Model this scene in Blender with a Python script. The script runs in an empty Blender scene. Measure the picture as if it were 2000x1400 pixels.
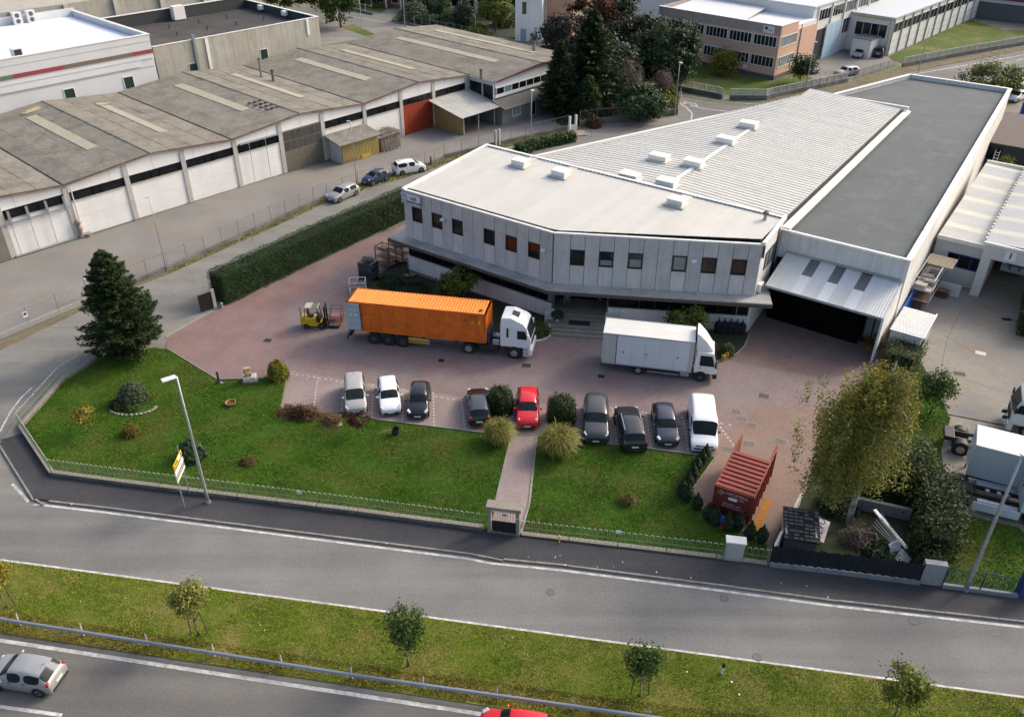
import bpy, bmesh, math, random
import numpy as np
from mathutils import Vector, Matrix, geometry
PI = math.pi
R = math.radians
rng = np.random.default_rng(7)
random.seed(7)
SC = bpy.context.scene
COL = SC.collection

# ---------------------------------------------------------------- camera
CAM_H, PITCH, ROLL, FPX = 39.383, R(32.947), R(0.193), 1668.7
cd = bpy.data.cameras.new('camera')
cd.sensor_fit = 'HORIZONTAL'
cd.sensor_width = 36
cd.lens = FPX / 2000 * 36
cd.clip_start = 0.5
cd.clip_end = 4000
cam = bpy.data.objects.new('camera', cd)
COL.objects.link(cam)
cam.matrix_world = Matrix.Translation((0, 0, CAM_H)) @ Matrix.Rotation(PI / 2 - PITCH, 4, 'X') @ Matrix.Rotation(ROLL, 4, 'Z')
SC.camera = cam

# ---------------------------------------------------------------- sky, sun, exposure
SUN_AZ, SUN_EL = R(31), R(33)
w = bpy.data.worlds.new('World')
SC.world = w
w.use_nodes = True
nt = w.node_tree
bg = nt.nodes['Background']
sky = nt.nodes.new('ShaderNodeTexSky')
sky.sky_type = 'NISHITA'
sky.sun_disc = False
sky.sun_elevation = SUN_EL
sky.sun_rotation = PI / 2 - SUN_AZ
sky.air_density = 1.0
sky.dust_density = 5.5
sky.ozone_density = 0.6
nt.links.new(sky.outputs[0], bg.inputs[0])
bg.inputs[1].default_value = 0.15
sl = bpy.data.lights.new('sun', 'SUN')
sl.energy = 1.0
sl.angle = R(10.0)
sl.color = (1.0, 0.955, 0.89)
so = bpy.data.objects.new('sun', sl)
COL.objects.link(so)
sd = Vector((-math.cos(SUN_AZ) * math.cos(SUN_EL), -math.sin(SUN_AZ) * math.cos(SUN_EL), -math.sin(SUN_EL)))
so.rotation_euler = sd.to_track_quat('-Z', 'Y').to_euler()
so.location = (60, 60, 90)
SC.view_settings.view_transform = 'Standard'
SC.view_settings.look = 'None'
SC.view_settings.exposure = 0.84
SC.view_settings.gamma = 1.0
SC.view_settings.use_curve_mapping = False

# ---------------------------------------------------------------- survey: a photo pixel (2000 x 1400) to the place it shows, on the level z
_M = cam.matrix_world.to_3x3()
def at(x, y, z=0.0):
    d = _M @ Vector(((x - 1000) / FPX, -(y - 700) / FPX, -1.0))
    t = (z - CAM_H) / d.z
    return Vector((d.x * t, d.y * t, z))
def ats(pts, z=0.0):
    return [at(x, y, z) for x, y in pts]
class Frame:
    def __init__(s, o, deg):
        s.o = Vector((o[0], o[1], 0)); s.a = R(deg)
    def w(s, a, b, z=0.0):
        c, n = math.cos(s.a), math.sin(s.a)
        return Vector((s.o.x + a * c - b * n, s.o.y + a * n + b * c, z))
    def l(s, x, y, z=0.0):
        v = at(x, y, z) - s.o
        c, n = math.cos(s.a), math.sin(s.a)
        return (v.x * c + v.y * n, -v.x * n + v.y * c)

# ---------------------------------------------------------------- materials
MATS = {}
def _n(t, k, **kw):
    n = t.nodes.new(k)
    for a, b in kw.items(): setattr(n, a, b)
    return n
def _coord(t, kind, rot=0, scale=(1, 1, 1)):
    if kind == 'world':
        g = _n(t, 'ShaderNodeNewGeometry').outputs['Position']
    else:
        g = _n(t, 'ShaderNodeTexCoord').outputs['Object']
    m = _n(t, 'ShaderNodeMapping')
    m.inputs['Rotation'].default_value = (0, 0, rot)
    m.inputs['Scale'].default_value = scale
    t.links.new(g, m.inputs['Vector'])
    return m.outputs[0]
def _noise(t, co, s, d=4.0, rough=.6):
    n = _n(t, 'ShaderNodeTexNoise')
    n.inputs['Scale'].default_value = s
    n.inputs['Detail'].default_value = d
    n.inputs['Roughness'].default_value = rough
    t.links.new(co, n.inputs['Vector'])
    return n.outputs['Fac']
def _ramp(t, f, stops):
    r = _n(t, 'ShaderNodeValToRGB')
    e = r.color_ramp.elements
    while len(e) < len(stops): e.new(.5)
    for i, (p, c) in enumerate(stops):
        e[i].position = p
        e[i].color = (*c, 1) if len(c) == 3 else c
    t.links.new(f, r.inputs[0])
    return r.outputs[0]
def _mix(t, f, a, b, mode='MIX'):
    m = _n(t, 'ShaderNodeMix', data_type='RGBA', blend_type=mode)
    for i, v in ((0, f), (6, a), (7, b)):
        if hasattr(v, 'links') or hasattr(v, 'is_linked'): t.links.new(v, m.inputs[i])
        else: m.inputs[i].default_value = v if i == 0 else ((*v, 1) if len(v) == 3 else v)
    return m.outputs[2]
def newmat(name):
    m = bpy.data.materials.new(name); m.use_nodes = True
    return m, m.node_tree, m.node_tree.nodes['Principled BSDF']
def sc(c, k): return tuple(min(1.0, x * k) for x in c)
def pm(name, c, rough=.8, v=.12, s=4., c2=None, st=0., ss=.35, c3=None, st3=0., s3=1.2, bump=0., bs=30., metal=0., spec=.4, coat=0., co='world', scl=(1, 1, 1), rot=0, streak=0., ov=.05):
    "procedural surface: a fine grain of base colour c, blotches of c2 and patches of c3"
    if name in MATS: return MATS[name]
    m, t, b = newmat(name)
    x = _coord(t, co, rot, scl)
    f = _noise(t, x, s, 6, .65)
    col = _ramp(t, f, [(.25, sc(c, 1 - v)), (.75, sc(c, 1 + v))])
    if c2 is not None:
        g = _ramp(t, _noise(t, x, ss, 5, .6), [(.42, (0, 0, 0)), (.68, (st, st, st))])
        col = _mix(t, g, col, c2)
    if c3 is not None:
        g = _ramp(t, _noise(t, x, s3, 6, .7), [(.5, (0, 0, 0)), (.66, (st3, st3, st3))])
        col = _mix(t, g, col, c3)
    if streak:
        f = _noise(t, _coord(t, co, 0, (2.6, 2.6, .16)), 1.0, 5, .7)
        col = _mix(t, streak, col, _ramp(t, f, [(.34, (.62, .61, .60)), (.56, (1.04, 1.04, 1.04))]), 'MULTIPLY')
    if ov:
        f = _n(t, 'ShaderNodeObjectInfo').outputs['Random']
        col = _mix(t, 1.0, col, _ramp(t, f, [(0, (1 - ov,) * 3), (1, (1 + ov,) * 3)]), 'MULTIPLY')
    t.links.new(col, b.inputs['Base Color'])
    b.inputs['Roughness'].default_value = rough
    b.inputs['Metallic'].default_value = metal
    b.inputs['Specular IOR Level'].default_value = spec
    b.inputs['Coat Weight'].default_value = coat
    b.inputs['Coat Roughness'].default_value = .04
    if bump:
        bn = _n(t, 'ShaderNodeBump'); bn.inputs['Strength'].default_value = bump; bn.inputs['Distance'].default_value = .03
        t.links.new(_noise(t, x, bs, 4, .7), bn.inputs['Height'])
        t.links.new(bn.outputs[0], b.inputs['Normal'])
    MATS[name] = m
    return m
def leafm(name, cols, rough=.55, spec=.3):
    "leaf material: every leaf picks a tone of its own"
    if name in MATS: return MATS[name]
    m, t, b = newmat(name)
    g = _n(t, 'ShaderNodeNewGeometry').outputs['Random Per Island']
    n = len(cols)
    col = _ramp(t, g, [(i / max(1, n - 1), c) for i, c in enumerate(cols)])
    t.links.new(col, b.inputs['Base Color'])
    b.inputs['Roughness'].default_value = rough
    b.inputs['Specular IOR Level'].default_value = spec
    tr = _n(t, 'ShaderNodeBsdfTranslucent'); t.links.new(col, tr.inputs['Color'])
    mx = _n(t, 'ShaderNodeMixShader'); mx.inputs[0].default_value = .33
    t.links.new(b.outputs[0], mx.inputs[1]); t.links.new(tr.outputs[0], mx.inputs[2]); t.links.new(mx.outputs[0], t.nodes['Material Output'].inputs['Surface'])
    MATS[name] = m
    return m
def asph(name, c, rot, cracks=.5):
    "worn tarmac: fine stone grain, patches, wheel tracks along the road and a few cracks"
    m, t, b = newmat(name)
    x = _coord(t, 'world')
    col = _ramp(t, _noise(t, x, 26, 3, .8), [(.3, sc(c, .72)), (.5, c), (.72, sc(c, 1.22))])
    col = _mix(t, 1.0, col, _ramp(t, _noise(t, x, 6.5, 5, .95), [(.36, (.8, .8, .8)), (.64, (1.16, 1.16, 1.15))]), 'MULTIPLY')
    col = _mix(t, .75, col, _ramp(t, _noise(t, x, .11, 6, .6), [(.36, (.72, .73, .76)), (.62, (1.08, 1.07, 1.04))]), 'MULTIPLY')
    col = _mix(t, .6, col, _ramp(t, _noise(t, _coord(t, 'world', rot, (.035, .8, 1)), 1.0, 4, .55), [(.38, (.78, .78, .8)), (.62, (1.06, 1.06, 1.05))]), 'MULTIPLY')
    v = _n(t, 'ShaderNodeTexVoronoi', feature='DISTANCE_TO_EDGE'); v.inputs['Scale'].default_value = .16
    d = _n(t, 'ShaderNodeVectorMath', operation='ADD'); ns = _n(t, 'ShaderNodeTexNoise'); ns.inputs['Scale'].default_value = .9; ns.inputs['Detail'].default_value = 5
    t.links.new(x, ns.inputs['Vector']); t.links.new(x, d.inputs[0]); t.links.new(ns.outputs['Color'], d.inputs[1]); t.links.new(d.outputs[0], v.inputs['Vector'])
    col = _mix(t, cracks, col, _ramp(t, v.outputs['Distance'], [(.0, (.45, .45, .45)), (.006, (1, 1, 1))]), 'MULTIPLY')
    t.links.new(col, b.inputs['Base Color']); b.inputs['Roughness'].default_value = .92; b.inputs['Specular IOR Level'].default_value = .25
    MATS[name] = m
    return m
def bladem(name, cols, dry, amt, s, lo=.5):
    "grass blades: a tone of its own for each blade, drier in patches"
    m, t, b = newmat(name); x = _coord(t, 'world'); n = len(cols)
    col = _ramp(t, _noise(t, x, 1.1, 5, .7), [(.28 + .44 * i / (n - 1), c) for i, c in enumerate(cols)])
    col = _mix(t, _ramp(t, _noise(t, x, s, 6, .68), [(lo, (0, 0, 0)), (lo + .17, (amt, amt, amt))]), col, dry)
    g = _n(t, 'ShaderNodeNewGeometry').outputs['Random Per Island']
    col = _mix(t, 1.0, col, _ramp(t, g, [(0, (.72, .72, .72)), (1, (1.22, 1.22, 1.18))]), 'MULTIPLY')
    t.links.new(col, b.inputs['Base Color']); b.inputs['Roughness'].default_value = .7; b.inputs['Specular IOR Level'].default_value = .15
    MATS[name] = m
    return m
def glass(name, c=(.012, .016, .02), rough=.06, v=.5, s=.7):
    return pm(name, c, rough=rough, v=v, s=s, spec=.3)
def paint(name, c, rough=.25, metal=.0, v=.05):
    return pm(name, c, rough=rough, v=v, s=2.2, spec=.5, coat=.5, metal=metal, co='obj')
def pavers(name, ca, cb, cc, rot=0.0, w=.30, h=.15, mort=(.085, .072, .07), k=1.0):
    m, t, b = newmat(name)
    x = _coord(t, 'world', rot)
    br = _n(t, 'ShaderNodeTexBrick')
    t.links.new(x, br.inputs['Vector'])
    br.inputs['Scale'].default_value = 1
    br.inputs['Brick Width'].default_value = w
    br.inputs['Row Height'].default_value = h
    br.inputs['Mortar Size'].default_value = .016
    br.inputs['Mortar Smooth'].default_value = .3
    br.inputs['Color1'].default_value = (*ca, 1)
    br.inputs['Color2'].default_value = (*cb, 1)
    br.inputs['Mortar'].default_value = (*mort, 1)
    big = _ramp(t, _noise(t, _coord(t, 'world', .3), .16, 5, .6), [(.4, (0, 0, 0)), (.64, (.75, .75, .75))])
    col = _mix(t, big, br.outputs['Color'], cc)
    f = _ramp(t, _noise(t, x, 5, 6, .7), [(.3, (.8, .8, .8)), (.7, (1.16, 1.16, 1.16))])
    col = _mix(t, .8, col, f, 'MULTIPLY')
    st = _ramp(t, _noise(t, _coord(t, 'world', 1.1), .45, 6, .65), [(.35, (.72, .72, .74)), (.6, (1, 1, 1))])
    col = _mix(t, .6, col, st, 'MULTIPLY')
    t.links.new(col, b.inputs['Base Color'])
    b.inputs['Roughness'].default_value = .85
    bn = _n(t, 'ShaderNodeBump'); bn.inputs['Strength'].default_value = .5; bn.inputs['Distance'].default_value = .01
    t.links.new(br.outputs['Fac'], bn.inputs['Height']); bn.invert = True
    t.links.new(bn.outputs[0], b.inputs['Normal'])
    MATS[name] = m
    return m
def grassm(name, g1, g2, dry, amt, sdry=.25):
    m, t, b = newmat(name)
    x = _coord(t, 'world')
    a = _ramp(t, _noise(t, x, 2.2, 8, .75), [(.3, sc(g1, .6)), (.5, g1), (.72, g2)])
    d = _ramp(t, _noise(t, x, sdry, 7, .68), [(.47, (0, 0, 0)), (.66, (amt, amt, amt))])
    col = _mix(t, d, a, dry)
    f = _ramp(t, _noise(t, x, 18, 5, .8), [(.3, (.62, .62, .62)), (.72, (1.3, 1.3, 1.2))])
    col = _mix(t, 1.0, col, f, 'MULTIPLY')
    t.links.new(col, b.inputs['Base Color'])
    b.inputs['Roughness'].default_value = .9
    b.inputs['Specular IOR Level'].default_value = .15
    bn = _n(t, 'ShaderNodeBump'); bn.inputs['Strength'].default_value = .9; bn.inputs['Distance'].default_value = .08
    t.links.new(_noise(t, x, 14, 6, .75), bn.inputs['Height'])
    t.links.new(bn.outputs[0], b.inputs['Normal'])
    MATS[name] = m
    return m

# ---------------------------------------------------------------- mesh helpers
def mesh_obj(name, v, f, m=None, parent=None, smooth=False):
    me = bpy.data.meshes.new(name)
    me.from_pydata([tuple(p) for p in v], [], f)
    if smooth: me.polygons.foreach_set('use_smooth', [True] * len(me.polygons))
    if m: me.materials.append(m)
    o = bpy.data.objects.new(name, me)
    COL.objects.link(o)
    if parent: o.parent = parent
    return o
class MB:
    def __init__(s, o=(0, 0, 0)):
        s.v = []; s.f = []; s.o = Vector(o)
    def add(s, v, f):
        k = len(s.v); s.v += [Vector(p) for p in v]; s.f += [[i + k for i in q] for q in f]; return s
    def box(s, x0, x1, y0, y1, z0, z1):
        return s.add([(x0, y0, z0), (x1, y0, z0), (x1, y1, z0), (x0, y1, z0), (x0, y0, z1), (x1, y0, z1), (x1, y1, z1), (x0, y1, z1)],
                     [(0, 3, 2, 1), (4, 5, 6, 7), (0, 1, 5, 4), (1, 2, 6, 5), (2, 3, 7, 6), (3, 0, 4, 7)])
    def obox(s, c, size, rz=0, rx=0, ry=0):
        m = Matrix.Translation(c) @ Matrix.Rotation(rz, 4, 'Z') @ Matrix.Rotation(ry, 4, 'Y') @ Matrix.Rotation(rx, 4, 'X')
        x, y, z = [q / 2 for q in size]
        k = MB().box(-x, x, -y, y, -z, z)
        return s.add([m @ p for p in k.v], k.f)
    def bar(s, a, b, wd, th):
        "a board from a to b, wd wide (level), th thick"
        a, b = Vector(a), Vector(b); d = (b - a)
        n = d.normalized(); side = n.cross(Vector((0, 0, 1)))
        if side.length < 1e-4: side = Vector((1, 0, 0))
        side = side.normalized() * wd / 2; u = side.cross(n).normalized() * th / 2
        return s.add([a - side - u, a + side - u, a + side + u, a - side + u, b - side - u, b + side - u, b + side + u, b - side + u],
                     [(0, 1, 2, 3), (7, 6, 5, 4), (0, 4, 5, 1), (1, 5, 6, 2), (2, 6, 7, 3), (3, 7, 4, 0)])
    def prism(s, poly, z0, z1):
        n = len(poly); p = [(q[0], q[1]) for q in poly]
        ar = sum(p[i][0] * p[(i + 1) % n][1] - p[(i + 1) % n][0] * p[i][1] for i in range(n))
        if ar < 0: p = p[::-1]
        tr = geometry.tessellate_polygon([[Vector((q[0], q[1], 0)) for q in p]])
        k = len(s.v)
        s.v += [Vector((q[0], q[1], z0)) for q in p] + [Vector((q[0], q[1], z1)) for q in p]
        for a, b, c in tr:
            nz = (p[b][0] - p[a][0]) * (p[c][1] - p[a][1]) - (p[b][1] - p[a][1]) * (p[c][0] - p[a][0])
            if nz < 0: b, c = c, b
            s.f.append([k + n + a, k + n + b, k + n + c]); s.f.append([k + a, k + c, k + b])
        for i in range(n):
            j = (i + 1) % n
            s.f.append([k + i, k + j, k + n + j, k + n + i])
        return s
    def quad(s, *p): return s.add(p, [tuple(range(len(p)))])
    def tube(s, pts, r, n=6, cap=True):
        pts = [Vector(p) for p in pts]; m = len(pts)
        rs = r if isinstance(r, (list, tuple)) else [r] * m
        k = len(s.v)
        for i, p in enumerate(pts):
            d = (pts[min(i + 1, m - 1)] - pts[max(i - 1, 0)]).normalized()
            u = d.cross(Vector((0, 0, 1)))
            if u.length < 1e-3: u = Vector((1, 0, 0))
            u.normalize(); v = d.cross(u)
            for j in range(n):
                a = 2 * PI * j / n
                s.v.append(p + (u * math.cos(a) + v * math.sin(a)) * rs[i])
        for i in range(m - 1):
            for j in range(n):
                q = (j + 1) % n
                s.f.append([k + i * n + j, k + i * n + q, k + (i + 1) * n + q, k + (i + 1) * n + j])
        if cap:
            s.f.append([k + j for j in range(n)][::-1]); s.f.append([k + (m - 1) * n + j for j in range(n)])
        return s
    def lathe(s, c, prof, n=12, axis='z'):
        k = len(s.v); c = Vector(c); m = len(prof)
        for r, h in prof:
            for j in range(n):
                a = 2 * PI * j / n
                p = (r * math.cos(a), r * math.sin(a), h)
                if axis == 'y': p = (p[0], p[2], p[1])
                elif axis == 'x': p = (p[2], p[0], p[1])
                s.v.append(c + Vector(p))
        for i in range(m - 1):
            for j in range(n):
                q = (j + 1) % n
                s.f.append([k + i * n + j, k + i * n + q, k + (i + 1) * n + q, k + (i + 1) * n + j])
        s.f.append([k + j for j in range(n)][::-1]); s.f.append([k + (m - 1) * n + j for j in range(n)])
        return s
    def ell(s, c, r, n=10, m=6):
        prof = [(max(.02, math.sin(PI * i / m)), -math.cos(PI * i / m)) for i in range(m + 1)]
        k = MB().lathe((0, 0, 0), prof, n)
        return s.add([Vector(c) + Vector((p.x * r[0], p.y * r[1], p.z * r[2])) for p in k.v], k.f)
    def build(s, name, m, parent=None, smooth=False, bev=0., seg=2, jit=0.):
        v = [p - s.o for p in s.v]
        o = mesh_obj(name, v, s.f, m, parent, smooth)
        if bev or jit:
            bm = bmesh.new(); bm.from_mesh(o.data)
            if bev:
                bmesh.ops.bevel(bm, geom=list(bm.edges), offset=bev, segments=seg, profile=.6, affect='EDGES', clamp_overlap=True)
            if jit:
                for q in bm.verts: q.co += Vector((random.gauss(0, jit), random.gauss(0, jit), random.gauss(0, jit)))
            bm.to_mesh(o.data); bm.free()
        return o
def T(name, label, cat, loc=(0, 0, 0), rz=0., group=None):
    o = bpy.data.objects.new(name, None); o.empty_display_size = .3
    COL.objects.link(o); o.location = loc; o.rotation_euler = (0, 0, rz)
    return tag(o, label, cat, group)
def tag(o, label, cat, group=None):
    o['label'] = label; o['category'] = cat
    if group: o['group'] = group
    return o
def struct(o, kind='structure'):
    o['kind'] = kind
    return o
def dup(src, parent=None, **kw):
    o = src.copy(); COL.objects.link(o)
    if parent: o.parent = parent
    for k, v in kw.items(): setattr(o, k, v)
    return o
def dup_tree(src, loc, rz, label, group=None, sca=None):
    r = src.copy(); COL.objects.link(r); r.location = loc; r.rotation_euler = (0, 0, rz); r['label'] = label
    if sca: r.scale = (sca, sca, sca)
    if group: r['group'] = group
    for c in list(src.children):
        d = dup(c, r)
        for g in list(c.children): dup(g, d)
    return r
def sheet(name, poly, z, m, px=True, th=0.0):
    p = ats(poly, z) if px else [Vector((q[0], q[1], z)) for q in poly]
    if th:
        b = MB().prism([(q.x, q.y) for q in p], z - th, z)
        return struct(b.build(name, m))
    tr = geometry.tessellate_polygon([p])
    f = []
    for a, b, c in tr:
        nz = (p[b].x - p[a].x) * (p[c].y - p[a].y) - (p[b].y - p[a].y) * (p[c].x - p[a].x)
        f.append((a, b, c) if nz > 0 else (a, c, b))
    return struct(mesh_obj(name, p, f, m))
def along(pts, step):
    "points every step along a polyline, with the heading there"
    out = []; carry = 0.0
    for a, b in zip(pts[:-1], pts[1:]):
        d = b - a; L = d.length; n = d / L; s = carry
        while s <= L + 1e-6:
            out.append((a + n * s, math.atan2(n.y, n.x))); s += step
        carry = s - L
    return out
def strip(name, pts, wd, z, m, kind=None):
    "a painted line along world points"
    v = []; f = []
    for i, p in enumerate(pts):
        d = (pts[min(i + 1, len(pts) - 1)] - pts[max(i - 1, 0)]); d.z = 0; d.normalize()
        s = Vector((-d.y, d.x, 0)) * wd / 2
        v += [Vector((p.x, p.y, z)) - s, Vector((p.x, p.y, z)) + s]
    for i in range(len(pts) - 1): f.append((2 * i, 2 * i + 2, 2 * i + 3, 2 * i + 1))
    return struct(mesh_obj(name, v, f, m))
def inpoly(px, py, poly):
    n = len(poly); r = np.zeros(len(px), bool)
    for i in range(n):
        x0, y0 = poly[i][0], poly[i][1]; x1, y1 = poly[(i + 1) % n][0], poly[(i + 1) % n][1]
        if y0 == y1: continue
        c = ((y0 > py) != (y1 > py)) & (px < (x1 - x0) * (py - y0) / (y1 - y0) + x0)
        r ^= c
    return r
def fast_mesh(name, V, nper, m, parent=None, smooth=False):
    "V: (n, nper, 3) array, one face per row"
    n = len(V); me = bpy.data.meshes.new(name)
    me.vertices.add(n * nper); me.vertices.foreach_set('co', np.ascontiguousarray(V, dtype=np.float32).ravel())
    me.loops.add(n * nper); me.loops.foreach_set('vertex_index', np.arange(n * nper, dtype=np.int32))
    me.polygons.add(n); me.polygons.foreach_set('loop_start', np.arange(0, n * nper, nper, dtype=np.int32))
    me.update(calc_edges=True)
    me.materials.append(m)
    o = bpy.data.objects.new(name, me); COL.objects.link(o)
    if parent: o.parent = parent
    return o
def unit(a): return a / np.maximum(1e-9, np.linalg.norm(a, axis=1, keepdims=True))
def leaf_quads(P, size, out=None, up=.35, asp=.6, droop=0.):
    "rhombic leaves at points P, facing roughly outward"
    n = len(P); nr = rng.normal(size=(n, 3))
    if out is not None: nr = unit(nr) * .8 + unit(out) * .9
    nr[:, 2] += up; nr = unit(nr)
    t = rng.normal(size=(n, 3)); t[:, 2] -= droop
    t = unit(t - nr * (t * nr).sum(1, keepdims=True)); b = np.cross(nr, t)
    s = (size * rng.uniform(.6, 1.35, (n, 1)))
    return np.stack([P - t * s, P + b * s * asp, P + t * s, P - b * s * asp], 1)
def clumps(n, c, r, k, spread, flat=1.0, seed=None, top=0.0, hollow=.55):
    "n points in k clumps spread over an ellipsoid of radii r at c; outward vectors too"
    g = rng if seed is None else np.random.default_rng(seed)
    d = unit(g.normal(size=(k, 3))); rad = g.uniform(hollow, 1.0, (k, 1)) ** .6
    cen = d * rad * np.array(r)
    wt = g.uniform(.5, 1.5, k); wt /= wt.sum()
    ix = g.choice(k, n, p=wt)
    off = g.normal(size=(n, 3)) * spread * g.uniform(.6, 1.3, (k, 1))[ix]
    off[:, 2] *= flat
    p = cen[ix] + off
    return p + np.array(c), unit(p / np.array(r)) + unit(off) * .6
# ---------------------------------------------------------------- lettering
def text(body, size, m, parent, loc, rot, name='lettering', ext=.004, sx=1.0, bold=0.0, align='CENTER'):
    c = bpy.data.curves.new(name, 'FONT'); c.body = body; c.size = size; c.extrude = ext; c.align_x = align; c.align_y = 'CENTER'; c.resolution_u = 2; c.offset = bold
    o = bpy.data.objects.new(name, c); COL.objects.link(o)
    dg = bpy.context.evaluated_depsgraph_get(); me = bpy.data.meshes.new_from_object(o.evaluated_get(dg))
    bpy.data.objects.remove(o); bpy.data.curves.remove(c)
    me.materials.clear(); me.materials.append(m)
    q = bpy.data.objects.new(name, me); COL.objects.link(q); q.parent = parent; q.location = loc; q.rotation_euler = rot; q.scale = (sx, 1, 1)
    return q
# ================================================================ the ground
m_earth = pm('earth', (.16, .15, .12), v=.3, s=.6, c2=(.07, .10, .03), st=.9, ss=.03, bump=.3)
m_asph = asph('asphalt_main', (.20, .197, .188), R(7.5), .12)
m_asph2 = asph('asphalt_street', (.225, .218, .20), R(-40), .5)
m_asphd = asph('asphalt_footway', (.064, .064, .069), R(7), .3)
m_asphw = asph('asphalt_highway', (.158, .152, .142), R(8.5), .1)
m_gravel = pm('yard_gravel', (.225, .215, .20), rough=.95, v=.25, s=5, c2=(.155, .15, .145), st=.7, ss=.14, c3=(.24, .19, .13), st3=.55, s3=.22, bump=.5, bs=30)
m_conc = pm('concrete_yard', (.225, .21, .18), rough=.85, v=.2, s=3, c2=(.13, .128, .13), st=.9, ss=.09, c3=(.25, .17, .09), st3=.6, s3=.22, bump=.15)
m_kerb = pm('kerb_stone', (.27, .255, .22), rough=.9, v=.3, s=6, c2=(.12, .11, .09), st=.6, ss=1.2, bump=.4)
m_white = pm('road_paint', (.60, .595, .56), rough=.8, v=.15, s=6, c2=(.25, .245, .235), st=.9, ss=2.2, c3=(.3, .29, .28), st3=.7, s3=.5)
m_dirt = pm('roadside_dirt', (.165, .125, .08), rough=1, v=.35, s=3, c2=(.07, .085, .03), st=.9, ss=.5, bump=.5)
m_soil = pm('bed_soil', (.03, .032, .018), rough=1, v=.4, s=3, c2=(.022, .04, .009), st=.9, ss=.5, bump=.6)
m_pave = pavers('yard_pavers', (.30, .195, .18), (.225, .165, .158), (.205, .175, .172), rot=.18)
m_pavel = pavers('parking_pavers', (.36, .255, .23), (.27, .215, .20), (.30, .25, .232), rot=.12)
m_pavep = pavers('path_pavers', (.36, .26, .24), (.29, .235, .22), (.30, .25, .235), rot=.12, w=.2, h=.1)
m_paved = pavers('drive_pavers', (.25, .155, .13), (.195, .13, .115), (.21, .14, .12), rot=-.6)
m_paveo = pavers('skip_bay_pavers', (.265, .168, .122), (.225, .155, .125), (.235, .165, .135), rot=.2)
m_paver = pavers('entry_pavers', (.29, .168, .15), (.235, .152, .143), (.225, .158, .152), rot=-.35)
m_lawn = grassm('lawn_turf', (.05, .115, .010), (.08, .17, .014), (.14, .115, .032), .6)
m_verge = grassm('verge_turf', (.12, .16, .018), (.18, .22, .03), (.28, .22, .08), .85, .33)
m_lawn2 = grassm('far_turf', (.075, .125, .02), (.11, .165, .025), (.24, .19, .10), .8, .12)

struct(mesh_obj('ground', [(-900, -60, -.04), (900, -60, -.04), (900, 1600, -.04), (-900, 1600, -.04)], [(0, 1, 2, 3)], m_earth))

def ext(a, b, l, r):
    d = (b - a).normalized(); return a - d * l, b + d * r
# the dual carriageway at the bottom
ha, hb = ext(at(0, 1236), at(700, 1341), 60, 60)
sheet('highway', [ha, hb, hb + Vector((0, -18, 0)), ha + Vector((0, -18, 0))], 0.0, m_asphw, px=False)
# the slip road
ra, rb = ext(at(25, 1098), at(2000, 1363), 70, 40)
KERB = ats([(-60, 790), (0, 868), (26, 910), (64, 971), (72, 976), (203, 991), (700, 1054), (914, 1081), (960, 1090), (1093, 1103), (1400, 1142), (1607, 1170), (2000, 1214)])
KERB.append(KERB[-1] + (KERB[-1] - KERB[-2]).normalized() * 30)
sheet('slip_road', [ra, rb] + [Vector((KERB[-1].x, KERB[-1].y, 0))] + KERB[::-1][1:-4] + [at(40, 985), at(-300, 960)] , 0.004, m_asph, px=False)
sheet('side_street', [(-300, 1010), (-300, 800), (-120, 722), (0, 672), (180, 592), (330, 535), (560, 432), (640, 394), (700, 374), (830, 334), (1000, 285), (1100, 261), (1200, 238), (1325, 224),
      (1420, 215), (1420, 300), (1100, 330), (800, 430), (430, 600), (330, 660), (300, 720), (110, 790), (60, 860), (72, 976), (60, 1000)], 0.0, m_asph2)
sheet('grass_verge', [Vector((ra.x, ra.y, 0)), Vector((rb.x, rb.y, 0)), hb, ha], 0.03, m_verge, px=False)
# lines
def seg(a, b, n=12): return [a.lerp(b, i / n) for i in range(n + 1)]
strip('edge_line', seg(*ext(at(0, 1250), at(700, 1357), 30, 60)), .24, .006, m_white)
strip('lane_line', seg(at(-60, 1371), at(121, 1396), 3), .2, .006, m_white)
strip('verge_line', seg(*ext(at(25, 1096), at(2000, 1361), 30, 30), 30), .15, .010, m_white)
strip('kerb_line', [p + Vector((0, -.42, 0)) for p in KERB[4:-1]], .17, .010, m_white)
strip('corner_line', ats([(0, 842), (20, 805), (40, 778), (62, 757)]), .13, .006, m_white)
strip('junction_line', ats([(24, 945), (40, 962), (56, 980)]), .2, .010, m_white)
# pavement and kerb
WALL = ats([(-2, 800), (38.6, 839), (103, 932), (240, 951), (700, 1008), (948, 1041), (1015, 1050), (1400, 1095), (1500, 1109), (1600, 1120), (2000, 1168), (2150, 1187)])
KP = [p for p in KERB]
pv = sheet('pavement', [KP[1]] + KP[2:] + [Vector((WALL[-1].x + 12, WALL[-1].y - 1, 0))] + WALL[::-1][:-1], .125, m_asphd, px=False, th=.16)
kb = MB().box(0, .98, -.13, .0, -.05, .135).build('kerb_stone', m_kerb, pv, bev=.015)
first = True
for p, h in along(KERB[1:], 1.0):
    o = kb if first else dup(kb, pv)
    first = False
    o.location = (p.x, p.y, random.uniform(-.006, .008)); o.rotation_euler = (0, 0, h)
# pale worn tarmac at the pavement's corner
sheet('worn_tarmac', [(2, 858), (30, 822), (40, 838), (46, 845)], .131, m_asph2)
# yard of the warehouse
sheet('warehouse_yard', [(-220, 610), (0, 515), (155, 467), (470, 366), (636, 318), (788, 264), (905, 232), (970, 240), (1100, 205), (1100, 245), (1000, 270), (830, 321), (640, 384), (560, 421), (330, 522), (180, 578), (0, 650), (-250, 760)], .005, m_gravel)
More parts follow.
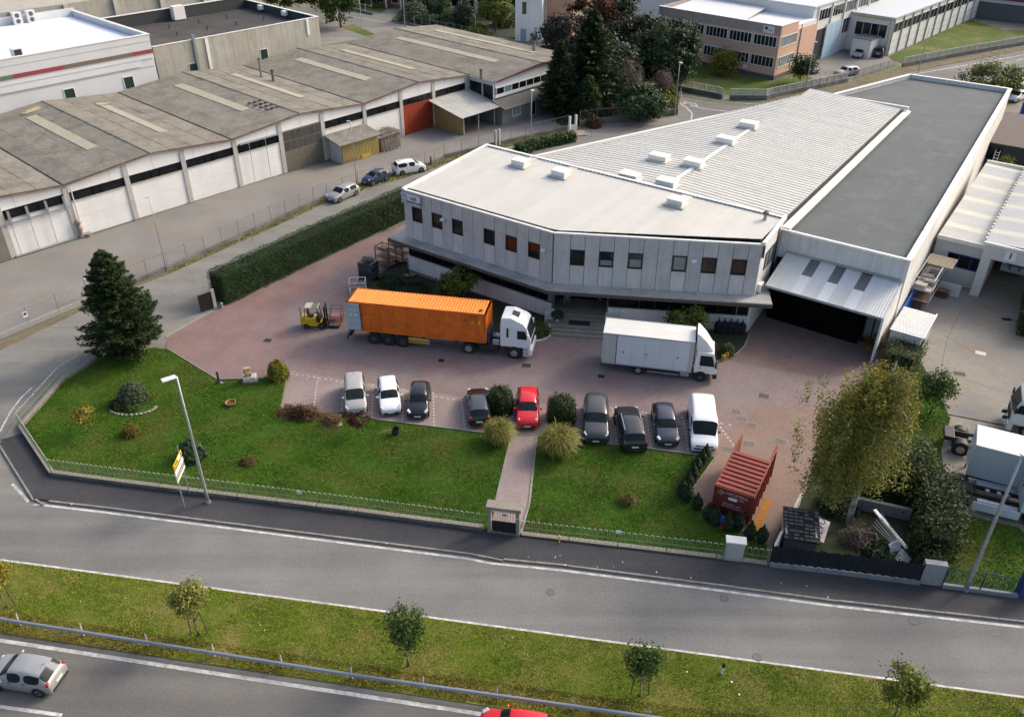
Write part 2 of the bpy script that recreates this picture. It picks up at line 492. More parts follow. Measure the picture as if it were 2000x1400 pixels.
# brick yard of the works
SIDE = [(325, 655), (418, 606), (440, 596), (640, 500), (785, 440)]
sheet('brick_yard', SIDE + [(830, 430), (1100, 560), (1470, 590), (1560, 560), (1780, 560), (1790, 700), (1700, 760), (1620, 800), (1575, 960), (1500, 1064), (1372, 994), (1352, 955), (1397, 893), (1240, 873), (1130, 862), (1048, 850), (985, 852), (950, 846), (740, 820), (672, 806), (546, 806), (562, 722), (510, 741), (425, 743), (325, 682)], .008, m_pave)
sheet('parking_strip', [(566, 722), (700, 745), (900, 775), (1150, 795), (1300, 812), (1395, 838), (1392, 892), (1240, 872.5), (1130, 861), (1048, 849), (985, 851.5), (950, 845.5), (740, 819.5), (672, 805.5), (547, 805.5)], .012, m_pavel)
sheet('entry_apron', [(326, 656), (419, 606), (436, 599), (640, 501), (780, 444), (700, 500), (560, 600), (566, 690), (512, 738), (426, 741), (326, 681)], .012, m_paver)
sheet('works_driveway', [(1402, 700), (1450, 670), (1470, 610), (1500, 590), (1780, 600), (1720, 700), (1640, 736), (1570, 732)], .012, m_paved)
sheet('skip_bay', [(1400, 865), (1480, 790), (1610, 800), (1575, 955), (1500, 1062), (1374, 993), (1355, 955), (1398, 893)], .013, m_paveo)
sheet('garden_path', [(997, 852), (1050, 850), (1033, 985), (1010, 1046), (956, 1040), (968, 985)], .118, m_pavep, th=.1)
sheet('front_lawn', [(325, 683), (425, 744), (510, 742), (561, 724), (545, 808), (672, 808), (740, 822), (950, 848), (985, 854), (996, 858), (966, 986), (950, 1038), (700, 1005), (240, 949), (105, 930), (42, 838), (122, 745), (215, 690), (300, 680)], .10, m_lawn, th=.1)
sheet('side_lawn', [(1050, 856), (1130, 864), (1240, 875), (1397, 895), (1352, 956), (1370, 996), (1498, 1066), (1494, 1106), (1400, 1092), (1020, 1048), (1034, 985)], .10, m_lawn, th=.1)
LAWN1 = ats([(325, 683), (425, 744), (510, 742), (561, 724), (545, 808), (672, 808), (740, 822), (950, 848), (985, 854), (996, 858), (966, 986), (950, 1038), (700, 1005), (240, 949), (105, 930), (42, 838), (122, 745), (215, 690), (300, 680)])
LAWN2 = ats([(1050, 856), (1130, 864), (1240, 875), (1397, 895), (1352, 956), (1370, 996), (1498, 1066), (1494, 1106), (1400, 1092), (1020, 1048), (1034, 985)])
# kerbs of the lawns
def edging(name, px, wd=.1, z=.13, m=None, pxs=True, sub=None):
    pts = ats(px) if pxs else px
    b = MB()
    for a, c in zip(pts[:-1], pts[1:]):
        b.bar(Vector((a.x, a.y, z - .07)), Vector((c.x, c.y, z - .07)), wd, .14)
    return struct(b.build(name, m or m_kerb))
edging('lawn_kerb', [(325, 681), (425, 742), (512, 740)])
edging('parking_kerb', [(672, 807), (740, 821), (950, 847), (994, 855)])
edging('parking_kerb', [(1050, 853), (1130, 863), (1240, 874), (1397, 894), (1354, 955)])
edging('path_kerb', [(1048, 856), (1034, 985), (1017, 1046)], .14, .17)
edging('path_kerb', [(997, 858), (967, 985)], .1, .15)
edging('gate_threshold', [(323, 658), (417, 606)], .35, .03)
# parking bay marks: rows of pale stones set in the pavers
m_mark = pm('pale_sett', (.50, .46, .42), v=.15, s=6)
st = MB().box(-.1, .1, -.05, .05, 0, .006)
bay = struct(mesh_obj('bay_marking', [(0, 0, .0)], []))
sm = st.build('pale_sett', m_mark, bay)
fst = [True]
def setts(a, b, step=.42):
    for p, h in along([at(*a), at(*b)], step):
        o = sm if fst[0] else dup(sm, bay)
        fst[0] = False
        o.location = (p.x, p.y, .0125); o.rotation_euler = (0, 0, h)
setts((570, 730), (900, 782), .5)
for a, b in [((621, 738), (612, 803)), ((673, 745), (668, 800)), ((729, 752), (726, 818)), ((788, 762), (786, 826)), ((846, 768), (848, 832)), ((901, 778), (908, 838))]: setts(a, b)
for a, b in [((1197, 800), (1205, 868)), ((1262, 806), (1272, 876)), ((1334, 815), (1345, 886)), ((1398, 822), (1440, 880))]: setts(a, b)
setts((1150, 790), (1430, 830), .6)
# right hand side: strip lawn, concrete yard
sheet('hedge_strip', [(1790, 690), (1850, 800), (1852, 830), (1838, 880), (1850, 960), (1850, 1040), (1840, 1150), (1500, 1112), (1510, 1060), (1575, 960), (1640, 800), (1700, 720)], .09, m_soil, th=.09)
sheet('strip_lawn', [(1795, 715), (1856, 818), (1838, 872), (1828, 925), (1760, 930), (1735, 800)], .095, m_lawn)
sheet('corner_lawn', [(1862, 1000), (1990, 1030), (2020, 1060), (2030, 1165), (1840, 1145), (1842, 1060)], .05, m_lawn, th=.05)
sheet('concrete_yard', [(1800, 560), (1840, 505), (1910, 470), (2250, 560), (2250, 880), (1992, 838), (1840, 808), (1792, 715)], .010, m_conc)
sheet('truck_park', [(1840, 806), (1992, 836), (2250, 878), (2250, 1130), (2010, 1060), (1862, 1002), (1835, 930), (1840, 870)], .010, pm('truck_park_gravel', (.26, .235, .19), v=.3, s=3, c2=(.14, .135, .125), st=.8, ss=.3, bump=.5))
m_joint = pm('joint', (.07, .065, .06), v=.2)
for a in [((1842, 555), (2010, 640)), ((1795, 713), (1990, 775)), ((1880, 600), (1850, 660)), ((1850, 660), (1838, 720)), ((1845, 655), (1905, 690))]:
    strip('expansion_joint', ats(a), .035, .0145, m_joint)
# road-side verges
for q in [[(180, 592), (330, 535), (560, 432), (640, 394), (640, 386), (560, 423), (330, 525), (182, 581)], [(640, 394), (700, 374), (830, 336), (870, 318), (1000, 284), (1200, 238), (1322, 226), (1325, 220), (1200, 229), (1000, 271), (830, 323), (700, 362), (640, 386)]]:
    sheet('roadside_verge', q, .02, m_dirt)
sheet('roadside_verge', [(0, 672), (185, 590), (182, 596), (0, 684)], .006, m_dirt)
# ================================================================ the works building
m_panel = pm('aggregate_panel', (.50, .495, .485), rough=.9, v=.2, s=9, c2=(.34, .34, .345), st=.55, ss=.5, c3=(.58, .57, .55), st3=.4, s3=.9, bump=.4, bs=50, streak=.22, ov=.05)
m_panelp = pm('aggregate_panel_pale', (.56, .545, .53), rough=.9, v=.14, s=9, c2=(.34, .335, .335), st=.4, ss=.6, bump=.3, bs=50, streak=.25, ov=.05)
m_plaster = pm('white_plaster', (.66, .655, .63), rough=.85, v=.05, s=3, c2=(.50, .49, .46), st=.5, ss=.5, streak=.4)
m_cap = pm('white_metal', (.74, .735, .71), rough=.45, v=.04, s=3, c2=(.58, .57, .53), st=.4, ss=.7)
m_roofw = pm('cream_roof_sheet', (.53, .52, .475), rough=.5, v=.05, s=2, c2=(.48, .465, .415), st=.6, ss=.35, scl=(1, 1, 1), c3=(.46, .45, .40), st3=.4, s3=1.0, ov=.035)
m_roofr = pm('ribbed_roof_sheet', (.58, .565, .515), rough=.5, v=.06, s=2.4, c2=(.54, .53, .48), st=.6, ss=.25, c3=(.44, .43, .37), st3=.45, s3=.9, ov=.05)
m_felt = pm('grey_felt', (.108, .123, .125), rough=.95, v=.10, s=5, c2=(.09, .102, .105), st=.7, ss=.22, c3=(.15, .163, .163), st3=.5, s3=.5, bump=.2, ov=.035)
m_black = pm('black_gutter', (.012, .012, .012), rough=.8)
m_frame = pm('dark_window_frame', (.018, .015, .014), rough=.5)
m_brown = pm('brown_fascia', (.085, .068, .062), rough=.7, v=.2, s=3)
m_slab = pm('concrete_ledge', (.40, .39, .35), rough=.9, v=.16, s=3, c2=(.19, .185, .165), st=.7, ss=.5, c3=(.42, .41, .38), st3=.4, s3=.8)
m_glass = glass('window_glass')
m_glassd = glass('dark_glass', (.006, .006, .007), rough=.12)
m_glassb = pm('pale_glass', (.20, .24, .25), rough=.1, v=.1, s=2)  # opaque pane in a pale grey-blue
m_glasso = pm('orange_blind_glass', (.11, .024, .010), rough=.12, v=.3, s=2)
m_glassn = pm('brown_blind_glass', (.045, .034, .027), rough=.12, v=.3, s=2)
m_core = pm('building_core', (.03, .03, .03))
m_galv = pm('galvanised', (.36, .38, .40), rough=.45, v=.12, s=5, metal=.5)
m_step = pm('step_stone', (.21, .195, .165), rough=.9, v=.25, s=5, c2=(.11, .10, .09), st=.5, ss=.8)
MF = Frame(at(788, 368, 8.6), -34.9)
works = T('works_building', 'white roofed works building with grey panelled office front and long flat roofed annex', 'building', (MF.o.x, MF.o.y, 0), MF.a)
C2A = R(27.7)
class Fac:
    "a facade line in its building's frame: s along, d outward, z up"
    def __init__(s, ox, oy, ang): s.ox, s.oy, s.c, s.n, s.ang = ox, oy, math.cos(ang), math.sin(ang), ang
    def p(s, u, d, z): return Vector((s.ox + u * s.c + d * s.n, s.oy + u * s.n - d * s.c, z))
    def box(s, mb, u0, u1, d0, d1, z0, z1):
        return mb.add([s.p(u0, d1, z0), s.p(u1, d1, z0), s.p(u1, d0, z0), s.p(u0, d0, z0), s.p(u0, d1, z1), s.p(u1, d1, z1), s.p(u1, d0, z1), s.p(u0, d0, z1)],
                      [(0, 3, 2, 1), (4, 5, 6, 7), (0, 1, 5, 4), (1, 2, 6, 5), (2, 3, 7, 6), (3, 0, 4, 7)])
FA = Fac(0, 0, 0); FB = Fac(17.04, 0, C2A)
def window(fc, u0, u1, z0, z1, par, mf, mp, fw=.11, d=.0, rec=.07, name='window', mull=0, blind=None, op=False):
    "a framed window: frame is the part, pane and mullion its sub-parts"
    if not op: rec = min(rec, d - .012)
    b = MB()
    fc.box(b, u0, u1, d - rec - .05, d + .03, z1 - fw, z1); fc.box(b, u0, u1, d - rec - .05, d + .03, z0, z0 + fw)
    fc.box(b, u0, u0 + fw, d - rec - .05, d + .03, z0 + fw, z1 - fw); fc.box(b, u1 - fw, u1, d - rec - .05, d + .03, z0 + fw, z1 - fw)
    w_ = b.build(name, mf, par)
    zl = z0 + fw
    if blind:
        k = MB(); zb = zl + (z1 - z0 - 2 * fw) * blind[1]
        fc.box(k, u0 + fw, u1 - fw, d - rec - .02, d - rec, zl, zb); k.build('blind', blind[0], w_); zl = zb
    p = MB(); fc.box(p, u0 + fw, u1 - fw, d - rec - .02, d - rec, zl, z1 - fw); p.build('pane', mp, w_)
    for i in range(mull):
        x = u0 + (u1 - u0) * (i + 1) / (mull + 1); k = MB(); fc.box(k, x - .03, x + .03, d - rec + .002, d + .02, z0 + fw, z1 - fw); k.build('mullion', mf, w_)
    return w_
# cores
rb0 = (-.2, 13.8); rb1 = (32.3, 13.5)
MB().prism([(.12, .12), (17.0, .12), (32.4, 8.2), rb1, rb0], 3.4, 8.35).build('upper_storey_core', m_core, works)
e0 = FB.p(.3, -.3, 0); e1 = FB.p(.3, -2.6, 0); e2 = FB.p(5.1, -2.6, 0); e3 = FB.p(5.1, -.3, 0); e4 = FB.p(17.4, -.3, 0)
MB().prism([(.3, .3), (e0.x, e0.y), (e1.x, e1.y), (e2.x, e2.y), (e3.x, e3.y), (e4.x, e4.y), (32.2, 13.4), (.2, 13.6)], 0, 3.39).build('ground_storey_core', m_core, works)
# upper panels and windows
def panels(fc, joints, wins):
    for u0, u1 in zip(joints[:-1], joints[1:]):
        wz = [x for x in wins if abs(x[0] - u0) < .3]
        z = [(3.64, 8.42)] if not wz else [(3.64, 5.56), (7.05, 8.42)]
        for i, (a, c) in enumerate(z):
            b = MB(); dd = random.uniform(-.004, .006)
            fc.box(b, u0 + .02, u1 - .02, -.2, .08 + dd, a, c)
            b.build('wall_panel', m_panelp if (wz and i == 0) else m_panel, works)
        for x in wz:
            window(fc, u0 - .0, u1 + .0, 5.56, 7.05, works, m_frame, x[1], d=.09, fw=.12, blind=x[2], op=True)
ja = [0.0] + [1.0 + 1.225 * i for i in range(13)] + [17.0]
panels(FA, ja, [(1.0, m_glass, None), (3.45, m_glassn, (m_glass, .3)), (5.9, m_glass, (m_glassn, .4)), (9.55, m_glass, None), (12.0, m_glasso, None), (14.5, m_glasso, (m_glass, .4))])
jb = [0.03, 1.5] + [1.5 + 1.253 * i for i in range(1, 13)] + [17.6]
panels(FB, jb, [(1.5, m_glass, None), (4.0, m_glass, (m_glassb, .4)), (6.5, m_glass, (m_glassb, .6)), (10.25, m_glassb, None), (12.76, m_glassn, None), (15.27, m_glassn, None)])
# plinth, ribbon windows
b = MB(); FA.box(b, 0.0, 17.02, -.29, .0, 0, 1.5); b.build('plinth_wall', m_plaster, works)
b = MB(); FB.box(b, 5.1, 17.6, -.29, .0, 0, 1.5); b.build('plinth_wall', m_plaster, works)
def ribbon(fc, u0, u1, n, z0=1.51, z1=3.3):
    st_ = (u1 - u0) / n
    for i in range(n):
        window(fc, u0 + st_ * i, u0 + st_ * (i + 1) - .004, z0, z1, works, m_frame, m_glassd, fw=.05, d=-.2, rec=.04, name='ribbon_window', op=True)
ribbon(FA, .1, 17.0, 12)
ribbon(FB, 5.1, 17.5, 9)
# ledge all round
od = 1.35
fo = (17.04 + .0 + math.tan(C2A / 2) * od * .0 - .0, -od)
tanh = math.tan(C2A / 2)
pf = (17.04 + od * tanh, -od)
pr = FB.p(19.0, od, 0); pr2 = FB.p(19.0, -2.6, 0)
led = [(-1.35, -1.3), pf, (pr.x, pr.y), (pr2.x, pr2.y), (16, 8), (4, 6.0), (-1.35, 6.0)]
MB().prism(led, 3.42, 3.63).build('ledge', m_slab, works)
b = MB()
for a, c in (((-1.36, 6.0), (-1.36, -1.31)), ((-1.36, -1.31), (pf[0], pf[1] - .01)), ((pf[0], pf[1] - .01), (pr.x + .01, pr.y - .005)), ((pr.x + .01, pr.y), (pr2.x + .01, pr2.y))):
    b.bar((a[0], a[1], 3.37), (c[0], c[1], 3.37), .06, .30)
b.build('ledge_fascia', m_brown, works)
# entrance
def fb(name, m, *a, par=None, bev=0): b = MB(); FB.box(b, *a); return b.build(name, m, par or works, bev=bev)
fb('entrance_floor', m_step, .3, 5.1, -2.6, .35, .5, .80)
fb('step', m_step, .4, 5.0, .35, .75, .36, .64, bev=.01)
fb('landing', m_step, -.2, 5.0, .75, 2.15, .20, .48)
fb('step', m_step, -.5, 5.0, 2.15, 2.6, .05, .32, bev=.01)
fb('step', m_step, -.9, 5.0, 2.6, 3.1, .0, .16, bev=.01)
fb('doormat', pm('doormat_rubber', (.014, .015, .022), v=.3, s=20), 1.7, 3.6, .95, 1.75, .481, .50)
window(FB, .4, 2.2, .82, 3.3, works, m_frame, m_glassd, fw=.07, d=-2.5, name='entrance_door', op=True)
window(FB, 2.2, 3.9, .82, 3.3, works, m_frame, m_glassd, fw=.07, d=-2.5, name='entrance_door', op=True)
window(FB, 3.9, 5.05, .82, 3.3, works, m_frame, m_glass, fw=.07, d=-2.5, name='entrance_window', op=True)
fb('entrance_jamb', m_brown, .1, .3, -.3, .0, .8, 3.4); fb('entrance_jamb', m_brown, 4.95, 5.09, -.3, .0, .8, 3.4)
fb('pier', pm('grey_pier', (.14, .13, .12), v=.2), -.35, .1, -.28, -.02, 1.76, 3.4)
fb('planter_wall', m_plaster, -.5, .35, .0, 1.0, 0, 1.05); fb('planter_wall', m_plaster, 4.9, 5.7, .02, .9, 0, 1.05)
# front block roof: sheets with a raised seam, gutter, caps
def front(a): return 0.0 if a < 17.04 else (a - 17.04) * math.tan(C2A)
b = MB()
FA.box(b, -.05, 17.06, -.78, -.12, 8.3, 8.40); FB.box(b, -.02, 17.6, -.78, -.12, 8.3, 8.40)
b.build('gutter', m_black, works)
b = MB(); FA.box(b, -.12, 17.04, -.13, .12, 8.425, 8.56); FB.box(b, .0, 17.72, -.13, .12, 8.425, 8.56); b.build('parapet_cap', m_cap, works)
A_ = np.arange(-.0, 32.2, .95)
for i, a0 in enumerate(A_):
    a1 = min(a0 + .95, 32.3)
    f0, f1 = front(a0) + (.62 if a0 < 17 else .72), front(a1) + (.62 if a1 < 17 else .72)
    k = lambda a, bb, up=0.: Vector((a, bb, 8.46 + .42 * (bb / 13.7) + up))
    q = MB(); e = .05
    top = [k(a0, f0), k(a0 + e, f0, .010), k(a0 + 2 * e, f0), k(a1, f1), k(a1, 13.6), k(a0 + 2 * e, 13.6), k(a0 + e, 13.6, .010), k(a0, 13.6)]
    q.add(top, [(0, 1, 6, 7), (1, 2, 5, 6), (2, 3, 4, 5)])
    bt = [p - Vector((0, 0, .06)) for p in top]
    q.add([top[0], top[1], top[2], top[3], bt[3], bt[0]], [(5, 4, 3, 2, 1, 0)])
    q.build('roof_sheet', m_roofw, works)
b = MB(); b.bar((-.0, -.1, 8.56), (-.25, 13.9, 8.95), .28, .22); b.build('verge_cap', m_cap, works)
b = MB(); b.bar((-.25, 13.75, 8.98), (32.5, 13.6, 8.98), .34, .07); b.build('ridge_cap', m_cap, works)
b = MB()
for i in range(70): b.box(.1 + i * .46, .1 + i * .46 + .3, 13.50, 13.56, 8.86, 8.93)
o = b.build('ridge_closure', pm('dirty_foam', (.09, .085, .07)), works); o['kind'] = 'stuff'
# right side wall of the front block
WR = Fac(32.62, 8.2, R(94))
b = MB(); WR.box(b, 0, 6.2, -.25, .0, 0, 8.42); b.build('side_wall', m_plaster, works)
b = MB(); b.bar((32.72, 8.1, 8.58), (32.4, 13.9, 8.9), .3, .3); b.build('verge_cap', m_cap, works)
window(WR, 1.6, 4.0, 5.4, 7.0, works, m_frame, m_glassb, d=.03, mull=1)
b = MB(); WR.box(b, .3, 3.9, .02, .16, 7.35, 8.3); b.build('side_sign', m_cap, works)
b = MB(); WR.box(b, .12, .3, .0, .2, 7.2, 8.38); b.build('downpipe_head', pm('brown_trim', (.12, .10, .09)), works)
b = MB(); WR.box(b, .5, 1.35, .0, .36, 3.75, 4.5)
ac = b.build('air_conditioner', m_cap, works, bev=.03)
b = MB(); WR.box(b, .6, 1.1, .36, .372, 3.85, 4.4); b.build('fan_grille', pm('grille_grey', (.10, .10, .10)), ac)
# shed roof
ZS = 7.95
S0 = (4.0, 13.9); S1 = MF.l(1603, 186, ZS); S2 = MF.l(1764, 209, ZS); S3 = (MF.l(1532, 434, ZS)[0], 13.75)
SX = min(S2[0], S3[0])
def leftb(bb): t = (bb - S0[1]) / (S1[1] - S0[1]); return S0[0] + t * (S1[0] - S0[0])
RID = 20.2
def shz(a): return ZS + .55 - abs(a - RID) * .045
MB().prism([(S0[0] + .3, 13.9), (S1[0] + .3, S1[1] - .1), (SX - .1, S1[1] - .1), (SX - .1, 13.9)], 0, 7.2).build('shed_core', m_plaster, works)
nb = 68; db = (S1[1] - 13.9) / nb
for i in range(nb):
    b0 = 13.9 + i * db; b1 = b0 + db; c = .76 * db
    prof = [(b0, 0), (b0 + c, 0), (b0 + c + .05 * db, .055), (b1 - .06 * db, .055), (b1, 0)]
    q = MB(); al = leftb(b0)
    for side in ((al, min(RID, SX)), (RID, SX)):
        if side[1] - side[0] < .2: continue
        v = []
        for a in side:
            for bb, u in prof: v.append((a, bb, shz(a) + u))
        n = len(prof)
        q.add(v, [(j, n + j, n + j + 1, j + 1) for j in range(n - 1)])
        q.add([(side[1], bb, shz(side[1]) + u) for bb, u in prof] + [(side[1], b1, shz(side[1]) - .08), (side[1], b0, shz(side[1]) - .08)], [(5, 4, 3, 2, 1, 0, 6)[::-1]])
    q.build('roof_sheet', m_roofr, works)
b = MB(); b.bar((RID, 13.9, ZS + .64), (RID, 37.5, ZS + .64), .42, .05); b.build('ridge_flashing', m_cap, works)
b = MB(); b.bar((S0[0] - .1, 13.8, ZS + .05), (S1[0] - .1, S1[1], ZS + .1), .35, .5); b.build('verge_cap', m_cap, works)
b = MB(); b.bar((S1[0] - .2, S1[1] + .15, ZS + .1), (SX + .8, S1[1] + .15, ZS + .1), .3, .4); b.build('verge_cap', m_cap, works)
b = MB().box(SX, SX + .38, 13.7, S1[1], ZS - .6, ZS - .22); b.build('valley_gutter', m_black, works)
# roof lights
def rooflight(a, bb, z, w_=1.5, l_=1.15):
    o = MB().box(a - w_ / 2 - .25, a + w_ / 2 + .25, bb - l_ / 2 - .25, bb + l_ / 2 + .25, z - .05, z + .07).build('rooflight', m_roofw, works)
    MB().box(a - w_ / 2, a + w_ / 2, bb - l_ / 2, bb + l_ / 2, z + .07, z + .5).build('upstand', m_cap, o, bev=.02)
    MB().box(a - w_ / 2 - .06, a + w_ / 2 + .06, bb - l_ / 2 - .06, bb + l_ / 2 + .06, z + .5, z + .6).build('dome', pm('rooflight_dome', (.74, .72, .64), rough=.35, v=.03), o, bev=.03)
for p in [(1017, 320), (1095, 340), (1322, 396)]:
    a, bb = MF.l(*p, 9.0); rooflight(a, bb, 8.86)
    MB().box(a - .5, a + .5, bb + .9, 13.5, 8.84, 8.93).build('flashing', m_roofw, works)
for p in [(1230, 345), (1288, 308), (1355, 322), (1302, 361), (1418, 277), (1462, 247)]:
    a, bb = MF.l(*p, 8.6); rooflight(a, bb, shz(a) + .06, 1.9, 1.2)
a, bb = MF.l(1494, 428, 8.9)
v_ = MB().lathe((a, bb, 0), [(.16, 8.8), (.16, 9.4)], 10).build('roof_vent', m_galv, works)
MB().lathe((a, bb, 0), [(.28, 9.4), (.26, 9.55), (.05, 9.68)], 10).build('cowl', pm('rust_cowl', (.14, .11, .09)), v_)
# annex: walls, parapet, felt strips
ZA = 7.6
aFL = MF.l(1545, 452, ZA); aFR = MF.l(1775, 508, ZA); aBR = MF.l(1973, 174, ZA); aBL = MF.l(1778, 146, ZA); aIN = (SX + .55, S1[1] + .4)
ANX = [(SX + .5, aFL[1]), aFR, aBR, aBL, (S1[0] + .2, S1[1] + .4), (SX + .5, S1[1] + .4)]
fr = 14.45
MB().prism([(SX + .6, fr + .2), (aFR[0] - .2, fr + .2), (aBR[0] - .2, aBR[1] - .2), (aBL[0] + .1, aBL[1] - .2), (S1[0] + .4, S1[1] + .5), (SX + .6, S1[1] + .5)], 5.0, 7.1).build('annex_roof_deck', m_felt, works)
pts = ANX
b = MB()
for i in (1, 2, 3):
    a, c = pts[i], pts[(i + 1) % 6]; b.bar((a[0], a[1], 6.0), (c[0], c[1], 6.0), .34, 2.95)
b.bar((SX + .5, aFL[1] + .15, 6.2), (aFR[0] - .18, aFR[1] + .15, 6.2), .3, 2.5)
b.build('annex_wall', m_plaster, works)
b = MB()
b.bar((aFR[0], aFR[1] + .2, 2.26), (aBR[0], aBR[1], 2.26), .3, 4.5); b.bar((aBR[0], aBR[1], 2.26), (aBL[0], aBL[1], 2.26), .3, 4.5)
b.build('annex_lower_wall', m_plaster, works)
b = MB()
b.bar((SX + .2, aFL[1], ZA), (aFR[0] + .2, aFR[1], ZA), .3, .12)
b.build('parapet_cap', m_cap, works)
n = 9
for i in range(n):
    p = [Vector((aFR[0] + (aBR[0] - aFR[0]) * t, aFR[1] + .2 + (aBR[1] - aFR[1]) * t, ZA + .005)) for t in (i / n, (i + 1) / n - .002)]
    MB().bar(p[0], p[1], .5, .12).build('parapet_cap', m_cap, works)
b = MB(); b.bar((aBR[0], aBR[1], ZA), (aBL[0], aBL[1], ZA), .4, .12); b.bar((aBL[0], aBL[1], ZA), (S1[0] + .2, S1[1] + .4, ZA), .4, .12); b.build('parapet_cap', m_cap, works)
b = MB(); b.bar((SX + .75, 14.3, ZA + .06), (SX + .75, S1[1] + .3, ZA + .06), .75, .2); b.build('valley_cap', m_cap, works)
xs = np.linspace(SX + 1.15, aFR[0] - .25, 10)
for i in range(9):
    x0, x1 = xs[i], xs[i + 1] - .015
    cut = sorted([fr + .2, fr + 8 + random.uniform(-3, 3), fr + 20 + random.uniform(-3, 3), fr + 32 + random.uniform(-3, 3), S1[1] + 3.0])
    for c0, c1 in zip(cut[:-1], cut[1:]):
        def lim(x, bb): return min(x, aFR[0] + (aBR[0] - aFR[0]) * (bb - aFR[1]) / (aBR[1] - aFR[1]) - .2)
        zz = 7.104 + random.uniform(0, .012)
        MB().prism([(lim(x0, c0), c0), (lim(x1, c0), c0), (lim(x1, c1 - .015), c1 - .015), (lim(x0, c1 - .015), c1 - .015)], 7.05, zz).build('felt_strip', m_felt, works)
# yard canopy of the annex
cf, zf, zb_ = 9.55, 4.2, 5.55
CX0, CX1 = 33.0, aFR[0] - .15
nsh = 22
m_can = pm('canopy_sheet', (.62, .63, .61), rough=.5, v=.04, s=2, c2=(.50, .50, .47), st=.5, ss=.5)
m_cansky = pm('translucent_sheet', (.13, .135, .14), rough=.4, v=.3, s=6)
m_canpale = pm('pale_sheet', (.74, .75, .74), rough=.45, v=.03)
for i in range(nsh):
    a0 = CX0 + (CX1 - CX0) * i / nsh; a1 = CX0 + (CX1 - CX0) * (i + 1) / nsh; d = (a1 - a0)
    def strip_(b0, b1, m):
        z = lambda bb: zf + (zb_ - zf) * (bb - cf) / (fr - cf)
        q = MB(); n_ = 4
        pr_ = [(0, 0), (.18, .022), (.32, .022), (.5, 0), (.68, .022), (.82, .022), (1, 0)]
        v = [(a0 + d * t, b0, z(b0) + u) for t, u in pr_] + [(a0 + d * t, b1, z(b1) + u) for t, u in pr_]
        q.add(v, [(j, j + 1, 8 + j, 7 + j) for j in range(6)])
        q.add([(a0 + d * t, b0, z(b0) + u) for t, u in pr_] + [(a1, b0, z(b0) - .02), (a0, b0, z(b0) - .02)], [(0, 8, 7, 6, 5, 4, 3, 2, 1)])
        q.build('canopy_sheet', m, works)
    if i in (5, 6, 10, 11, 15, 16):
        strip_(cf, cf + 2.4, m_canpale); strip_(cf + 2.4, fr, m_cansky)
    else: strip_(cf, fr, m_can)
b = MB(); b.bar((CX0, cf + .05, zf - .12), (CX1, cf + .05, zf - .12), .12, .16); b.build('canopy_gutter', m_galv, works)
b = MB(); b.bar((CX0, fr - .15, zb_ + .12), (CX1, fr - .15, zb_ + .12), .5, .14); b.build('flashing', m_galv, works)
b = MB()
b.add([(CX1 + .02, cf, 0), (CX1 + .02, fr, 0), (CX1 + .02, fr, zb_), (CX1 + .02, cf, zf), (CX1 + .2, cf, 0), (CX1 + .2, fr, 0), (CX1 + .2, fr, zb_ + .02), (CX1 + .2, cf, zf + .02)],
      [(0, 1, 2, 3), (7, 6, 5, 4), (0, 3, 7, 4), (3, 2, 6, 7), (1, 5, 6, 2)])
b.build('canopy_end_wall', m_plaster, works)
# dark goods entrance under the canopy
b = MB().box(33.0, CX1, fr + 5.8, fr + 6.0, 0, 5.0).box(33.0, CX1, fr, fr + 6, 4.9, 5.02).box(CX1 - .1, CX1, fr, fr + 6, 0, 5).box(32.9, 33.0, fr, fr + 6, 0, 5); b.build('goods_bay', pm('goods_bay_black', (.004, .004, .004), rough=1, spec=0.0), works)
MB().box(33.0, CX1 - 1.75, 11.6, 11.75, 0, 4.35).build('dark_opening_panel', pm('opening_black', (.005, .005, .005), rough=1, spec=0.0), works)  # black panel added to paint the dark opening, not a real door
sd_ = MB().box(CX1 - 1.7, CX1 - .1, fr - 2.0, fr - 1.9, 0, 3.3).build('side_door', m_frame, works)
for i in (0, 1): MB().box(CX1 - 1.55 + i * .75, CX1 - .95 + i * .75, fr - 2.02, fr - 2.003, .5, 3.0).build('pane', m_glassb, sd_)
# ================================================================ the long warehouse on the left
m_wh = pm('warehouse_white', (.78, .775, .765), rough=.85, v=.04, s=2, c2=(.62, .61, .585), st=.5, ss=.3, streak=.07, ov=.02)
m_pil = pm('pilaster_concrete', (.46, .45, .42), rough=.9, v=.12, s=4, c2=(.34, .33, .30), st=.5, ss=.6)
m_cem = pm('cement_roof', (.205, .19, .155), rough=.95, v=.28, s=3.5, c2=(.105, .10, .092), st=.85, ss=.42, c3=(.27, .25, .195), st3=.6, s3=1.8, bump=.5, bs=9, ov=.09)
m_cems = pm('roof_translucent', (.36, .335, .255), rough=.8, v=.12, s=3, c2=(.27, .25, .19), st=.5, ss=.8)
m_red = pm('red_trim', (.13, .022, .02), rough=.7, v=.2)
m_wing = glass('warehouse_glass', (.01, .013, .016), rough=.15, v=.7, s=1.3)
m_line = pm('panel_gap', (.42, .41, .40))
WF = Frame(at(155, 466), 47.2)
ware = T('warehouse', 'long white warehouse with weathered saw gable cement roof and red trim', 'building', (WF.o.x, WF.o.y, 0), WF.a)
MOD, ZV, ZR, DEP = 19.85, 6.0, 6.9, 28.8
WA_ = Fac(0, .4, 0); W4 = Fac(0, -5.0, 0)
def wz(a):
    t = (a % MOD) / MOD; return ZV + (ZR - ZV) * (1 - abs(2 * t - 1))
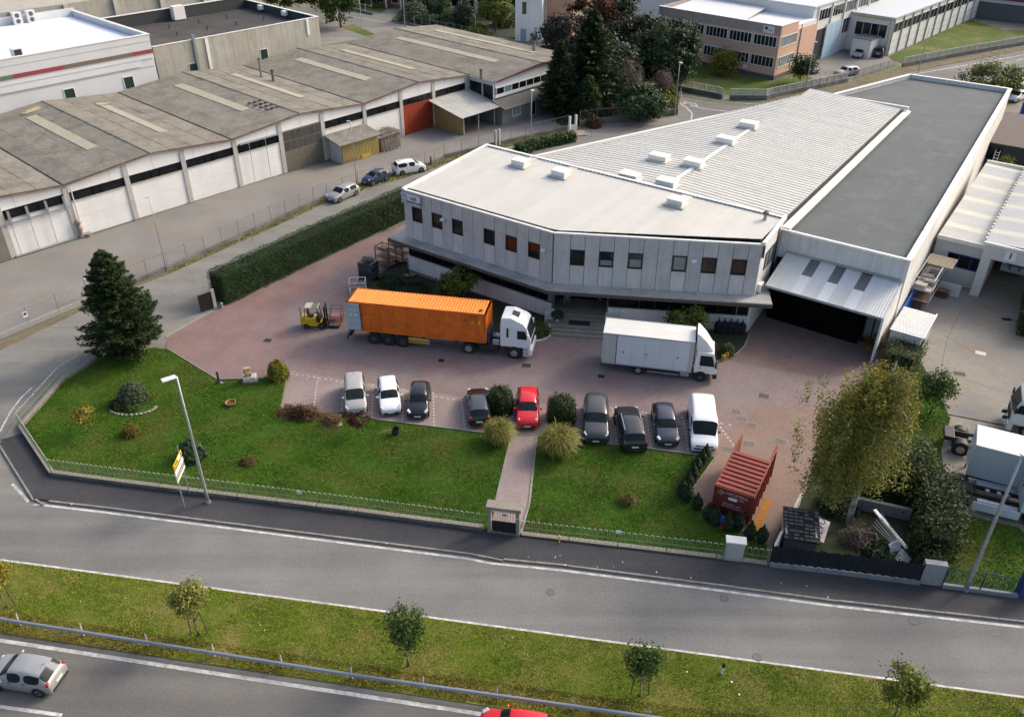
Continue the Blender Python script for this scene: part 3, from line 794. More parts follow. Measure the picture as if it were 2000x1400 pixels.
for k in range(-1, 4):
    a0 = k * MOD; fr_ = 0.0 if k < 3 else -5.3
    poly = [(a0 + .1, fr_ + .55), (a0 + MOD - .1, fr_ + .55), (a0 + MOD - .1, DEP - .1), (a0 + .1, DEP - .1)]
    MB().prism(poly, 0, 5.6).build('bay_core', m_wh, ware)
    for sd_, (s0, s1) in enumerate(((0, MOD / 2), (MOD / 2, MOD))):
        sky_ = ((5.9, 7.2) if sd_ == 0 else (14.6, 15.7))
        n = 4
        for i in range(n):
            x0 = a0 + s0 + (s1 - s0) * i / n; x1 = a0 + s0 + (s1 - s0) * (i + 1) / n
            z0 = ZV + (ZR - ZV) * (2 * (x0 - a0) / MOD if sd_ == 0 else 2 - 2 * (x0 - a0) / MOD); z1 = ZV + (ZR - ZV) * (2 * (x1 - a0) / MOD if sd_ == 0 else 2 - 2 * (x1 - a0) / MOD)
            lap = .035 if sd_ == 0 else -.035
            up0, up1 = (0, .05) if sd_ == 0 else (.022, 0)
            q = MB()
            nb_ = 26; bs_ = np.linspace(fr_, DEP, nb_ + 1)
            wob = [random.gauss(0, .008) for _ in bs_]
            v = []
            for j, bb in enumerate(bs_):
                v += [(x0, bb, z0 + up0 + wob[j]), (x1 + (lap if sd_ == 0 else 0), bb, z1 + up1 + wob[j])]
            q.add(v, [(2 * j, 2 * j + 1, 2 * j + 3, 2 * j + 2) for j in range(nb_)])
            q.add([(x0, fr_, z0 + up0), (x1, fr_, z1 + up1), (x1, fr_, z1 - .1), (x0, fr_, z0 - .1)], [(3, 2, 1, 0)])
            q.add([(x0, fr_, z0 + up0), (x0, DEP, z0 + up0), (x0, DEP, z0 - .05), (x0, fr_, z0 - .05)], [(0, 1, 2, 3)])
            q.add([(x1, fr_, z1 + up1), (x1, DEP, z1 + up1), (x1, DEP, z1 - .05), (x1, fr_, z1 - .05)], [(3, 2, 1, 0)])
            q.build('roof_row', m_cem, ware)
        f = lambda a: ZV + (ZR - ZV) * (2 * (a - a0) / MOD if sd_ == 0 else 2 - 2 * (a - a0) / MOD)
        b0, b1 = (7.2, 24.2) if k < 3 else (1.0, 23.8)
        p0, p1 = a0 + sky_[0], a0 + sky_[1]
        MB().add([(p0, b0, f(p0) + .075), (p1, b0, f(p1) + .075), (p1, b1, f(p1) + .075), (p0, b1, f(p0) + .075), (p0, b0, f(p0)), (p1, b0, f(p1)), (p1, b1, f(p1)), (p0, b1, f(p0))],
                 [(0, 1, 2, 3), (4, 5, 1, 0), (5, 6, 2, 1), (6, 7, 3, 2), (7, 4, 0, 3)]).build('rooflight_strip', m_cems, ware)
    MB().bar((a0 + MOD / 2, fr_, ZR + .07), (a0 + MOD / 2, DEP, ZR + .07), .28, .06).build('ridge_tile', m_cem, ware)
    MB().bar((a0 + .0, max(fr_, 0.) + .1, ZV + .03), (a0 + .0, DEP, ZV + .03), .16, .05).build('valley_gutter', m_black, ware)
    # gable fascia and trim
    fc = WA_ if k < 3 else W4
    q = MB(); pts = [(a0, 5.0), (a0 + MOD, 5.0), (a0 + MOD, ZV - .1), (a0 + MOD / 2, ZR - .1), (a0, ZV - .1)]
    q.add([fc.p(a, .0, z) for a, z in pts] + [fc.p(a, -.2, z) for a, z in pts], [(0, 1, 2, 3, 4), (9, 8, 7, 6, 5), (0, 5, 6, 1), (1, 6, 7, 2), (2, 7, 8, 3), (3, 8, 9, 4), (4, 9, 5, 0)])
    q.build('gable', m_wh, ware)
    q = MB(); q.bar(fc.p(a0, .33, ZV - .02), fc.p(a0 + MOD / 2, .33, ZR - .02), .1, .2); q.bar(fc.p(a0 + MOD / 2, .33, ZR - .02), fc.p(a0 + MOD, .33, ZV - .02), .1, .2); q.build('roof_trim', m_red, ware)
    for t in (.25, .5, .75):
        q = MB(); fc.box(q, a0 + MOD * t - .02, a0 + MOD * t + .02, .001, .004, 5.02, wz(a0 + MOD * t) - .35); q.build('panel_joint', m_line, ware)
# pilasters, windows and wall panels of the bays
colA = [-19.85, -13.2, -6.6, 0.1, 6.7, 13.5, 20.2, 26.6, 33.0, 39.85, 46.3, 52.4, 59.0]
for a in colA:
    q = MB(); WA_.box(q, a - .28, a + .28, -.1, .12, 0, wz(a) - .35 if abs((a % MOD)) > 1 and abs(a % MOD - MOD) > 1 else 5.7); q.build('pilaster', m_pil, ware)
for a0, a1 in zip(colA[:-1], colA[1:]):
    u0, u1 = a0 + .285, a1 - .285
    if abs(a0 - 26.6) < .1:
        g_ = MB(); WA_.box(g_, u0, u1, -.05, .06, 0, 5.2); gd = g_.build('glazed_gate', pm('bronze_gate', (.17, .155, .125), rough=.4, v=.3, s=1.2), ware)
        for i in range(6):
            for j in range(4):
                x0 = u0 + .12 + (u1 - u0 - .2) * i / 6; x1 = u0 + (u1 - u0 - .2) * (i + 1) / 6 + .04
                q = MB(); WA_.box(q, x0, x1, .061, .075, .15 + 1.25 * j, 1.3 + 1.25 * j); q.build('pane', pm('gate_pane_low', (.15, .135, .105), rough=.35, v=.25, s=1.0) if j < 2 else pm('gate_pane_high', (.07, .07, .066), rough=.25, v=.4, s=1.5), gd)
        continue
    if abs(a0 - 46.3) < .1:
        m_rd = pm('red_door', (.29, .038, .014), rough=.6, v=.12, s=2, c2=(.20, .028, .012), st=.6, ss=.7)
        for i in range(6):
            q = MB(); x0 = u0 + (u1 - u0) * i / 6; x1 = u0 + (u1 - u0) * (i + 1) / 6 - .03
            WA_.box(q, x0, x1, -.1, .05, 0, 4.15); lf = q.build('door_leaf', m_rd, ware)
            q = MB(); WA_.box(q, x0 + .05, x1 - .05, -.1, .02, 4.16, 5.0); q.build('pane', m_wing, lf)
        continue
    # band of windows
    n = 3
    ws = [u0, u0 + (u1 - u0) * .42, u0 + (u1 - u0) * .58, u1]
    for x0, x1 in zip(ws[:-1], ws[1:]):
        window(WA_, x0 + .02, x1 - .02, 4.05, 5.0, ware, m_frame, m_wing, fw=.03, d=.0, rec=.08, name='clerestory_window', op=True)
    q = MB(); WA_.box(q, u0, u1, -.1, .09, 3.93, 4.04); q.build('window_sill', m_pil, ware)
    for z0, z1 in ((0.0, 2.12), (2.135, 3.92)):
        q = MB(); WA_.box(q, u0, u1, -.1, .0 + random.uniform(0, .006), z0, z1); q.build('wall_panel', m_wh, ware)
# drain pipes and sliding door rails on the near bays
for a in (.62,): q = MB(); q.tube([WA_.p(a, .22, 0), WA_.p(a, .22, 5.6)], .07, 8); q.build('drainpipe', pm('pvc_white', (.6, .58, .54)), ware)
q = MB(); WA_.box(q, -6.5, .0, .18, .3, 3.55, 3.7); q.build('door_rail', m_galv, ware)
q = MB(); WA_.box(q, -6.5, .0, .12, .35, .02, .14); q.build('door_rail', m_galv, ware)
for a in (-5.9, -4.1, -2.2, -.35):
    q = MB(); q.tube([WA_.p(a, .24, .1), WA_.p(a, .24, 3.6)], .035, 6); q.build('door_rail_post', m_galv, ware)
    q = MB(); WA_.box(q, a - .12, a + .12, .16, .34, 3.4, 4.9); q.build('rail_bracket', m_galv, ware)
for a in (22.0, 24.3):
    q = MB(); q.tube([WA_.p(a, .3, 0), WA_.p(a, .3, 5.0), WA_.p(a - .3, .5, 5.1)], .04, 6); q.build('wall_pipe', m_galv, ware)
q = MB(); WA_.box(q, 20.8, 26.4, .0, .3, 5.05, 5.2); q.build('door_rail', m_galv, ware)
# white block closing the near end, brown gate at the frame's left edge
q = MB(); WA_.box(q, -13.1, -6.9, .03, .2, 0, 3.9); q.build('brown_gate', pm('brown_gate', (.19, .175, .145), v=.2, s=1.5), ware)
# bay four: glazed side, office below
S4 = Fac(59.45, .4, R(-90))
window(S4, .2, 3.0, 3.1, 5.5, ware, m_pil, m_wing, fw=.12, d=.12, name='side_window'); window(S4, 3.0, 5.3, 3.1, 5.5, ware, m_pil, m_wing, fw=.12, d=.12, name='side_window')
q = MB(); q.tube([S4.p(5.35, .2, 2.6), S4.p(5.35, .2, 5.7)], .08, 8); q.build('drainpipe', m_cap, ware)
q = MB(); S4.box(q, 0, 5.3, .0, .1, 5.5, 5.95); q.build('side_wall', m_pil, ware); q = MB(); S4.box(q, 0, 5.3, .0, .1, 0, 3.1); q.build('side_wall', pm('grey_render', (.22, .225, .225), v=.2, s=2), ware)
ws = np.linspace(59.8, 79.0, 13)
for i, (x0, x1) in enumerate(zip(ws[:-1], ws[1:])): window(W4, x0, x1, 4.0, 5.0, ware, m_wh, m_glassb if i == 1 else m_wing, fw=.05, d=.04, name='clerestory_window')
q = MB(); W4.box(q, 59.5, 79.3, -.1, .1, 3.6, 3.99); q.build('window_sill', m_wh, ware)
q = MB(); W4.box(q, 59.5, 79.3, -.1, .05, 2.2, 3.6); q.build('dark_band', pm('dark_render', (.07, .075, .08), v=.2), ware)
m_blk = pm('grey_blockwork', (.20, .205, .205), rough=.9, v=.25, s=4, bump=.3)
q = MB().box(59.3, 79.2, -6.6, -5.0, 0, 2.45); q.build('office_lean_to', m_blk, ware)
q = MB(); q.add([(58.9, -7.6, 2.5), (79.4, -7.6, 2.5), (79.4, -4.95, 3.3), (58.9, -4.95, 3.3), (58.9, -7.6, 2.58), (79.4, -7.6, 2.58), (79.4, -4.95, 3.38), (58.9, -4.95, 3.38)], [(0, 3, 2, 1), (4, 5, 6, 7), (0, 1, 5, 4), (1, 2, 6, 5), (2, 3, 7, 6), (3, 0, 4, 7)]); q.build('lean_to_roof', pm('lean_to_roof', (.15, .14, .12), v=.3, s=3), ware)
OFc = Fac(0, -6.6, 0)
for x in (61.5, 68.5): window(OFc, x, x + 1.7, .8, 2.2, ware, m_cap, m_glassb, fw=.1, d=.02, name='office_window', mull=1)
window(OFc, 65.4, 66.6, .05, 2.25, ware, m_cap, m_glassd, fw=.08, d=.02, name='office_door')
# chimneys on the roof
for i, (px_, py_, h_, r_) in enumerate([(510, 147, 2.2, .14), (534, 154, 1.1, .24), (940, 150, .9, .22), (1043, 98, 1.2, .25)]):
    a, bb = WF.l(px_, py_, 6.5)
    v_ = MB().lathe((a, bb, 0), [(r_, 6.1), (r_, 6.5 + h_)], 10).build('roof_flue', pm('flue_grey', (.2, .185, .165), v=.3), ware)
    MB().lathe((a, bb, 0), [(r_ * 1.5, 6.5 + h_), (r_ * 1.3, 6.6 + h_), (.04, 6.7 + h_)], 10).build('cowl', pm('flue_rust', (.08, .06, .05)), v_)
# patches lying on the roof
def on_roof(px_, py_): a, bb = WF.l(px_, py_, 6.5); return a, bb, wz(a) + .09
k = 0
for px_, py_, w_, l_, rz, lab, mm in [(62, 221, 3.4, .8, .35, 'pale loose timber lying on the nearest roof slope at the left', (.40, .33, .22)), (205, 204, 2.0, .7, -.1, 'pale loose boards lying beside the second rooflight strip', (.42, .34, .24))]:
    a, bb, z = on_roof(px_, py_); W_ = WF.w(a, bb, z)
    t = T('loose_boards', lab, 'boards', W_, WF.a + rz)
    for j in range(5):
        MB().obox((random.uniform(-.4, .4), (j - 2) * l_ / 4, .06 + .02 * (j % 2)), (w_ * random.uniform(.5, 1), .16, .05), random.uniform(-.25, .25)).build('board', pm('board_wood%d' % k, mm, v=.3, s=3), t)
    k += 1
t = T('roof_weights', 'small dark weights laid in rows on the roof slope', 'weights', WF.w(*on_roof(515, 212)), WF.a)
for i in range(12):
    MB().obox(((i % 3) * .8 - .8, (i // 3) * 1.3 - 2, .08), (.45, .3, .14), random.uniform(-.5, .5)).build('weight', pm('weight_dark', (.03, .03, .035)), t)

# ================================================================ lean-to, sheds and canopy in front of the warehouse
m_tin = pm('yellow_tin', (.34, .255, .085), rough=.7, v=.18, s=2, c2=(.23, .17, .07), st=.6, ss=.5)
m_oldroof = pm('old_shed_roof', (.20, .19, .165), rough=.95, v=.35, s=3, c2=(.11, .10, .09), st=.7, ss=.7)
t = T('tin_shed', 'yellow corrugated tin shed with old sloping roof against the warehouse wall', 'shed', WF.w(33.4, -2.7), WF.a)
n = 26
for i in range(n):
    x = 6.0 * i / n
    MB().add([(x, 0, .35 if i < 9 else .0), (x + .115, -.05, .35 if i < 9 else .0), (x + .23, 0, .35 if i < 9 else .0), (x, 0, 2.55), (x + .115, -.05, 2.6), (x + .23, 0, 2.6)], [(0, 1, 4, 3), (1, 2, 5, 4)]).build('tin_sheet', m_tin, t)
MB().box(0, 6, .05, .12, 0, .35).box(0, 6, .05, .1, .35, 2.5).build('back_wall', pm('tin_back', (.2, .16, .08)), t)
MB().box(0, .08, .1, 2.6, 0, 2.9).box(5.9, 5.98, .1, 2.6, 0, 2.9).build('end_wall', m_pil, t)
MB().add([(-.5, -.45, 2.62), (6.3, -.45, 2.62), (6.3, 3.0, 3.25), (-.5, 3.0, 3.25), (-.5, -.45, 2.7), (6.3, -.45, 2.7), (6.3, 3.0, 3.33), (-.5, 3.0, 3.33)], [(0, 3, 2, 1), (4, 5, 6, 7), (0, 1, 5, 4), (1, 2, 6, 5), (2, 3, 7, 6), (3, 0, 4, 7)]).build('roof', m_oldroof, t)
MB().box(3.0, 4.6, -.09, -.06, .05, .6).build('loose_board', pm('ochre_board', (.42, .27, .04)), t)
t = T('wood_store', 'ramshackle stack of old planks and ladders under loose roofing beside yellow shed', 'wood stack', WF.w(39.8, -2.6), WF.a)
m_oldw = pm('old_timber', (.20, .18, .155), v=.35, s=3, c2=(.10, .09, .08), st=.6, ss=1)
MB().box(.1, 3.6, .1, 2.4, 0, 1.9).build('stack', pm('brick_stack', (.19, .13, .10), v=.4, s=2.5, c2=(.25, .22, .19), st=.8, ss=.8), t, jit=.04)
MB().box(-.1, 3.9, -.1, 2.6, 1.92, 2.0).build('roofing', m_oldroof, t, jit=.03)
for i in range(16):
    MB().obox((random.uniform(.3, 3.5), random.uniform(.1, 2.4), 2.06 + random.uniform(0, .2)), (random.uniform(.8, 2.2), .14, .06), random.uniform(-.5, 2.2)).build('plank', m_oldw, t)
for i in range(6):
    MB().bar((.2 + i * .55, -.6, 0), (.3 + i * .55, .05, 1.7), .1, .06).build('leaning_plank', m_oldw, t)
for i in range(5): MB().bar((.4, -.35 - .05 * i, .3 + .3 * i), (3.4, -.3 - .05 * i, .35 + .3 * i), .08, .05).build('ladder_rail', m_oldw, t)
t = T('yard_canopy', 'pale sheet metal canopy with ochre side wall between red door and office', 'canopy', WF.w(52.4, 0.0), WF.a)
m_pale = pm('canopy_pale', (.40, .395, .37), rough=.7, v=.12, s=2, c2=(.30, .29, .27), st=.5, ss=.6)
for i in range(8):
    x0 = -1.2 + i * 1.02; f = lambda y: 3.95 + y * .17
    MB().add([(x0, -6.6, f(-6.6)), (x0 + 1.0, -6.6, f(-6.6)), (x0 + 1.0, .2, f(.2)), (x0, .2, f(.2)), (x0, -6.6, f(-6.6) + .05), (x0 + 1.0, -6.6, f(-6.6) + .05), (x0 + 1.0, .2, f(.2) + .05), (x0, .2, f(.2) + .05)], [(0, 3, 2, 1), (4, 5, 6, 7), (0, 1, 5, 4), (1, 2, 6, 5), (2, 3, 7, 6), (3, 0, 4, 7)]).build('roof_sheet', m_pale, t)
MB().add([(0, -5.5, 0), (0, .3, 0), (0, .3, 3.9), (0, -5.5, 2.95), (.12, -5.5, 0), (.12, .3, 0), (.12, .3, 3.9), (.12, -5.5, 2.95)], [(3, 2, 1, 0), (4, 5, 6, 7), (0, 1, 5, 4), (0, 4, 7, 3)]).build('side_wall', pm('ochre_board_wall', (.30, .20, .075), v=.2, s=2, c2=(.20, .14, .06), st=.5, ss=.6), t)
for x in (.05, 3.0, 6.3): MB().box(x, x + .12, -5.62, -5.5, 0, 2.98).build('post', m_pil, t)
MB().box(.0, 6.5, -5.6, -5.5, 2.8, 2.95).build('beam', m_pil, t)
for i in range(4): MB().obox((4.2 + i * .5, -1.5 - i * .3, .5), (.5, .7, 1.0), i * .5).build('stored_crate', pm('crate_mix%d' % i, [(.10, .09, .08), (.22, .2, .19), (.07, .08, .10), (.15, .13, .1)][i]), t, bev=.03)
# ================================================================ buildings behind the warehouse
m_wbl = pm('white_cladding', (.62, .64, .66), rough=.6, v=.03, s=2, c2=(.52, .53, .54), st=.4, ss=.25)
m_wroof = pm('white_membrane', (.66, .69, .75), rough=.6, v=.03, s=1)
m_pconc = pm('pale_concrete', (.42, .405, .35), rough=.9, v=.10, s=2, c2=(.33, .30, .23), st=.5, ss=.4, c3=(.33, .34, .35), st3=.5, s3=.7, streak=.5, ov=.05)
m_blkroof = pm('black_felt', (.045, .043, .043), rough=.95, v=.3, s=2, c2=(.085, .075, .068), st=.8, ss=.15)
B1 = Fac(0, 31.0, 0)
t = T('white_factory_block', 'tall white clad block with red and green stripe behind the warehouse', 'building', WF.w(0, 31), WF.a)
ox = -31.0
def bx(m, n, x0, x1, y0, y1, z0, z1, par, **k): return MB().box(x0, x1, y0 - 31, y1 - 31, z0, z1).build(n, m, par, **k)
bx(m_wbl, 'wall', -22, 27.0, 31, 55, 0, 11.35, t)
bx(m_wroof, 'roof', -21.5, 26.3, 31.8, 54.5, 11.0, 11.45, t)
bx(m_wroof, 'roof_step', -21.5, 24.5, 38, 54.2, 11.45, 11.6, t)
b = MB(); b.box(-22, 27.0, -.05, .3, 11.352, 12.2).box(26.65, 27.0, .3, 24, 11.352, 12.2).box(-22, 27, 23.7, 24.05, 11.352, 12.6); b.build('parapet', m_wbl, t)
b = MB().box(-22.1, 27.1, -.12, .4, 12.2, 12.28).box(26.6, 27.1, .4, 24, 12.2, 12.28); b.build('parapet_cap', m_cap, t)
xs = [-22, -8, -1, 8.0, 14.5, 24.0, 27.05]
for i, (a, c) in enumerate(zip(xs[:-1], xs[1:])):
    MB().box(a, c, -.10, -.052, 9.75, 10.25).build('stripe', [pm('stripe_brown', (.16, .13, .11)), pm('stripe_green', (.10, .17, .12)), pm('stripe_red', (.27, .05, .055))][[1, 1, 1, 2, 0, 2][i]], t)
MB().box(-22, 27.02, -.12, -.055, 9.05, 9.35).box(-22, 25, -.13, -.121, 8.2, 8.98).build('cladding_rail', m_wbl, t)
MB().box(-22, 27.02, -.09, -.055, 8.0, 8.05).build('shadow_gap', m_line, t)
F1 = Fac(0, 0, 0)
for a in (13.6, 21.9): window(F1, a, a + 1.5, 5.5, 7.25, t, m_cap, pm('green_door', (.02, .05, .045), rough=.3), fw=.09, d=.04, name='loading_hatch')
for i, a in enumerate((17.5, 19.5)):
    o = MB().box(a, a + 1.3, 22.6, 23.4, 11.6, 13.3).build('rooftop_unit', m_wbl, t, bev=.03)
    for z in (12.05, 12.85): MB().lathe((a + .65, 22.58, z), [(.32, 0), (.32, .02)], 14, 'y').build('fan', pm('fan_dark', (.10, .10, .10)), o)
MB().box(5, 7.5, 21.5, 23.0, 11.6, 12.9).build('rooftop_unit', m_wbl, t, bev=.05)
o = MB().box(9.6, 10.8, 2.2, 3.2, 11.46, 12.7).build('rooftop_unit', m_wbl, t); MB().box(9.75, 10.65, 2.14, 2.19, 11.6, 12.6).build('grille', pm('grille_dark', (.03, .03, .03)), o)
b = MB(); b.box(-20, 27, 24.3, 25.5, 9, 12.0); b.build('roof_duct', m_pil, t)

t = T('concrete_factory_block', 'pale concrete block with sunken black felt roof and green hatches', 'building', WF.w(0, 31), WF.a)
bx(m_pconc, 'core', 27.2, 55.5, 31.2, 52, 0, 8.9, t)
bx(m_blkroof, 'roof', 27.4, 55.3, 31.4, 51.8, 8.9, 9.15, t)
xs = np.linspace(27.2, 55.7, 13)
for a, c in zip(xs[:-1], xs[1:]): MB().box(a + .01, c - .01, -.0, .2, 0, 10.4 + random.uniform(-.004, .004)).build('wall_panel', m_pconc, t)
bx(pm('dark_parapet', (.035, .04, .045)), 'parapet', 55.35, 55.7, 31.2, 52.0, 8.9, 10.4, t); bx(pm('dark_parapet', (.035, .04, .045)), 'parapet', 27.2, 55.7, 51.7, 52.05, 8.9, 11.0, t)
b = MB().box(27.1, 55.8, -.05, .3, 10.42, 10.5).box(55.3, 55.8, .3, 21, 10.42, 10.5).box(27.1, 55.8, 20.6, 21.1, 11.0, 11.08); b.build('parapet_cap', m_cap, t)
for i in range(9): MB().box(28 + i * 3.05, 28 + i * 3.05 + 3.02, .5, 20.5, 9.151, 9.165 + .006 * (i % 2)).build('felt_strip', m_blkroof, t)
for a in (32.0, 44.1): window(F1, a, a + 1.4, 5.6, 7.25, t, m_cap, pm('green_door', (.02, .05, .045)), fw=.07, d=.02, name='loading_hatch')
MB().box(33.2, 33.6, -.3, -.01, 4, 11.2).build('steel_stack', pm('bluegrey_steel', (.20, .23, .26), rough=.5), t)
for a in (35.2, 53.2): MB().box(a, a + .45, -.16, -.01, 5 if a < 50 else 8, 10.35).build('drain_box', m_cap, t)
b = MB()
for i in range(14): b.lathe((29 + (i % 5) * 5.2 + (i // 5) * 1.7, 4 + (i // 5) * 5.5, 0), [(.08, 9.1), (.08, 9.6), (.16, 9.62), (.1, 9.75)], 6)
o = b.build('roof_vents', pm('vent_black', (.02, .02, .02)), t); o['kind'] = 'stuff'
MB().box(41.0, 43.0, 19.3, 20.5, 9.3, 11.4).build('rooftop_unit', m_cap, t, bev=.04)
for a in (54.95,): 
    for y in (15.0, 8.0): MB().box(a - .4, a + .35, y, y + .9, 9.6, 10.35).build('rooftop_unit', m_cap, t, bev=.04)

# rear hall with big windows at the top edge
RF = Frame(WF.w(-10, 62), 47.2)
t = T('rear_hall', 'grey concrete hall with a row of big dark windows at the top edge', 'building', (RF.o.x, RF.o.y, 0), RF.a)
MB().box(-30, 75, .2, 30, 0, 12).build('core', m_pconc, t)
F2 = Fac(0, 0, 0)
for i in range(12):
    x = -27 + i * 8.2
    MB().box(x - .35, x + .35, -.25, .1, 0, 12).build('pilaster', m_pil, t)
    for z0, z1 in ((3.0, 6.6), (8.5, 11.2)):
        if not (z0 > 7 and i > 6): window(F2, x + .6, x + 7.6, z0, z1, t, m_pil, glass('hall_glass', (.02, .035, .04), rough=.3), fw=.1, d=.05, mull=2, name='hall_window')
    MB().box(x + .36, x + 7.8, -.1, .15, 6.7, 8.4).build('spandrel', m_pconc, t)

# ================================================================ red roofed house and tower at the top
t = T('red_brick_house', 'red brick house with brown tiled eaves behind garden trees at the top', 'house', at(890, 22), R(-14))
m_rb = pm('red_brick_wall', (.27, .10, .075), v=.15, s=3)
m_tile = pm('brown_tile', (.085, .05, .045), v=.25, s=3)
MB().box(-22, 12, 0, 12, 0, 3.2).box(-22, 12, 1.5, 12, 3.2, 7.5).build('wall', m_rb, t)
MB().add([(-23, -1.6, 3.0), (13, -1.6, 3.0), (13, 1.6, 4.0), (-23, 1.6, 4.0), (-23, -1.6, 3.12), (13, -1.6, 3.12), (13, 1.6, 4.12), (-23, 1.6, 4.12)], [(0, 3, 2, 1), (4, 5, 6, 7), (0, 1, 5, 4), (1, 2, 6, 5), (2, 3, 7, 6), (3, 0, 4, 7)]).build('eaves', m_tile, t)
MB().box(-23, 13, .4, 13, 7.5, 7.8).build('roof', m_tile, t)
for i in range(9): MB().box(-20 + i * 3.6, -19.7 + i * 3.6, -1.3, -1.0, 0, 3.0).build('column', m_cap, t)
F3 = Fac(0, 0, 0); F3b = Fac(0, 1.5, 0)
for i in range(8): window(F3, -19 + i * 3.6, -17.2 + i * 3.6, .9, 2.5, t, m_cap, m_glass, d=.03)
for i in range(5): window(F3b, -12 + i * 3.6, -9.5 + i * 3.6, 4.5, 7.0, t, m_rb, m_glass, d=.03)
t = T('white_tower', 'tall slim white tower with small dark window beside the dark trees', 'tower', at(1035, 82), R(-12))
MB().box(-3.0, 0, 0, 4, 0, 9.2).build('left_wall', m_wbl, t); MB().box(.002, 2.3, .01, 4, 0, 9.2).build('right_wall', pm('tower_white', (.72, .73, .74)), t)
MB().box(-3.3, 2.6, -.3, 4.3, 9.2, 9.45).build('roof', m_tile, t)
F4 = Fac(0, 0, 0); window(F4, -1.7, -.7, 5.0, 7.4, t, m_cap, m_glass, fw=.06, d=.02); window(F4, -1.9, -.8, .1, 2.4, t, pm('blue_door_frame', (.16, .24, .32)), pm('blue_door', (.20, .30, .40)), fw=.06, d=.02, name='door')
b = MB().box(2.6, 8, 3, 9, 0, 8.6); b.build('side_wing', pm('peach_wall', (.50, .30, .22), v=.05), t); MB().box(2.4, 8.2, 2.7, 9.3, 8.6, 8.9).build('wing_roof', m_tile, t)

# ================================================================ pink office and white factory, top right
PF = Frame(at(1510, 157), -42.84)
m_pink = pm('pink_render', (.60, .385, .285), rough=.85, v=.04, s=3, c2=(.50, .33, .26), st=.4, ss=.3)
m_pinkg = pm('stained_parapet', (.36, .285, .24), rough=.9, v=.12, s=1.5, c2=(.27, .23, .20), st=.6, ss=.4)
t = T('pink_office', 'two storey pink office with strip windows and flat white roof', 'building', (PF.o.x, PF.o.y, 0), PF.a)
MB().box(-24.3, -.0, .0, 13.5, .7, 7.3).build('wall', m_pink, t)
MB().box(-24.35, .05, -.05, 13.5, 0, .7).build('plinth', pm('grey_plinth', (.10, .095, .095)), t)
MB().box(-24.4, .02, -.06, .3, 7.3, 8.75).box(-24.4, -24.0, .3, 13.5, 7.3, 8.75).build('parapet', m_pinkg, t); MB().box(-.3, .03, .3, 6.0, 7.3, 8.75).build('parapet', m_pink, t)
MB().box(-24.0, -.3, .3, 13.5, 7.3, 7.9).build('roof', pm('pale_roof', (.62, .63, .64), v=.03), t)
MB().add([(-24, .3, 7.95), (-8, .3, 7.95), (-10, 13, 8.6), (-24, 13, 8.6)], [(0, 1, 2, 3)]).build('roof_slope', pm('pale_roof', (.62, .63, .64)), t)
MB().box(-24.45, .08, -.12, .35, 8.75, 8.82).box(-.35, .1, .35, 6, 8.75, 8.82).build('parapet_cap', m_cap, t)
F5 = Fac(0, 0, 0); F6 = Fac(0, 0, PI / 2)
for z0 in (1.9, 5.2):
    for i in range(5):
        x = -23.6 + i * 4.7
        if z0 < 3 and i == 1: continue
        window(F5, x, x + 4.35, z0, z0 + 1.75, t, m_cap, glass('office_glass', (.02, .022, .024), rough=.2), fw=.1, d=.05, mull=5, name='strip_window')
    window(F6, .5, 6.2, z0, z0 + 1.75, t, m_cap, m_glassb, fw=.1, d=.05, mull=6, name='strip_window')
for i in range(5): MB().box(-20.0, -16.5, -2.4 + i * .4, -2.0 + i * .4, 0, .16 * (i + 1)).build('step', m_step, t)
window(F5, -19.2, -17.4, .9, 3.4, t, m_frame, m_glassd, fw=.1, d=.05, name='entrance_door')
MB().box(-19.9, -19.6, -.08, -.05, 1.0, 7.3).build('downpipe', pm('dark_pipe', (.05, .03, .03)), t); MB().box(.055, .1, 7.2, 7.45, 0, 8).build('downpipe', pm('dark_pipe', (.05, .03, .03)), t)
MB().box(-3.2, -1.2, -.16, -.07, 7.35, 8.5).build('wall_sign', m_cap, t); MB().box(-2.9, -2.4, -.18, -.165, 7.9, 8.35).build('sign_mark', m_frame, t); MB().box(-2.3, -1.5, -.18, -.165, 7.8, 7.95).build('sign_mark', pm('sign_grey', (.2, .2, .2)), t)
MB().box(-6, -5.2, -.4, -.06, 1.0, 1.6).build('air_conditioner', m_cap, t, bev=.03)

t = T('white_factory', 'white factory hall with ribbon windows and pale blue sliding door', 'building', (PF.o.x, PF.o.y, 0), PF.a + R(90))
# local: x runs away to the upper right, y to the left
m_fw = pm('factory_white', (.66, .66, .64), v=.04, s=2, c2=(.55, .55, .53), st=.4, ss=.3)
def FL(px_, py_, z=0):
    v = at(px_, py_, z) - PF.o; a_ = PF.a + R(90); return (v.x * math.cos(a_) + v.y * math.sin(a_), -v.x * math.sin(a_) + v.y * math.cos(a_))
f0 = FL(1585, 121); f1 = FL(1660, 85); g0 = FL(1730, 110); g1 = FL(1890, 37)
MB().box(13.5, 95, -f0[1] * 0 + f0[1], 45, 0, 9.6).build('high_hall', m_fw, t)
MB().box(13.3, 95.2, f0[1] - .2, 45, 9.6, 9.85).build('high_roof', pm('factory_roof', (.50, .54, .58), v=.05, s=1), t)
FC = Fac(0, f0[1], 0)
for i in range(5):
    x = 15.5 + i * 5.4
    window(FC, x, x + 4.8, 7.0, 9.0, t, m_cap, m_glass, fw=.1, d=.04, mull=3, name='high_window')
    MB().box(x - .35, x - .05, f0[1] - .25, f0[1], 0, 9.5).build('pilaster', m_cap, t)
MB().box(15.6, 19.2, f0[1] - .03, f0[1] + .05, 0, 5.5).build('door_opening', m_core, t)
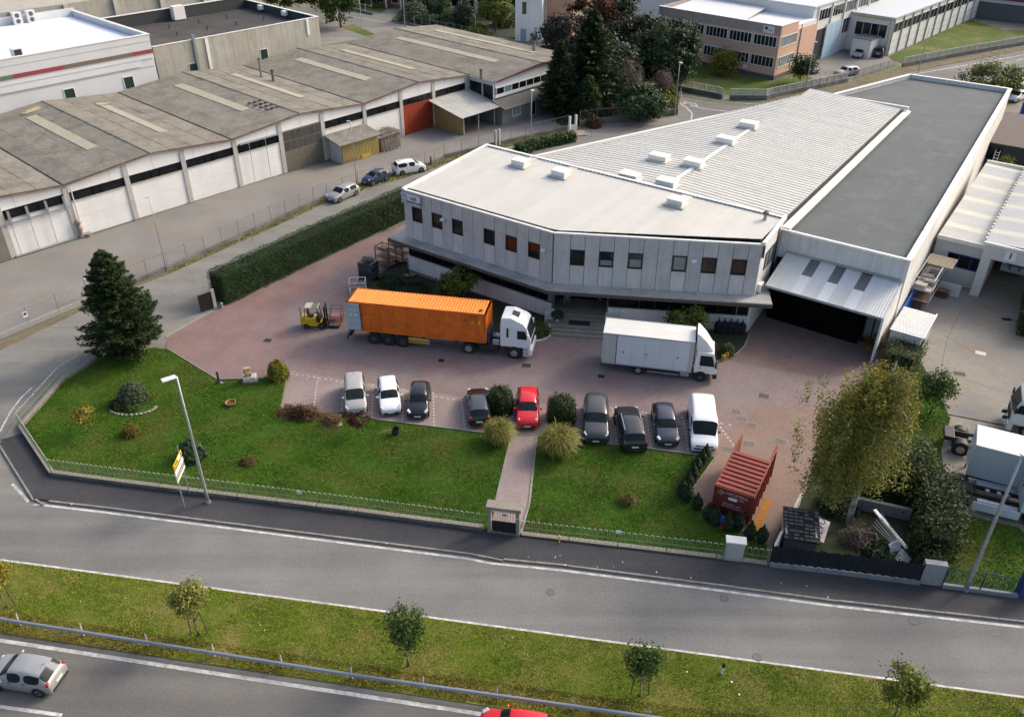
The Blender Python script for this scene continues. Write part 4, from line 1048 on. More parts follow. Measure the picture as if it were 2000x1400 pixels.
for i in range(3): MB().box(19.2 + i * 2, 21.15 + i * 2, f0[1] - .35, f0[1] - .2, 0, 6.1).build('door_leaf', pm('pale_blue_door', (.36, .50, .60), v=.06, s=2), t)
window(FC, 26.2, 31, 3.2, 6.0, t, m_cap, m_glass, fw=.1, d=.04, mull=2)
MB().box(g0[0], 95, g0[1], f0[1] - .01, 0, 6.6).build('low_wing', m_fw, t)
MB().box(g0[0] - .3, 95, g0[1] - .3, f0[1] - .02, 6.6, 6.85).build('low_roof', pm('factory_roof', (.50, .54, .58)), t)
FG = Fac(0, g0[1], 0); FE = Fac(g0[0], 0, -PI / 2)
for i in range(13):
    x = g0[0] + .6 + i * 4.4
    window(FG, x, x + 4.0, 3.9, 5.7, t, m_cap, m_glass, fw=.08, d=.04, mull=1, name='ribbon_window')
    MB().box(x - .3, x - .12, g0[1] - .22, g0[1], 0, 6.5).build('pilaster', m_galv, t)
    for z in (1.2, 2.4): MB().box(x, x + 4.0, g0[1] - .05, g0[1], z, z + .06).build('wall_groove', m_line, t)
window(FE, -f0[1] + 1.2, -g0[1] - .8, 2.9, 5.4, t, m_cap, m_glass, fw=.1, d=.04, mull=3)
MB().box(g0[0] - 4.2, g0[0] - .05, f0[1] - 6.5, f0[1] - 3, 0, 3.2).build('porch', m_fw, t); MB().box(g0[0] - 4.4, g0[0] - .04, f0[1] - 6.7, f0[1] - 2.9, 3.2, 3.35).build('porch_roof', pm('porch_grey', (.16, .16, .16)), t)
MB().tube([(g0[0] - .2, g0[1] + .4, 0), (g0[0] - .2, g0[1] + .4, 6.3), (g0[0] - .2, f0[1] - .5, 6.3)], .09, 6).build('gas_pipe', pm('yellow_pipe', (.55, .40, .08)), t)
t = T('maroon_building', 'maroon clad building with grey plinth at the top right corner', 'building', at(1900, 33), R(-38))
MB().box(0, 40, 2.5, 30, 0, 9).build('wall', pm('maroon_clad', (.19, .03, .055), v=.08, s=2), t); MB().box(-1, 40, -.5, 2.49, 0, 3.4).build('plinth_block', pm('plinth_grey', (.10, .105, .115), v=.1), t); MB().box(-1.2, 40, -.8, 2.6, 3.4, 3.6).build('plinth_cap', m_pil, t)
for i in range(5): MB().box(2 + i * 7.5, 2.5 + i * 7.5, 2.3, 2.49, 3.4, 9).build('pilaster', pm('pale_pink', (.42, .33, .33)), t)
t = T('far_white_hall', 'low white hall half hidden behind the dark trees', 'building', at(1215, 30), R(-40))
MB().box(0, 30, 0, 20, 0, 6).build('wall', m_fw, t); MB().box(-.3, 30, -.3, 20, 6, 6.2).build('roof', pm('factory_roof', (.50, .54, .58)), t); MB().box(0, 26, -8, -.05, 0, 3.2).build('lean_to', pm('lean_grey', (.12, .125, .135), v=.2), t)
for i in range(6): MB().box(i * 4.5, i * 4.5 + .3, -.06, -.02, 0, 5.9).build('wall_rib', m_pil, t)

# ================================================================ neighbour's sheds on the right
NF = Frame(MF.w(aFR[0] + .3, 14.0), -34.9)
t = T('neighbour_workshop', 'white workshop with striped metal roof and bay number one', 'building', (NF.o.x, NF.o.y, 0), NF.a)
m_nw = pm('workshop_white', (.50, .50, .49), v=.05, s=2, c2=(.40, .40, .39), st=.5, ss=.4)
m_nr = pm('workshop_roof', (.52, .53, .52), v=.05, s=2, c2=(.44, .43, .37), st=.5, ss=.4)
m_nrl = pm('workshop_rooflight', (.62, .61, .50), v=.05, s=2)
def NL(px_, py_, z=0):
    v = at(px_, py_, z) - NF.o; return (v.x * math.cos(NF.a) + v.y * math.sin(NF.a), -v.x * math.sin(NF.a) + v.y * math.cos(NF.a))
n0 = NL(1832, 460, 4.6); n1 = NL(1930, 471, 4.6); n2 = NL(1906, 322, 4.6)
xa, xb, yf = n0[0], n1[0], n0[1]
yb = yf + 24.5
MB().box(xa, xb, yf + .2, yb, 0, 4.3).build('wall', m_nw, t)
def ribroof(x0, x1, y0, y1, z0, z1, par, rows=6):
    for i in range(rows):
        c0 = y0 + (y1 - y0) * i / rows; c1 = y0 + (y1 - y0) * (i + 1) / rows
        for (s0, s1, m) in ((c0, c0 + (c1 - c0) * .72, m_nr), (c0 + (c1 - c0) * .72, c1, m_nrl)):
            q = MB(); nn = max(3, int((s1 - s0) / .32)); v = []
            for j in range(nn * 2 + 1):
                y = s0 + (s1 - s0) * j / (nn * 2); u = .045 if j % 2 else 0
                v += [(x0, y, z0 + u), (x1, y, z1 + u)]
            q.add(v, [(2 * j, 2 * j + 1, 2 * j + 3, 2 * j + 2) for j in range(nn * 2)])
            q.build('roof_sheet' if m is m_nr else 'rooflight_sheet', m, par)
ribroof(xa, xb, yf, yb, 4.65, 4.5, t)
MB().box(xa - .02, xb, yf - .06, yf + .06, 4.32, 4.72).build('roof_edge', m_cap, t); MB().box(xa, xb, yb, yb + .2, 4.3, 4.9).build('roof_edge', m_cap, t)
FN = Fac(0, yf + .2, 0)
window(FN, xa + 1.3, xa + 4.5, 1.8, 3.2, t, pm('blue_frame', (.02, .05, .36)), m_glassd, fw=.08, d=.03, mull=2)
xc = xb + .05
MB().box(xc, xc + .8, yf - 1.2, yf + 20, 0, 5.3).box(xc + .8, xc + 14, yf - 1.2, yf - .8, 4.0, 5.3).build('bay_wall', m_nw, t)
MB().box(xc + .8, xc + 14, yf + 14, yf + 14.2, 0, 4.9).build('bay_back', m_core, t)
ribroof(xc - .1, xc + 14, yf - 1.0, yf + 25, 5.42, 6.3, t, 7)
MB().box(xc - .15, xc + 14, yf - 1.3, yf - 1.1, 5.3, 5.55).build('roof_edge', m_cap, t)
for i in range(26): MB().box(xc - .25, xc - .12, yf + i * .95, yf + .4 + i * .95, 5.35, 5.45).build('sheet_end', m_galv, t)
nx = NL(1990, 467, 4.7)[0]
MB().box(nx - .45, nx + .45, yf - 1.24, yf - 1.21, 4.25, 5.15).build('number_plate', pm('plate_white', (.7, .7, .7)), t); text('1', .8, m_black, t, (nx, yf - 1.245, 4.7), (PI / 2, 0, 0), bold=.02); MB().box(xc + 14, xc + 14.3, yf - 1.2, yf + 25, 0, 5.2).build('bay_wall', m_nw, t)  # last wall: unseen right side, added to keep light out of the bay
t = T('dark_outhouse', 'small dark outhouse with brown felt roof behind the workshop', 'shed', at(1945, 325), MF.a)
MB().box(-3.5, 9, 0, 12, 0, 2.9).build('wall', pm('slate_render', (.06, .066, .075), v=.15), t)
MB().add([(-4.0, -.6, 2.95), (9.5, -.6, 2.95), (9.5, 12.5, 3.6), (-4.0, 12.5, 3.6), (-4.0, -.6, 3.1), (9.5, -.6, 3.1), (9.5, 12.5, 3.75), (-4.0, 12.5, 3.75)], [(0, 3, 2, 1), (4, 5, 6, 7), (0, 1, 5, 4), (1, 2, 6, 5), (2, 3, 7, 6), (3, 0, 4, 7)]).build('roof', pm('brown_felt', (.085, .075, .075), v=.15, s=2, c2=(.11, .07, .06), st=.7, ss=.25), t)
F7 = Fac(0, 0, 0); window(F7, -1.6, .2, .9, 2.4, t, m_frame, m_glassd, fw=.07, d=.02)
t = T('blue_container', 'open blue tipping container beyond the brown felt roof', 'container', at(1990, 228), MF.a + .1)
b = MB().box(0, 7, 0, .1, 0, 2.2).box(0, 7, 2.4, 2.5, 0, 2.2).box(0, .1, .1, 2.4, 0, 2.2).box(6.9, 7, .1, 2.4, 0, 2.2).box(0, 7, 0, 2.5, 0, .12); b.build('tub', pm('blue_paint', (.02, .085, .34), rough=.5), t)
for i in range(6): MB().box(.4 + i * 1.2, .52 + i * 1.2, -.09, -.002, .1, 2.1).build('rib', pm('blue_paint', (.02, .085, .34)), t)
t = T('white_garden_shed', 'small white ribbed metal roofed shed beside the annex wall', 'shed', at(1745, 668), MF.a)
x0, y0 = 0, 0
def GL(px_, py_, z):
    v = at(px_, py_, z) - at(1745, 668); return (v.x * math.cos(MF.a) + v.y * math.sin(MF.a), -v.x * math.sin(MF.a) + v.y * math.cos(MF.a))
q0 = GL(1738, 642, 2.5); q1 = GL(1803, 660, 2.5); q2 = GL(1768, 598, 2.5)
dx, dy = q1[0] - q0[0], q2[1] - q0[1]
MB().box(q0[0] + .1, q0[0] + dx - .1, q0[1] + .1, q0[1] + dy, 0, 2.4).build('wall', m_nw, t)
for i in range(14):
    y = q0[1] + dy * i / 14
    MB().box(q0[0], q0[0] + dx, y, y + dy / 14 * .6 - .004, 2.42, 2.50).box(q0[0], q0[0] + dx, y + dy / 14 * .6, y + dy / 14 - .004, 2.405, 2.45).build('roof_sheet', m_cap, t)
MB().box(q0[0] + dx, q0[0] + dx + .1, q0[1] - .1, q0[1] + dy, 2.35, 2.6).build('roof_edge', m_cap, t)
# ================================================================ vehicles
m_tyre = pm('tyre_rubber', (.016, .016, .017), rough=.9, v=.2, s=8, co='obj')
m_rim = pm('alloy_rim', (.36, .37, .38), rough=.35, v=.15, s=6, metal=.6, co='obj')
m_rimd = pm('dark_rim', (.07, .07, .075), rough=.4, v=.15, s=6, metal=.5, co='obj')
m_plas = pm('black_plastic', (.02, .02, .021), rough=.6, v=.15, s=6, co='obj')
m_cglass = pm('car_glass', (.02, .028, .03), rough=.07, v=.4, s=1.5, spec=.07, co='obj')
m_head = pm('headlamp', (.55, .57, .58), rough=.12, v=.1, s=6, co='obj')
m_tail = pm('tail_lamp', (.42, .012, .012), rough=.2, v=.1, s=6, co='obj')
m_plate = pm('number_plate', (.68, .68, .66), rough=.5, v=.06, s=10, co='obj')
PROF = {  # t from the nose, height fraction, width fraction, is-cabin
 'hatch': dict(st=[(0, .40, .74), (.015, .47, .88), (.07, .56, .96), (.17, .615, .99), (.265, .66, 1), (.40, .94, 1), (.47, .985, 1), (.58, 1.0, 1), (.61, 1.0, 1), (.76, .985, 1), (.87, .94, .99), (.955, .67, .96), (.985, .58, .92), (1.0, .42, .80)], ws=(4, 5), rw=(10, 11), roof=.70),
 'mpv': dict(st=[(0, .38, .74), (.015, .44, .88), (.06, .52, .96), (.12, .565, .99), (.19, .62, 1), (.37, .93, 1), (.44, .98, 1), (.58, 1.0, 1), (.61, 1.0, 1), (.80, .985, 1), (.92, .95, .99), (.97, .66, .96), (.99, .56, .92), (1.0, .40, .82)], ws=(4, 5), rw=(10, 11), roof=.74),
 'suv': dict(st=[(0, .42, .78), (.012, .50, .90), (.06, .59, .97), (.17, .635, 1), (.27, .665, 1), (.39, .94, 1), (.46, .985, 1), (.58, 1.0, 1), (.61, 1.0, 1), (.80, .985, 1), (.90, .95, .99), (.965, .68, .97), (.99, .58, .94), (1.0, .42, .84)], ws=(4, 5), rw=(10, 11), roof=.74),
 'city': dict(st=[(0, .42, .70), (.015, .49, .86), (.07, .58, .95), (.16, .635, .99), (.245, .67, 1), (.39, .93, 1), (.47, .985, 1), (.60, 1.0, 1), (.63, .995, 1), (.78, .955, .99), (.86, .91, .97), (.955, .66, .93), (.985, .57, .89), (1.0, .42, .78)], ws=(4, 5), rw=(10, 11), roof=.68),
 'van': dict(st=[(0, .30, .80), (.012, .36, .92), (.05, .43, .98), (.11, .475, 1), (.17, .53, 1), (.29, .93, 1), (.34, .985, 1), (.45, 1.0, 1), (.47, 1.0, 1), (.75, 1.0, 1), (.95, .985, 1), (.985, .62, .985), (.995, .45, .97), (1.0, .30, .92)], ws=(4, 5), rw=(10, 11), roof=.86),
}
def car(name, label, cat, loc, rz, L, W, H, pmat, kind='hatch', group=None, rims=None, roofm=None, wr=.31, sub=2, panel_van=False, rails=False, tail_out=True, side_paint=None, pan=False):
    t = T(name, label, cat, loc, rz, group)
    P_ = PROF[kind]; st = P_['st']; hw = W / 2
    n = len(st); NB, NG = 3, 2
    verts = []; idx = []
    belt0, belt1 = (.575, .62)
    for i, (tt, hz, wf) in enumerate(st):
        x = L / 2 - tt * L; zt = hz * H; w_ = hw * wf
        cabin = P_['ws'][1] <= i <= P_['rw'][0]
        zb = min((belt0 + (belt1 - belt0) * tt) * H * (.86 if kind == 'van' else 1), zt - .03 * H)
        if i == 0 or i == n - 1: zb = zt - .06 * H
        low = .19 + (.12 if i in (0, n - 1) else 0)
        if cabin: yr = hw * P_['roof']; sec = [(w_ * .93, low), (w_ * .995, .30 * H), (w_, .46 * H), (w_ * .965, zb), (yr * 1.06, zt - .07 * H), (yr * .90, zt - .015 * H), (yr * .45, zt), (0, zt + .004 * H)]
        else: sec = [(w_ * .93, low), (w_ * .995, min(.30 * H, zb - .08)), (w_, min(.46 * H, zb - .03)), (w_ * .95, zb), (w_ * .84, zt - .014 * H), (w_ * .66, zt), (w_ * .33, zt + .012 * H), (0, zt + .016 * H)]
        row = []
        for s_ in (1, -1):
            for (y, z) in (sec if s_ == 1 else sec[-2::-1]): row.append(len(verts)); verts.append((x, s_ * y, z))
        idx.append(row)
    faces = []; mi = []
    m = len(idx[0])  # 15
    for i in range(n - 1):
        for j in range(m - 1):
            faces.append((idx[i][j], idx[i + 1][j], idx[i + 1][j + 1], idx[i][j + 1]))
            jj = j if j < 7 else 13 - j
            k = 0
            if i == P_['ws'][0] and jj >= 4: k = 1
            elif i == P_['rw'][0] and jj >= 4 and not panel_van: k = 2
            elif jj == 3 and P_['ws'][1] <= i < P_['rw'][0] and i not in (7,) and not (panel_van and i > 7): k = 3
            elif jj >= 4 and P_['ws'][1] <= i < P_['rw'][0] and (roofm or pan): k = 4
            mi.append(k)
    faces.append(tuple(idx[0])); mi.append(0); faces.append(tuple(idx[-1][::-1])); mi.append(0)
    me = bpy.data.meshes.new('tmp'); me.from_pydata(verts, [], faces)
    me.polygons.foreach_set('material_index', mi)
    o = bpy.data.objects.new('tmp', me); COL.objects.link(o)
    for q in range(5): me.materials.append(m_plas)
    # crease the glass edges so that panes stay crisp
    md = o.modifiers.new('s', 'SUBSURF'); md.levels = sub; md.render_levels = sub
    cr = me.attributes.new('crease_edge', 'FLOAT', 'EDGE')
    ef = {}
    for p in me.polygons:
        for e in p.edge_keys: ef.setdefault(e, []).append(p.material_index)
    vals = []
    for e in me.edges:
        s_ = set(ef.get(tuple(sorted(e.vertices)), [])); vals.append(1.0 if len(s_) > 1 else (.0))
    cr.data.foreach_set('value', vals)
    dg = bpy.context.evaluated_depsgraph_get(); ev = o.evaluated_get(dg); m2 = ev.to_mesh()
    co = np.empty(len(m2.vertices) * 3, np.float32); m2.vertices.foreach_get('co', co); co = co.reshape(-1, 3)
    fs = [tuple(p.vertices) for p in m2.polygons]; ms = [p.material_index for p in m2.polygons]
    ev.to_mesh_clear(); bpy.data.objects.remove(o); bpy.data.meshes.remove(me)
    names = ['body', 'windscreen', 'rear_window', 'side_window', 'roof']
    mats = [pmat, m_cglass, m_cglass, m_cglass, roofm or m_cglass]
    def sub_mesh(nm, sel, mm):
        if not sel: return
        us = sorted({v for f in sel for v in f}); mp = {v: i for i, v in enumerate(us)}
        mesh_obj(nm, [co[v] for v in us], [tuple(mp[v] for v in f) for f in sel], mm, t, True)
    for k in range(5):
        sel = [f for f, a in zip(fs, ms) if a == k]
        if k == 3:
            for sg in (1, -1):
                ss_ = [f for f in sel if co[f[0]][1] * sg > 0]
                # split by pillar
                xs_ = st[7][0] * .5 + st[8][0] * .5; xc = L / 2 - xs_ * L
                for fb in (True, False): sub_mesh('side_window', [f for f in ss_ if (np.mean([co[v][0] for v in f]) > xc) == fb], m_cglass)
        else: sub_mesh(names[k], sel, mats[k])
    # wheels
    wx = (L * .5 - L * .185, -L * .5 + L * .195)
    for x in wx:
        for s_ in (1, -1):
            y = s_ * (hw - .02)
            MB().lathe((x, s_ * (hw - .235), wr + .01), [(wr + .055, -.0), (wr + .055, .245)] if s_ > 0 else [(wr + .055, -.245), (wr + .055, 0)], 20, 'y').build('wheel_arch', m_plas, t)
            whl = MB().lathe((x, y, wr), [(wr * .6, s_ * .035), (wr * .93, s_ * .03), (wr, s_ * .0), (wr, -s_ * .17), (wr * .6, -s_ * .18)], 20, 'y').build('wheel', m_tyre, t)
            MB().lathe((x, y, wr), [(wr * .02, s_ * .03), (wr * .55, s_ * .038), (wr * .63, s_ * .02), (wr * .63, -s_ * .02)], 20, 'y').build('rim', rims or m_rim, whl)
            q = MB()
            for k in range(5): a = 2 * PI * k / 5; q.obox((x + math.cos(a + .6) * wr * .36, y + s_ * .034, wr + math.sin(a + .6) * wr * .36), (wr * .16, .012, wr * .22), ry=-a - .6)
            q.build('rim_opening', m_plas, whl)['kind'] = 'stuff'
    xn = L / 2; xt = -L / 2
    for s_ in (1, -1):
        hz = st[2][1] * H - .085 * H
        if kind == 'city': MB().ell((xn - .075 * L, s_ * hw * .70, hz + .02), (.13, .13, .12), 12, 8).build('headlight', m_head, t, True)
        else: MB().obox((xn - .062 * L, s_ * hw * .76, hz + .02), (.36, .24, .15), rz=-s_ * .62, ry=.30).build('headlight', m_head, t, bev=.05)
        tz = .60 * H if kind != 'van' else .5 * H
        MB().obox((xt + .042 * L, s_ * hw * .80, tz - .03), (.14, .20, .24), rz=s_ * .4, ry=-.25).build('tail_light', m_tail, t, bev=.05)
        mz = .655 * H if kind != 'van' else .56 * H; mx = xn - (st[P_['ws'][0]][0] + .075) * L
        MB().ell((mx, s_ * (hw + .09), mz), (.08, .12, .075), 8, 6).build('wing_mirror', side_paint or pmat, t, True)
        for xh in (.08, -.13): MB().obox((xh * L, s_ * (hw * .985), .56 * H if kind != 'van' else .44 * H), (.16, .03, .03)).build('door_handle', m_plas, t)
        if rails: MB().bar((L * .08, s_ * hw * P_['roof'] * .98, H * .985), (-L * .32, s_ * hw * P_['roof'] * .96, H * .965), .05, .05).build('roof_rail', m_rim, t)
    MB().obox((xn - .016 * L, 0, .34 * H), (.10, W * .62, .11)).build('grille', m_plas, t, bev=.03)
    MB().obox((xn - .004 * L, 0, .245 * H), (.10, W * .72, .10)).build('lower_grille', m_plas, t, bev=.03)
    MB().obox((xn + .0285, 0, .275 * H), (.015, .50, .11)).build('number_plate', m_plate, t)
    MB().obox((xt - .012, 0, .42 * H), (.02, .50, .11), ry=.1).build('number_plate', m_plate, t)
    MB().obox((xt + .02, 0, .24 * H), (.12, W * .74, .14)).build('rear_bumper', m_plas, t, bev=.04)
    if not panel_van: MB().tube([(xt + .20 * L, 0, H * .97), (xt + .14 * L, 0, H * 1.07)], .012, 5).build('aerial', m_plas, t)
    return t
p_white = paint('white_paint', (.74, .75, .76)); p_silver = paint('silver_paint', (.32, .325, .33), rough=.3, metal=.25)
p_beige = paint('champagne_paint', (.42, .405, .38), rough=.3, metal=.25); p_black = paint('black_paint', (.012, .012, .014), rough=.18)
p_black2 = paint('black_paint_warm', (.016, .013, .012), rough=.2); p_dgrey = paint('dark_grey_paint', (.045, .048, .052), rough=.22, metal=.2)
p_blue = paint('dark_blue_paint', (.03, .038, .06), rough=.22, metal=.2); p_navy = paint('navy_paint', (.015, .03, .065), rough=.22)
p_red = paint('red_paint', (.60, .012, .018), rough=.2); p_grey = paint('grey_paint', (.16, .17, .18), rough=.25)
def head(a, b): v = at(*b) - at(*a); return math.atan2(v.y, v.x)
def mid(a, b): v = (at(*a) + at(*b)) / 2; return Vector((v.x, v.y, .013))
G1 = 'cars parked in the brick yard'
# (rear ground pixel, nose ground pixel)
def park(name, label, rear, nose, L, W, H, m, kind, group=G1, z=.013, **k):
    r_, n_ = at(*rear), at(*nose); d = (n_ - r_).normalized(); c = n_ - d * (L / 2) if k.pop('by_nose', True) else (r_ + n_) / 2
    return car(name, label, 'van' if kind == 'van' else 'car', (c.x, c.y, z), math.atan2(d.y, d.x), L, W, H, m, kind, group, **k)
park('parked_car', 'champagne silver people carrier parked leftmost in the row beside the brush pile', (694, 758), (697, 813), 4.2, 1.70, 1.62, p_beige, 'mpv')
park('parked_car', 'white hatchback parked between champagne people carrier and black hatchback', (758, 760), (765, 814), 4.2, 1.68, 1.46, p_white, 'hatch')
park('parked_car', 'black hatchback with pale headlights parked facing the lawn beside white hatchback', (822, 772), (816, 822), 3.85, 1.68, 1.5, p_black, 'hatch', pan=False)
park('parked_car', 'black hatchback parked tail out beside clipped bush, its glass roof showing', (937, 833), (933, 775), 4.35, 1.74, 1.46, p_black2, 'hatch', roofm=paint('glass_roof', (.05, .055, .065), rough=.1), by_nose=False)
park('parked_car', 'bright red rounded car parked at the top of the garden path', (1031, 778), (1030, 842), 4.4, 1.8, 1.60, p_red, 'city', wr=.33)
park('parked_car', 'dark grey off-roader parked facing the lawn beside pampas grass', (1163, 795), (1163, 872), 4.95, 1.95, 1.78, p_dgrey, 'suv', wr=.36, rims=m_rimd)
park('parked_car', 'black off-roader parked tail out with silver roof rails and red lamps', (1238, 883), (1221, 815), 4.85, 1.9, 1.68, p_black, 'suv', rails=True, wr=.35, by_nose=False)
park('parked_car', 'dark blue hatchback parked between black off-roader and white van', (1292, 808), (1304, 876), 4.45, 1.76, 1.47, p_blue, 'hatch')
park('parked_van', 'white panel van with dark windscreen parked at the end of the row', (1366, 800), (1374, 888), 5.5, 1.98, 2.0, p_white, 'van', panel_van=True, side_paint=m_plas, wr=.33)
G2 = 'cars parked along the side street'
park('parked_car', 'silver hatchback parked on the verge nearest in the side street', (693, 376), (645, 397), 4.3, 1.80, 1.47, p_silver, 'hatch', G2, .02)
park('parked_car', 'small dark blue city car parked between silver and white cars', (755, 348), (713, 363), 3.57, 1.63, 1.49, p_navy, 'city', G2, .02, wr=.29)
park('parked_car', 'white tall hatchback parked farthest along the fence in the side street', (776, 340), (829, 331), 4.1, 1.78, 1.66, p_white, 'mpv', G2, .02)
G3 = 'cars beside the white factory'
park('parked_car', 'silver estate car parked against the factory porch wall', (1692, 104), (1671, 115), 4.5, 1.78, 1.5, p_silver, 'mpv', G3, .05, sub=1)
park('parked_car', 'dark people carrier parked against the factory wall by yellow pipe', (1710, 117), (1722, 104), 4.6, 1.85, 1.75, p_black, 'mpv', G3, .05, sub=1)
park('parked_car', 'grey car parked behind the balustrade in the factory yard', (1668, 145), (1632, 150), 4.6, 1.8, 1.5, p_silver, 'hatch', G3, .05, sub=1)
park('parked_car', 'dark car half hidden behind small tree beside the pink office', (1572, 136), (1590, 146), 4.4, 1.8, 1.5, p_grey, 'hatch', G3, .05, sub=1)
for i, (r_, n_, lb) in enumerate([((1992, 192), (1972, 200), 'nearest white car in the group beyond the annex roof, at the frame edge'), ((1998, 180), (1978, 188), 'middle white car in the group beyond the annex roof'), ((2004, 168), (1986, 176), 'farthest white car in the group beyond the annex roof')]):
    park('parked_car', lb, r_, n_, 4.4, 1.8, 1.6, p_white, 'mpv', 'white cars beyond the annex', .0, sub=1)
car('passing_car', 'silver three door hatchback driving left on the highway', 'car', mid((128, 1338), (-13, 1318)), head((112, 1330), (0, 1314)), 3.9, 1.74, 1.54, p_silver, 'city', sub=3)
car('passing_car', 'red car driving along the highway, cut off by the bottom edge', 'car', at(1010, 1436), head((1100, 1448), (940, 1424)), 3.9, 1.68, 1.45, p_red, 'hatch', sub=3)
def wheel(par, x, y, s_, r=.5, wd=.3, rim=None, twin=False):
    wd = wd * (1.9 if twin else 1)
    w_ = MB().lathe((x, y, r), [(r * .55, s_ * .0), (r * .94, s_ * .01), (r, -s_ * .04), (r, -s_ * (wd - .04)), (r * .6, -s_ * wd)], 24, 'y').build('wheel', m_tyre, par)
    MB().lathe((x, y, r), [(r * .12, s_ * (.06 if not twin else -.02)), (r * .2, s_ * (.05 if not twin else -.03)), (r * .3, -s_ * .02 if not twin else -s_ * .12), (r * .52, s_ * .005), (r * .58, s_ * .012)], 20, 'y').build('rim', rim or m_rim, w_)
    return w_
# ================================================================ articulated truck with orange container
OA = R(-10.507); OC = Vector((-14.134, 63.405, .012))
m_orange = pm('orange_container', (.70, .15, .012), rough=.55, v=.10, s=2.5, c2=(.52, .09, .012), st=.5, ss=.6, c3=(.16, .045, .02), st3=.4, s3=1.6, co='obj', streak=.25)
m_orange2 = pm('orange_roof', (.80, .255, .03), rough=.5, v=.08, s=2, c2=(.66, .20, .02), st=.4, ss=.7, c3=(.3, .10, .03), st3=.3, s3=3, co='obj')
m_rust = pm('dark_rust', (.07, .03, .015), rough=.9, v=.3, co='obj')
ct = T('shipping_container', 'long orange corrugated shipping container on the articulated truck trailer', 'container', OC + Vector((0, 0, 1.2)), OA)
CL, CW, CH = 12.19, 2.44, 2.85
def corr(n, p0, du, dn, dz, depth, duty=.5):
    q = MB(); v = []; L_ = 1.0 / n
    for i in range(n):
        for t_, d_ in ((0, 0), (.28, 0), (.40, depth), (.78, depth), (.90, 0)):
            p = Vector(p0) + Vector(du) * (i + t_) * L_ + Vector(dn) * d_; v += [p, p + Vector(dz)]
    p = Vector(p0) + Vector(du); v += [p, p + Vector(dz)]
    k = len(v) // 2
    return q.add(v, [(2 * i, 2 * i + 2, 2 * i + 3, 2 * i + 1) for i in range(k - 1)])
corr(42, (.15, .05, .16), (CL - .3, 0, 0), (0, -1, 0), (0, 0, CH - .30), .036).build('side_wall', m_orange, ct)
corr(42, (CL - .15, CW - .05, .16), (-(CL - .3), 0, 0), (0, 1, 0), (0, 0, CH - .30), .036).build('side_wall', m_orange, ct)
corr(9, (CL - .05, .1, .16), (0, CW - .2, 0), (1, 0, 0), (0, 0, CH - .30), .036).build('front_wall', m_orange, ct)
corr(44, (.2, .06, CH - .06), (CL - .4, 0, 0), (0, 0, 1), (0, CW - .12, 0), .03).build('roof', m_orange2, ct)
MB().box(.1, CL - .1, .1, CW - .1, .14, .2).build('floor', m_plas, ct)
for y in (0, CW - .1):
    MB().box(.12, CL - .12, y, y + .1, CH - .14, CH - .04).build('top_rail', m_orange, ct); MB().box(.12, CL - .12, y, y + .1, .0, .16).build('bottom_rail', m_orange, ct)
for x in (0, CL - .15):
    for y in (0, CW - .15):
        MB().box(x, x + .15, y, y + .15, .12, CH - .12).build('corner_post', m_orange, ct)
        for z in (0, CH - .12): MB().box(x - .004, x + .17, y - .004, y + .156, z, z + .12).build('corner_casting', m_rust, ct)
MB().box(0, .14, .15, CW - .15, CH - .16, CH - .02).build('door_header', m_rust, ct); MB().box(0, .14, .15, CW - .15, 0, .14).build('door_sill', m_rust, ct)
MB().box(2.6, 3.4, -.012, .02, CH - .12, CH - .05).build('rust_scar', m_rust, ct); MB().box(11.45, 11.75, .35, .75, CH - .025, CH - .015).build('rust_scar', m_rust, ct)
m_door = pm('grey_door', (.36, .43, .48), rough=.5, v=.06, s=3, co='obj')
for nm, y in (('door', -.10), ('door', CW + .05)):
    d = MB().box(.05, 1.2, y, y + .05, .14, CH - .15).build(nm, m_door, ct)
    for z in (.7, 1.25, 1.8, 2.3): MB().box(.12, 1.12, y - .012, y - .001, z, z + .08).build('door_rib', pm('grey_door_rib', (.29, .35, .39), co='obj'), d)
    for x in (.3, .72): MB().box(x, x + .17, y - .02, y - .013, 1.5, 1.75).build('notice', m_plate, d)
    MB().box(1.2, 1.26, y - .01, y + .05, .14, CH - .15).build('hinge_edge', m_rust, ct)
text('ZIMU', .3, m_rust, ct, (11.1, -.0405 + .03 - .02, 2.45), (PI / 2, 0, 0)); text('22G1', .22, m_rust, ct, (10.45, -.03, 2.1), (PI / 2, 0, 0))
m_yel = pm('yellow_label', (.75, .50, .02), co='obj')
MB().add([(11.0 + dx_, -.012, 1.85 + dz_) for dx_, dz_ in ((-.13, 0), (.13, 0), (0, .24))], [(0, 1, 2)]).build('warning_label', m_yel, ct); 
for z in (1.78, 1.98): MB().box(11.5, 11.7, -.018, -.008, z, z + .16).build('warning_label', m_yel, ct)

tk = T('articulated_truck', 'white tractor unit coupled to dark skeletal trailer carrying the orange container', 'truck', OC, OA)
MB().box(.3, 12.3, .75, .95, .95, 1.18).build('chassis_beam', m_plas, tk); MB().box(.3, 12.3, 1.5, 1.7, .95, 1.18).build('chassis_beam', m_plas, tk)
for x in (.2, 3.0, 6.5, 9.5, 12.0): MB().box(x, x + .2, .0, 2.44, 1.02, 1.19).build('cross_member', m_plas, tk)
for x in (2.2, 3.5, 4.8):
    for y, s_ in ((-.03, -1), (2.47, 1)): wheel(tk, x, y, s_, .5, .36, m_rimd)
    MB().lathe((x, -.03, .52), [(.58, 0), (.58, .38)], 20, 'y').build('mudguard', m_plas, tk)
    MB().box(x - .08, x + .08, .3, 2.1, .42, .58).build('axle', m_plas, tk)
gd_ = MB().box(5.35, 7.1, -.06, -.02, .55, .75).box(5.35, 7.1, -.06, -.02, .85, 1.02).build('side_guard', pm('yellow_guard', (.62, .40, .05), rough=.5, co='obj'), tk)
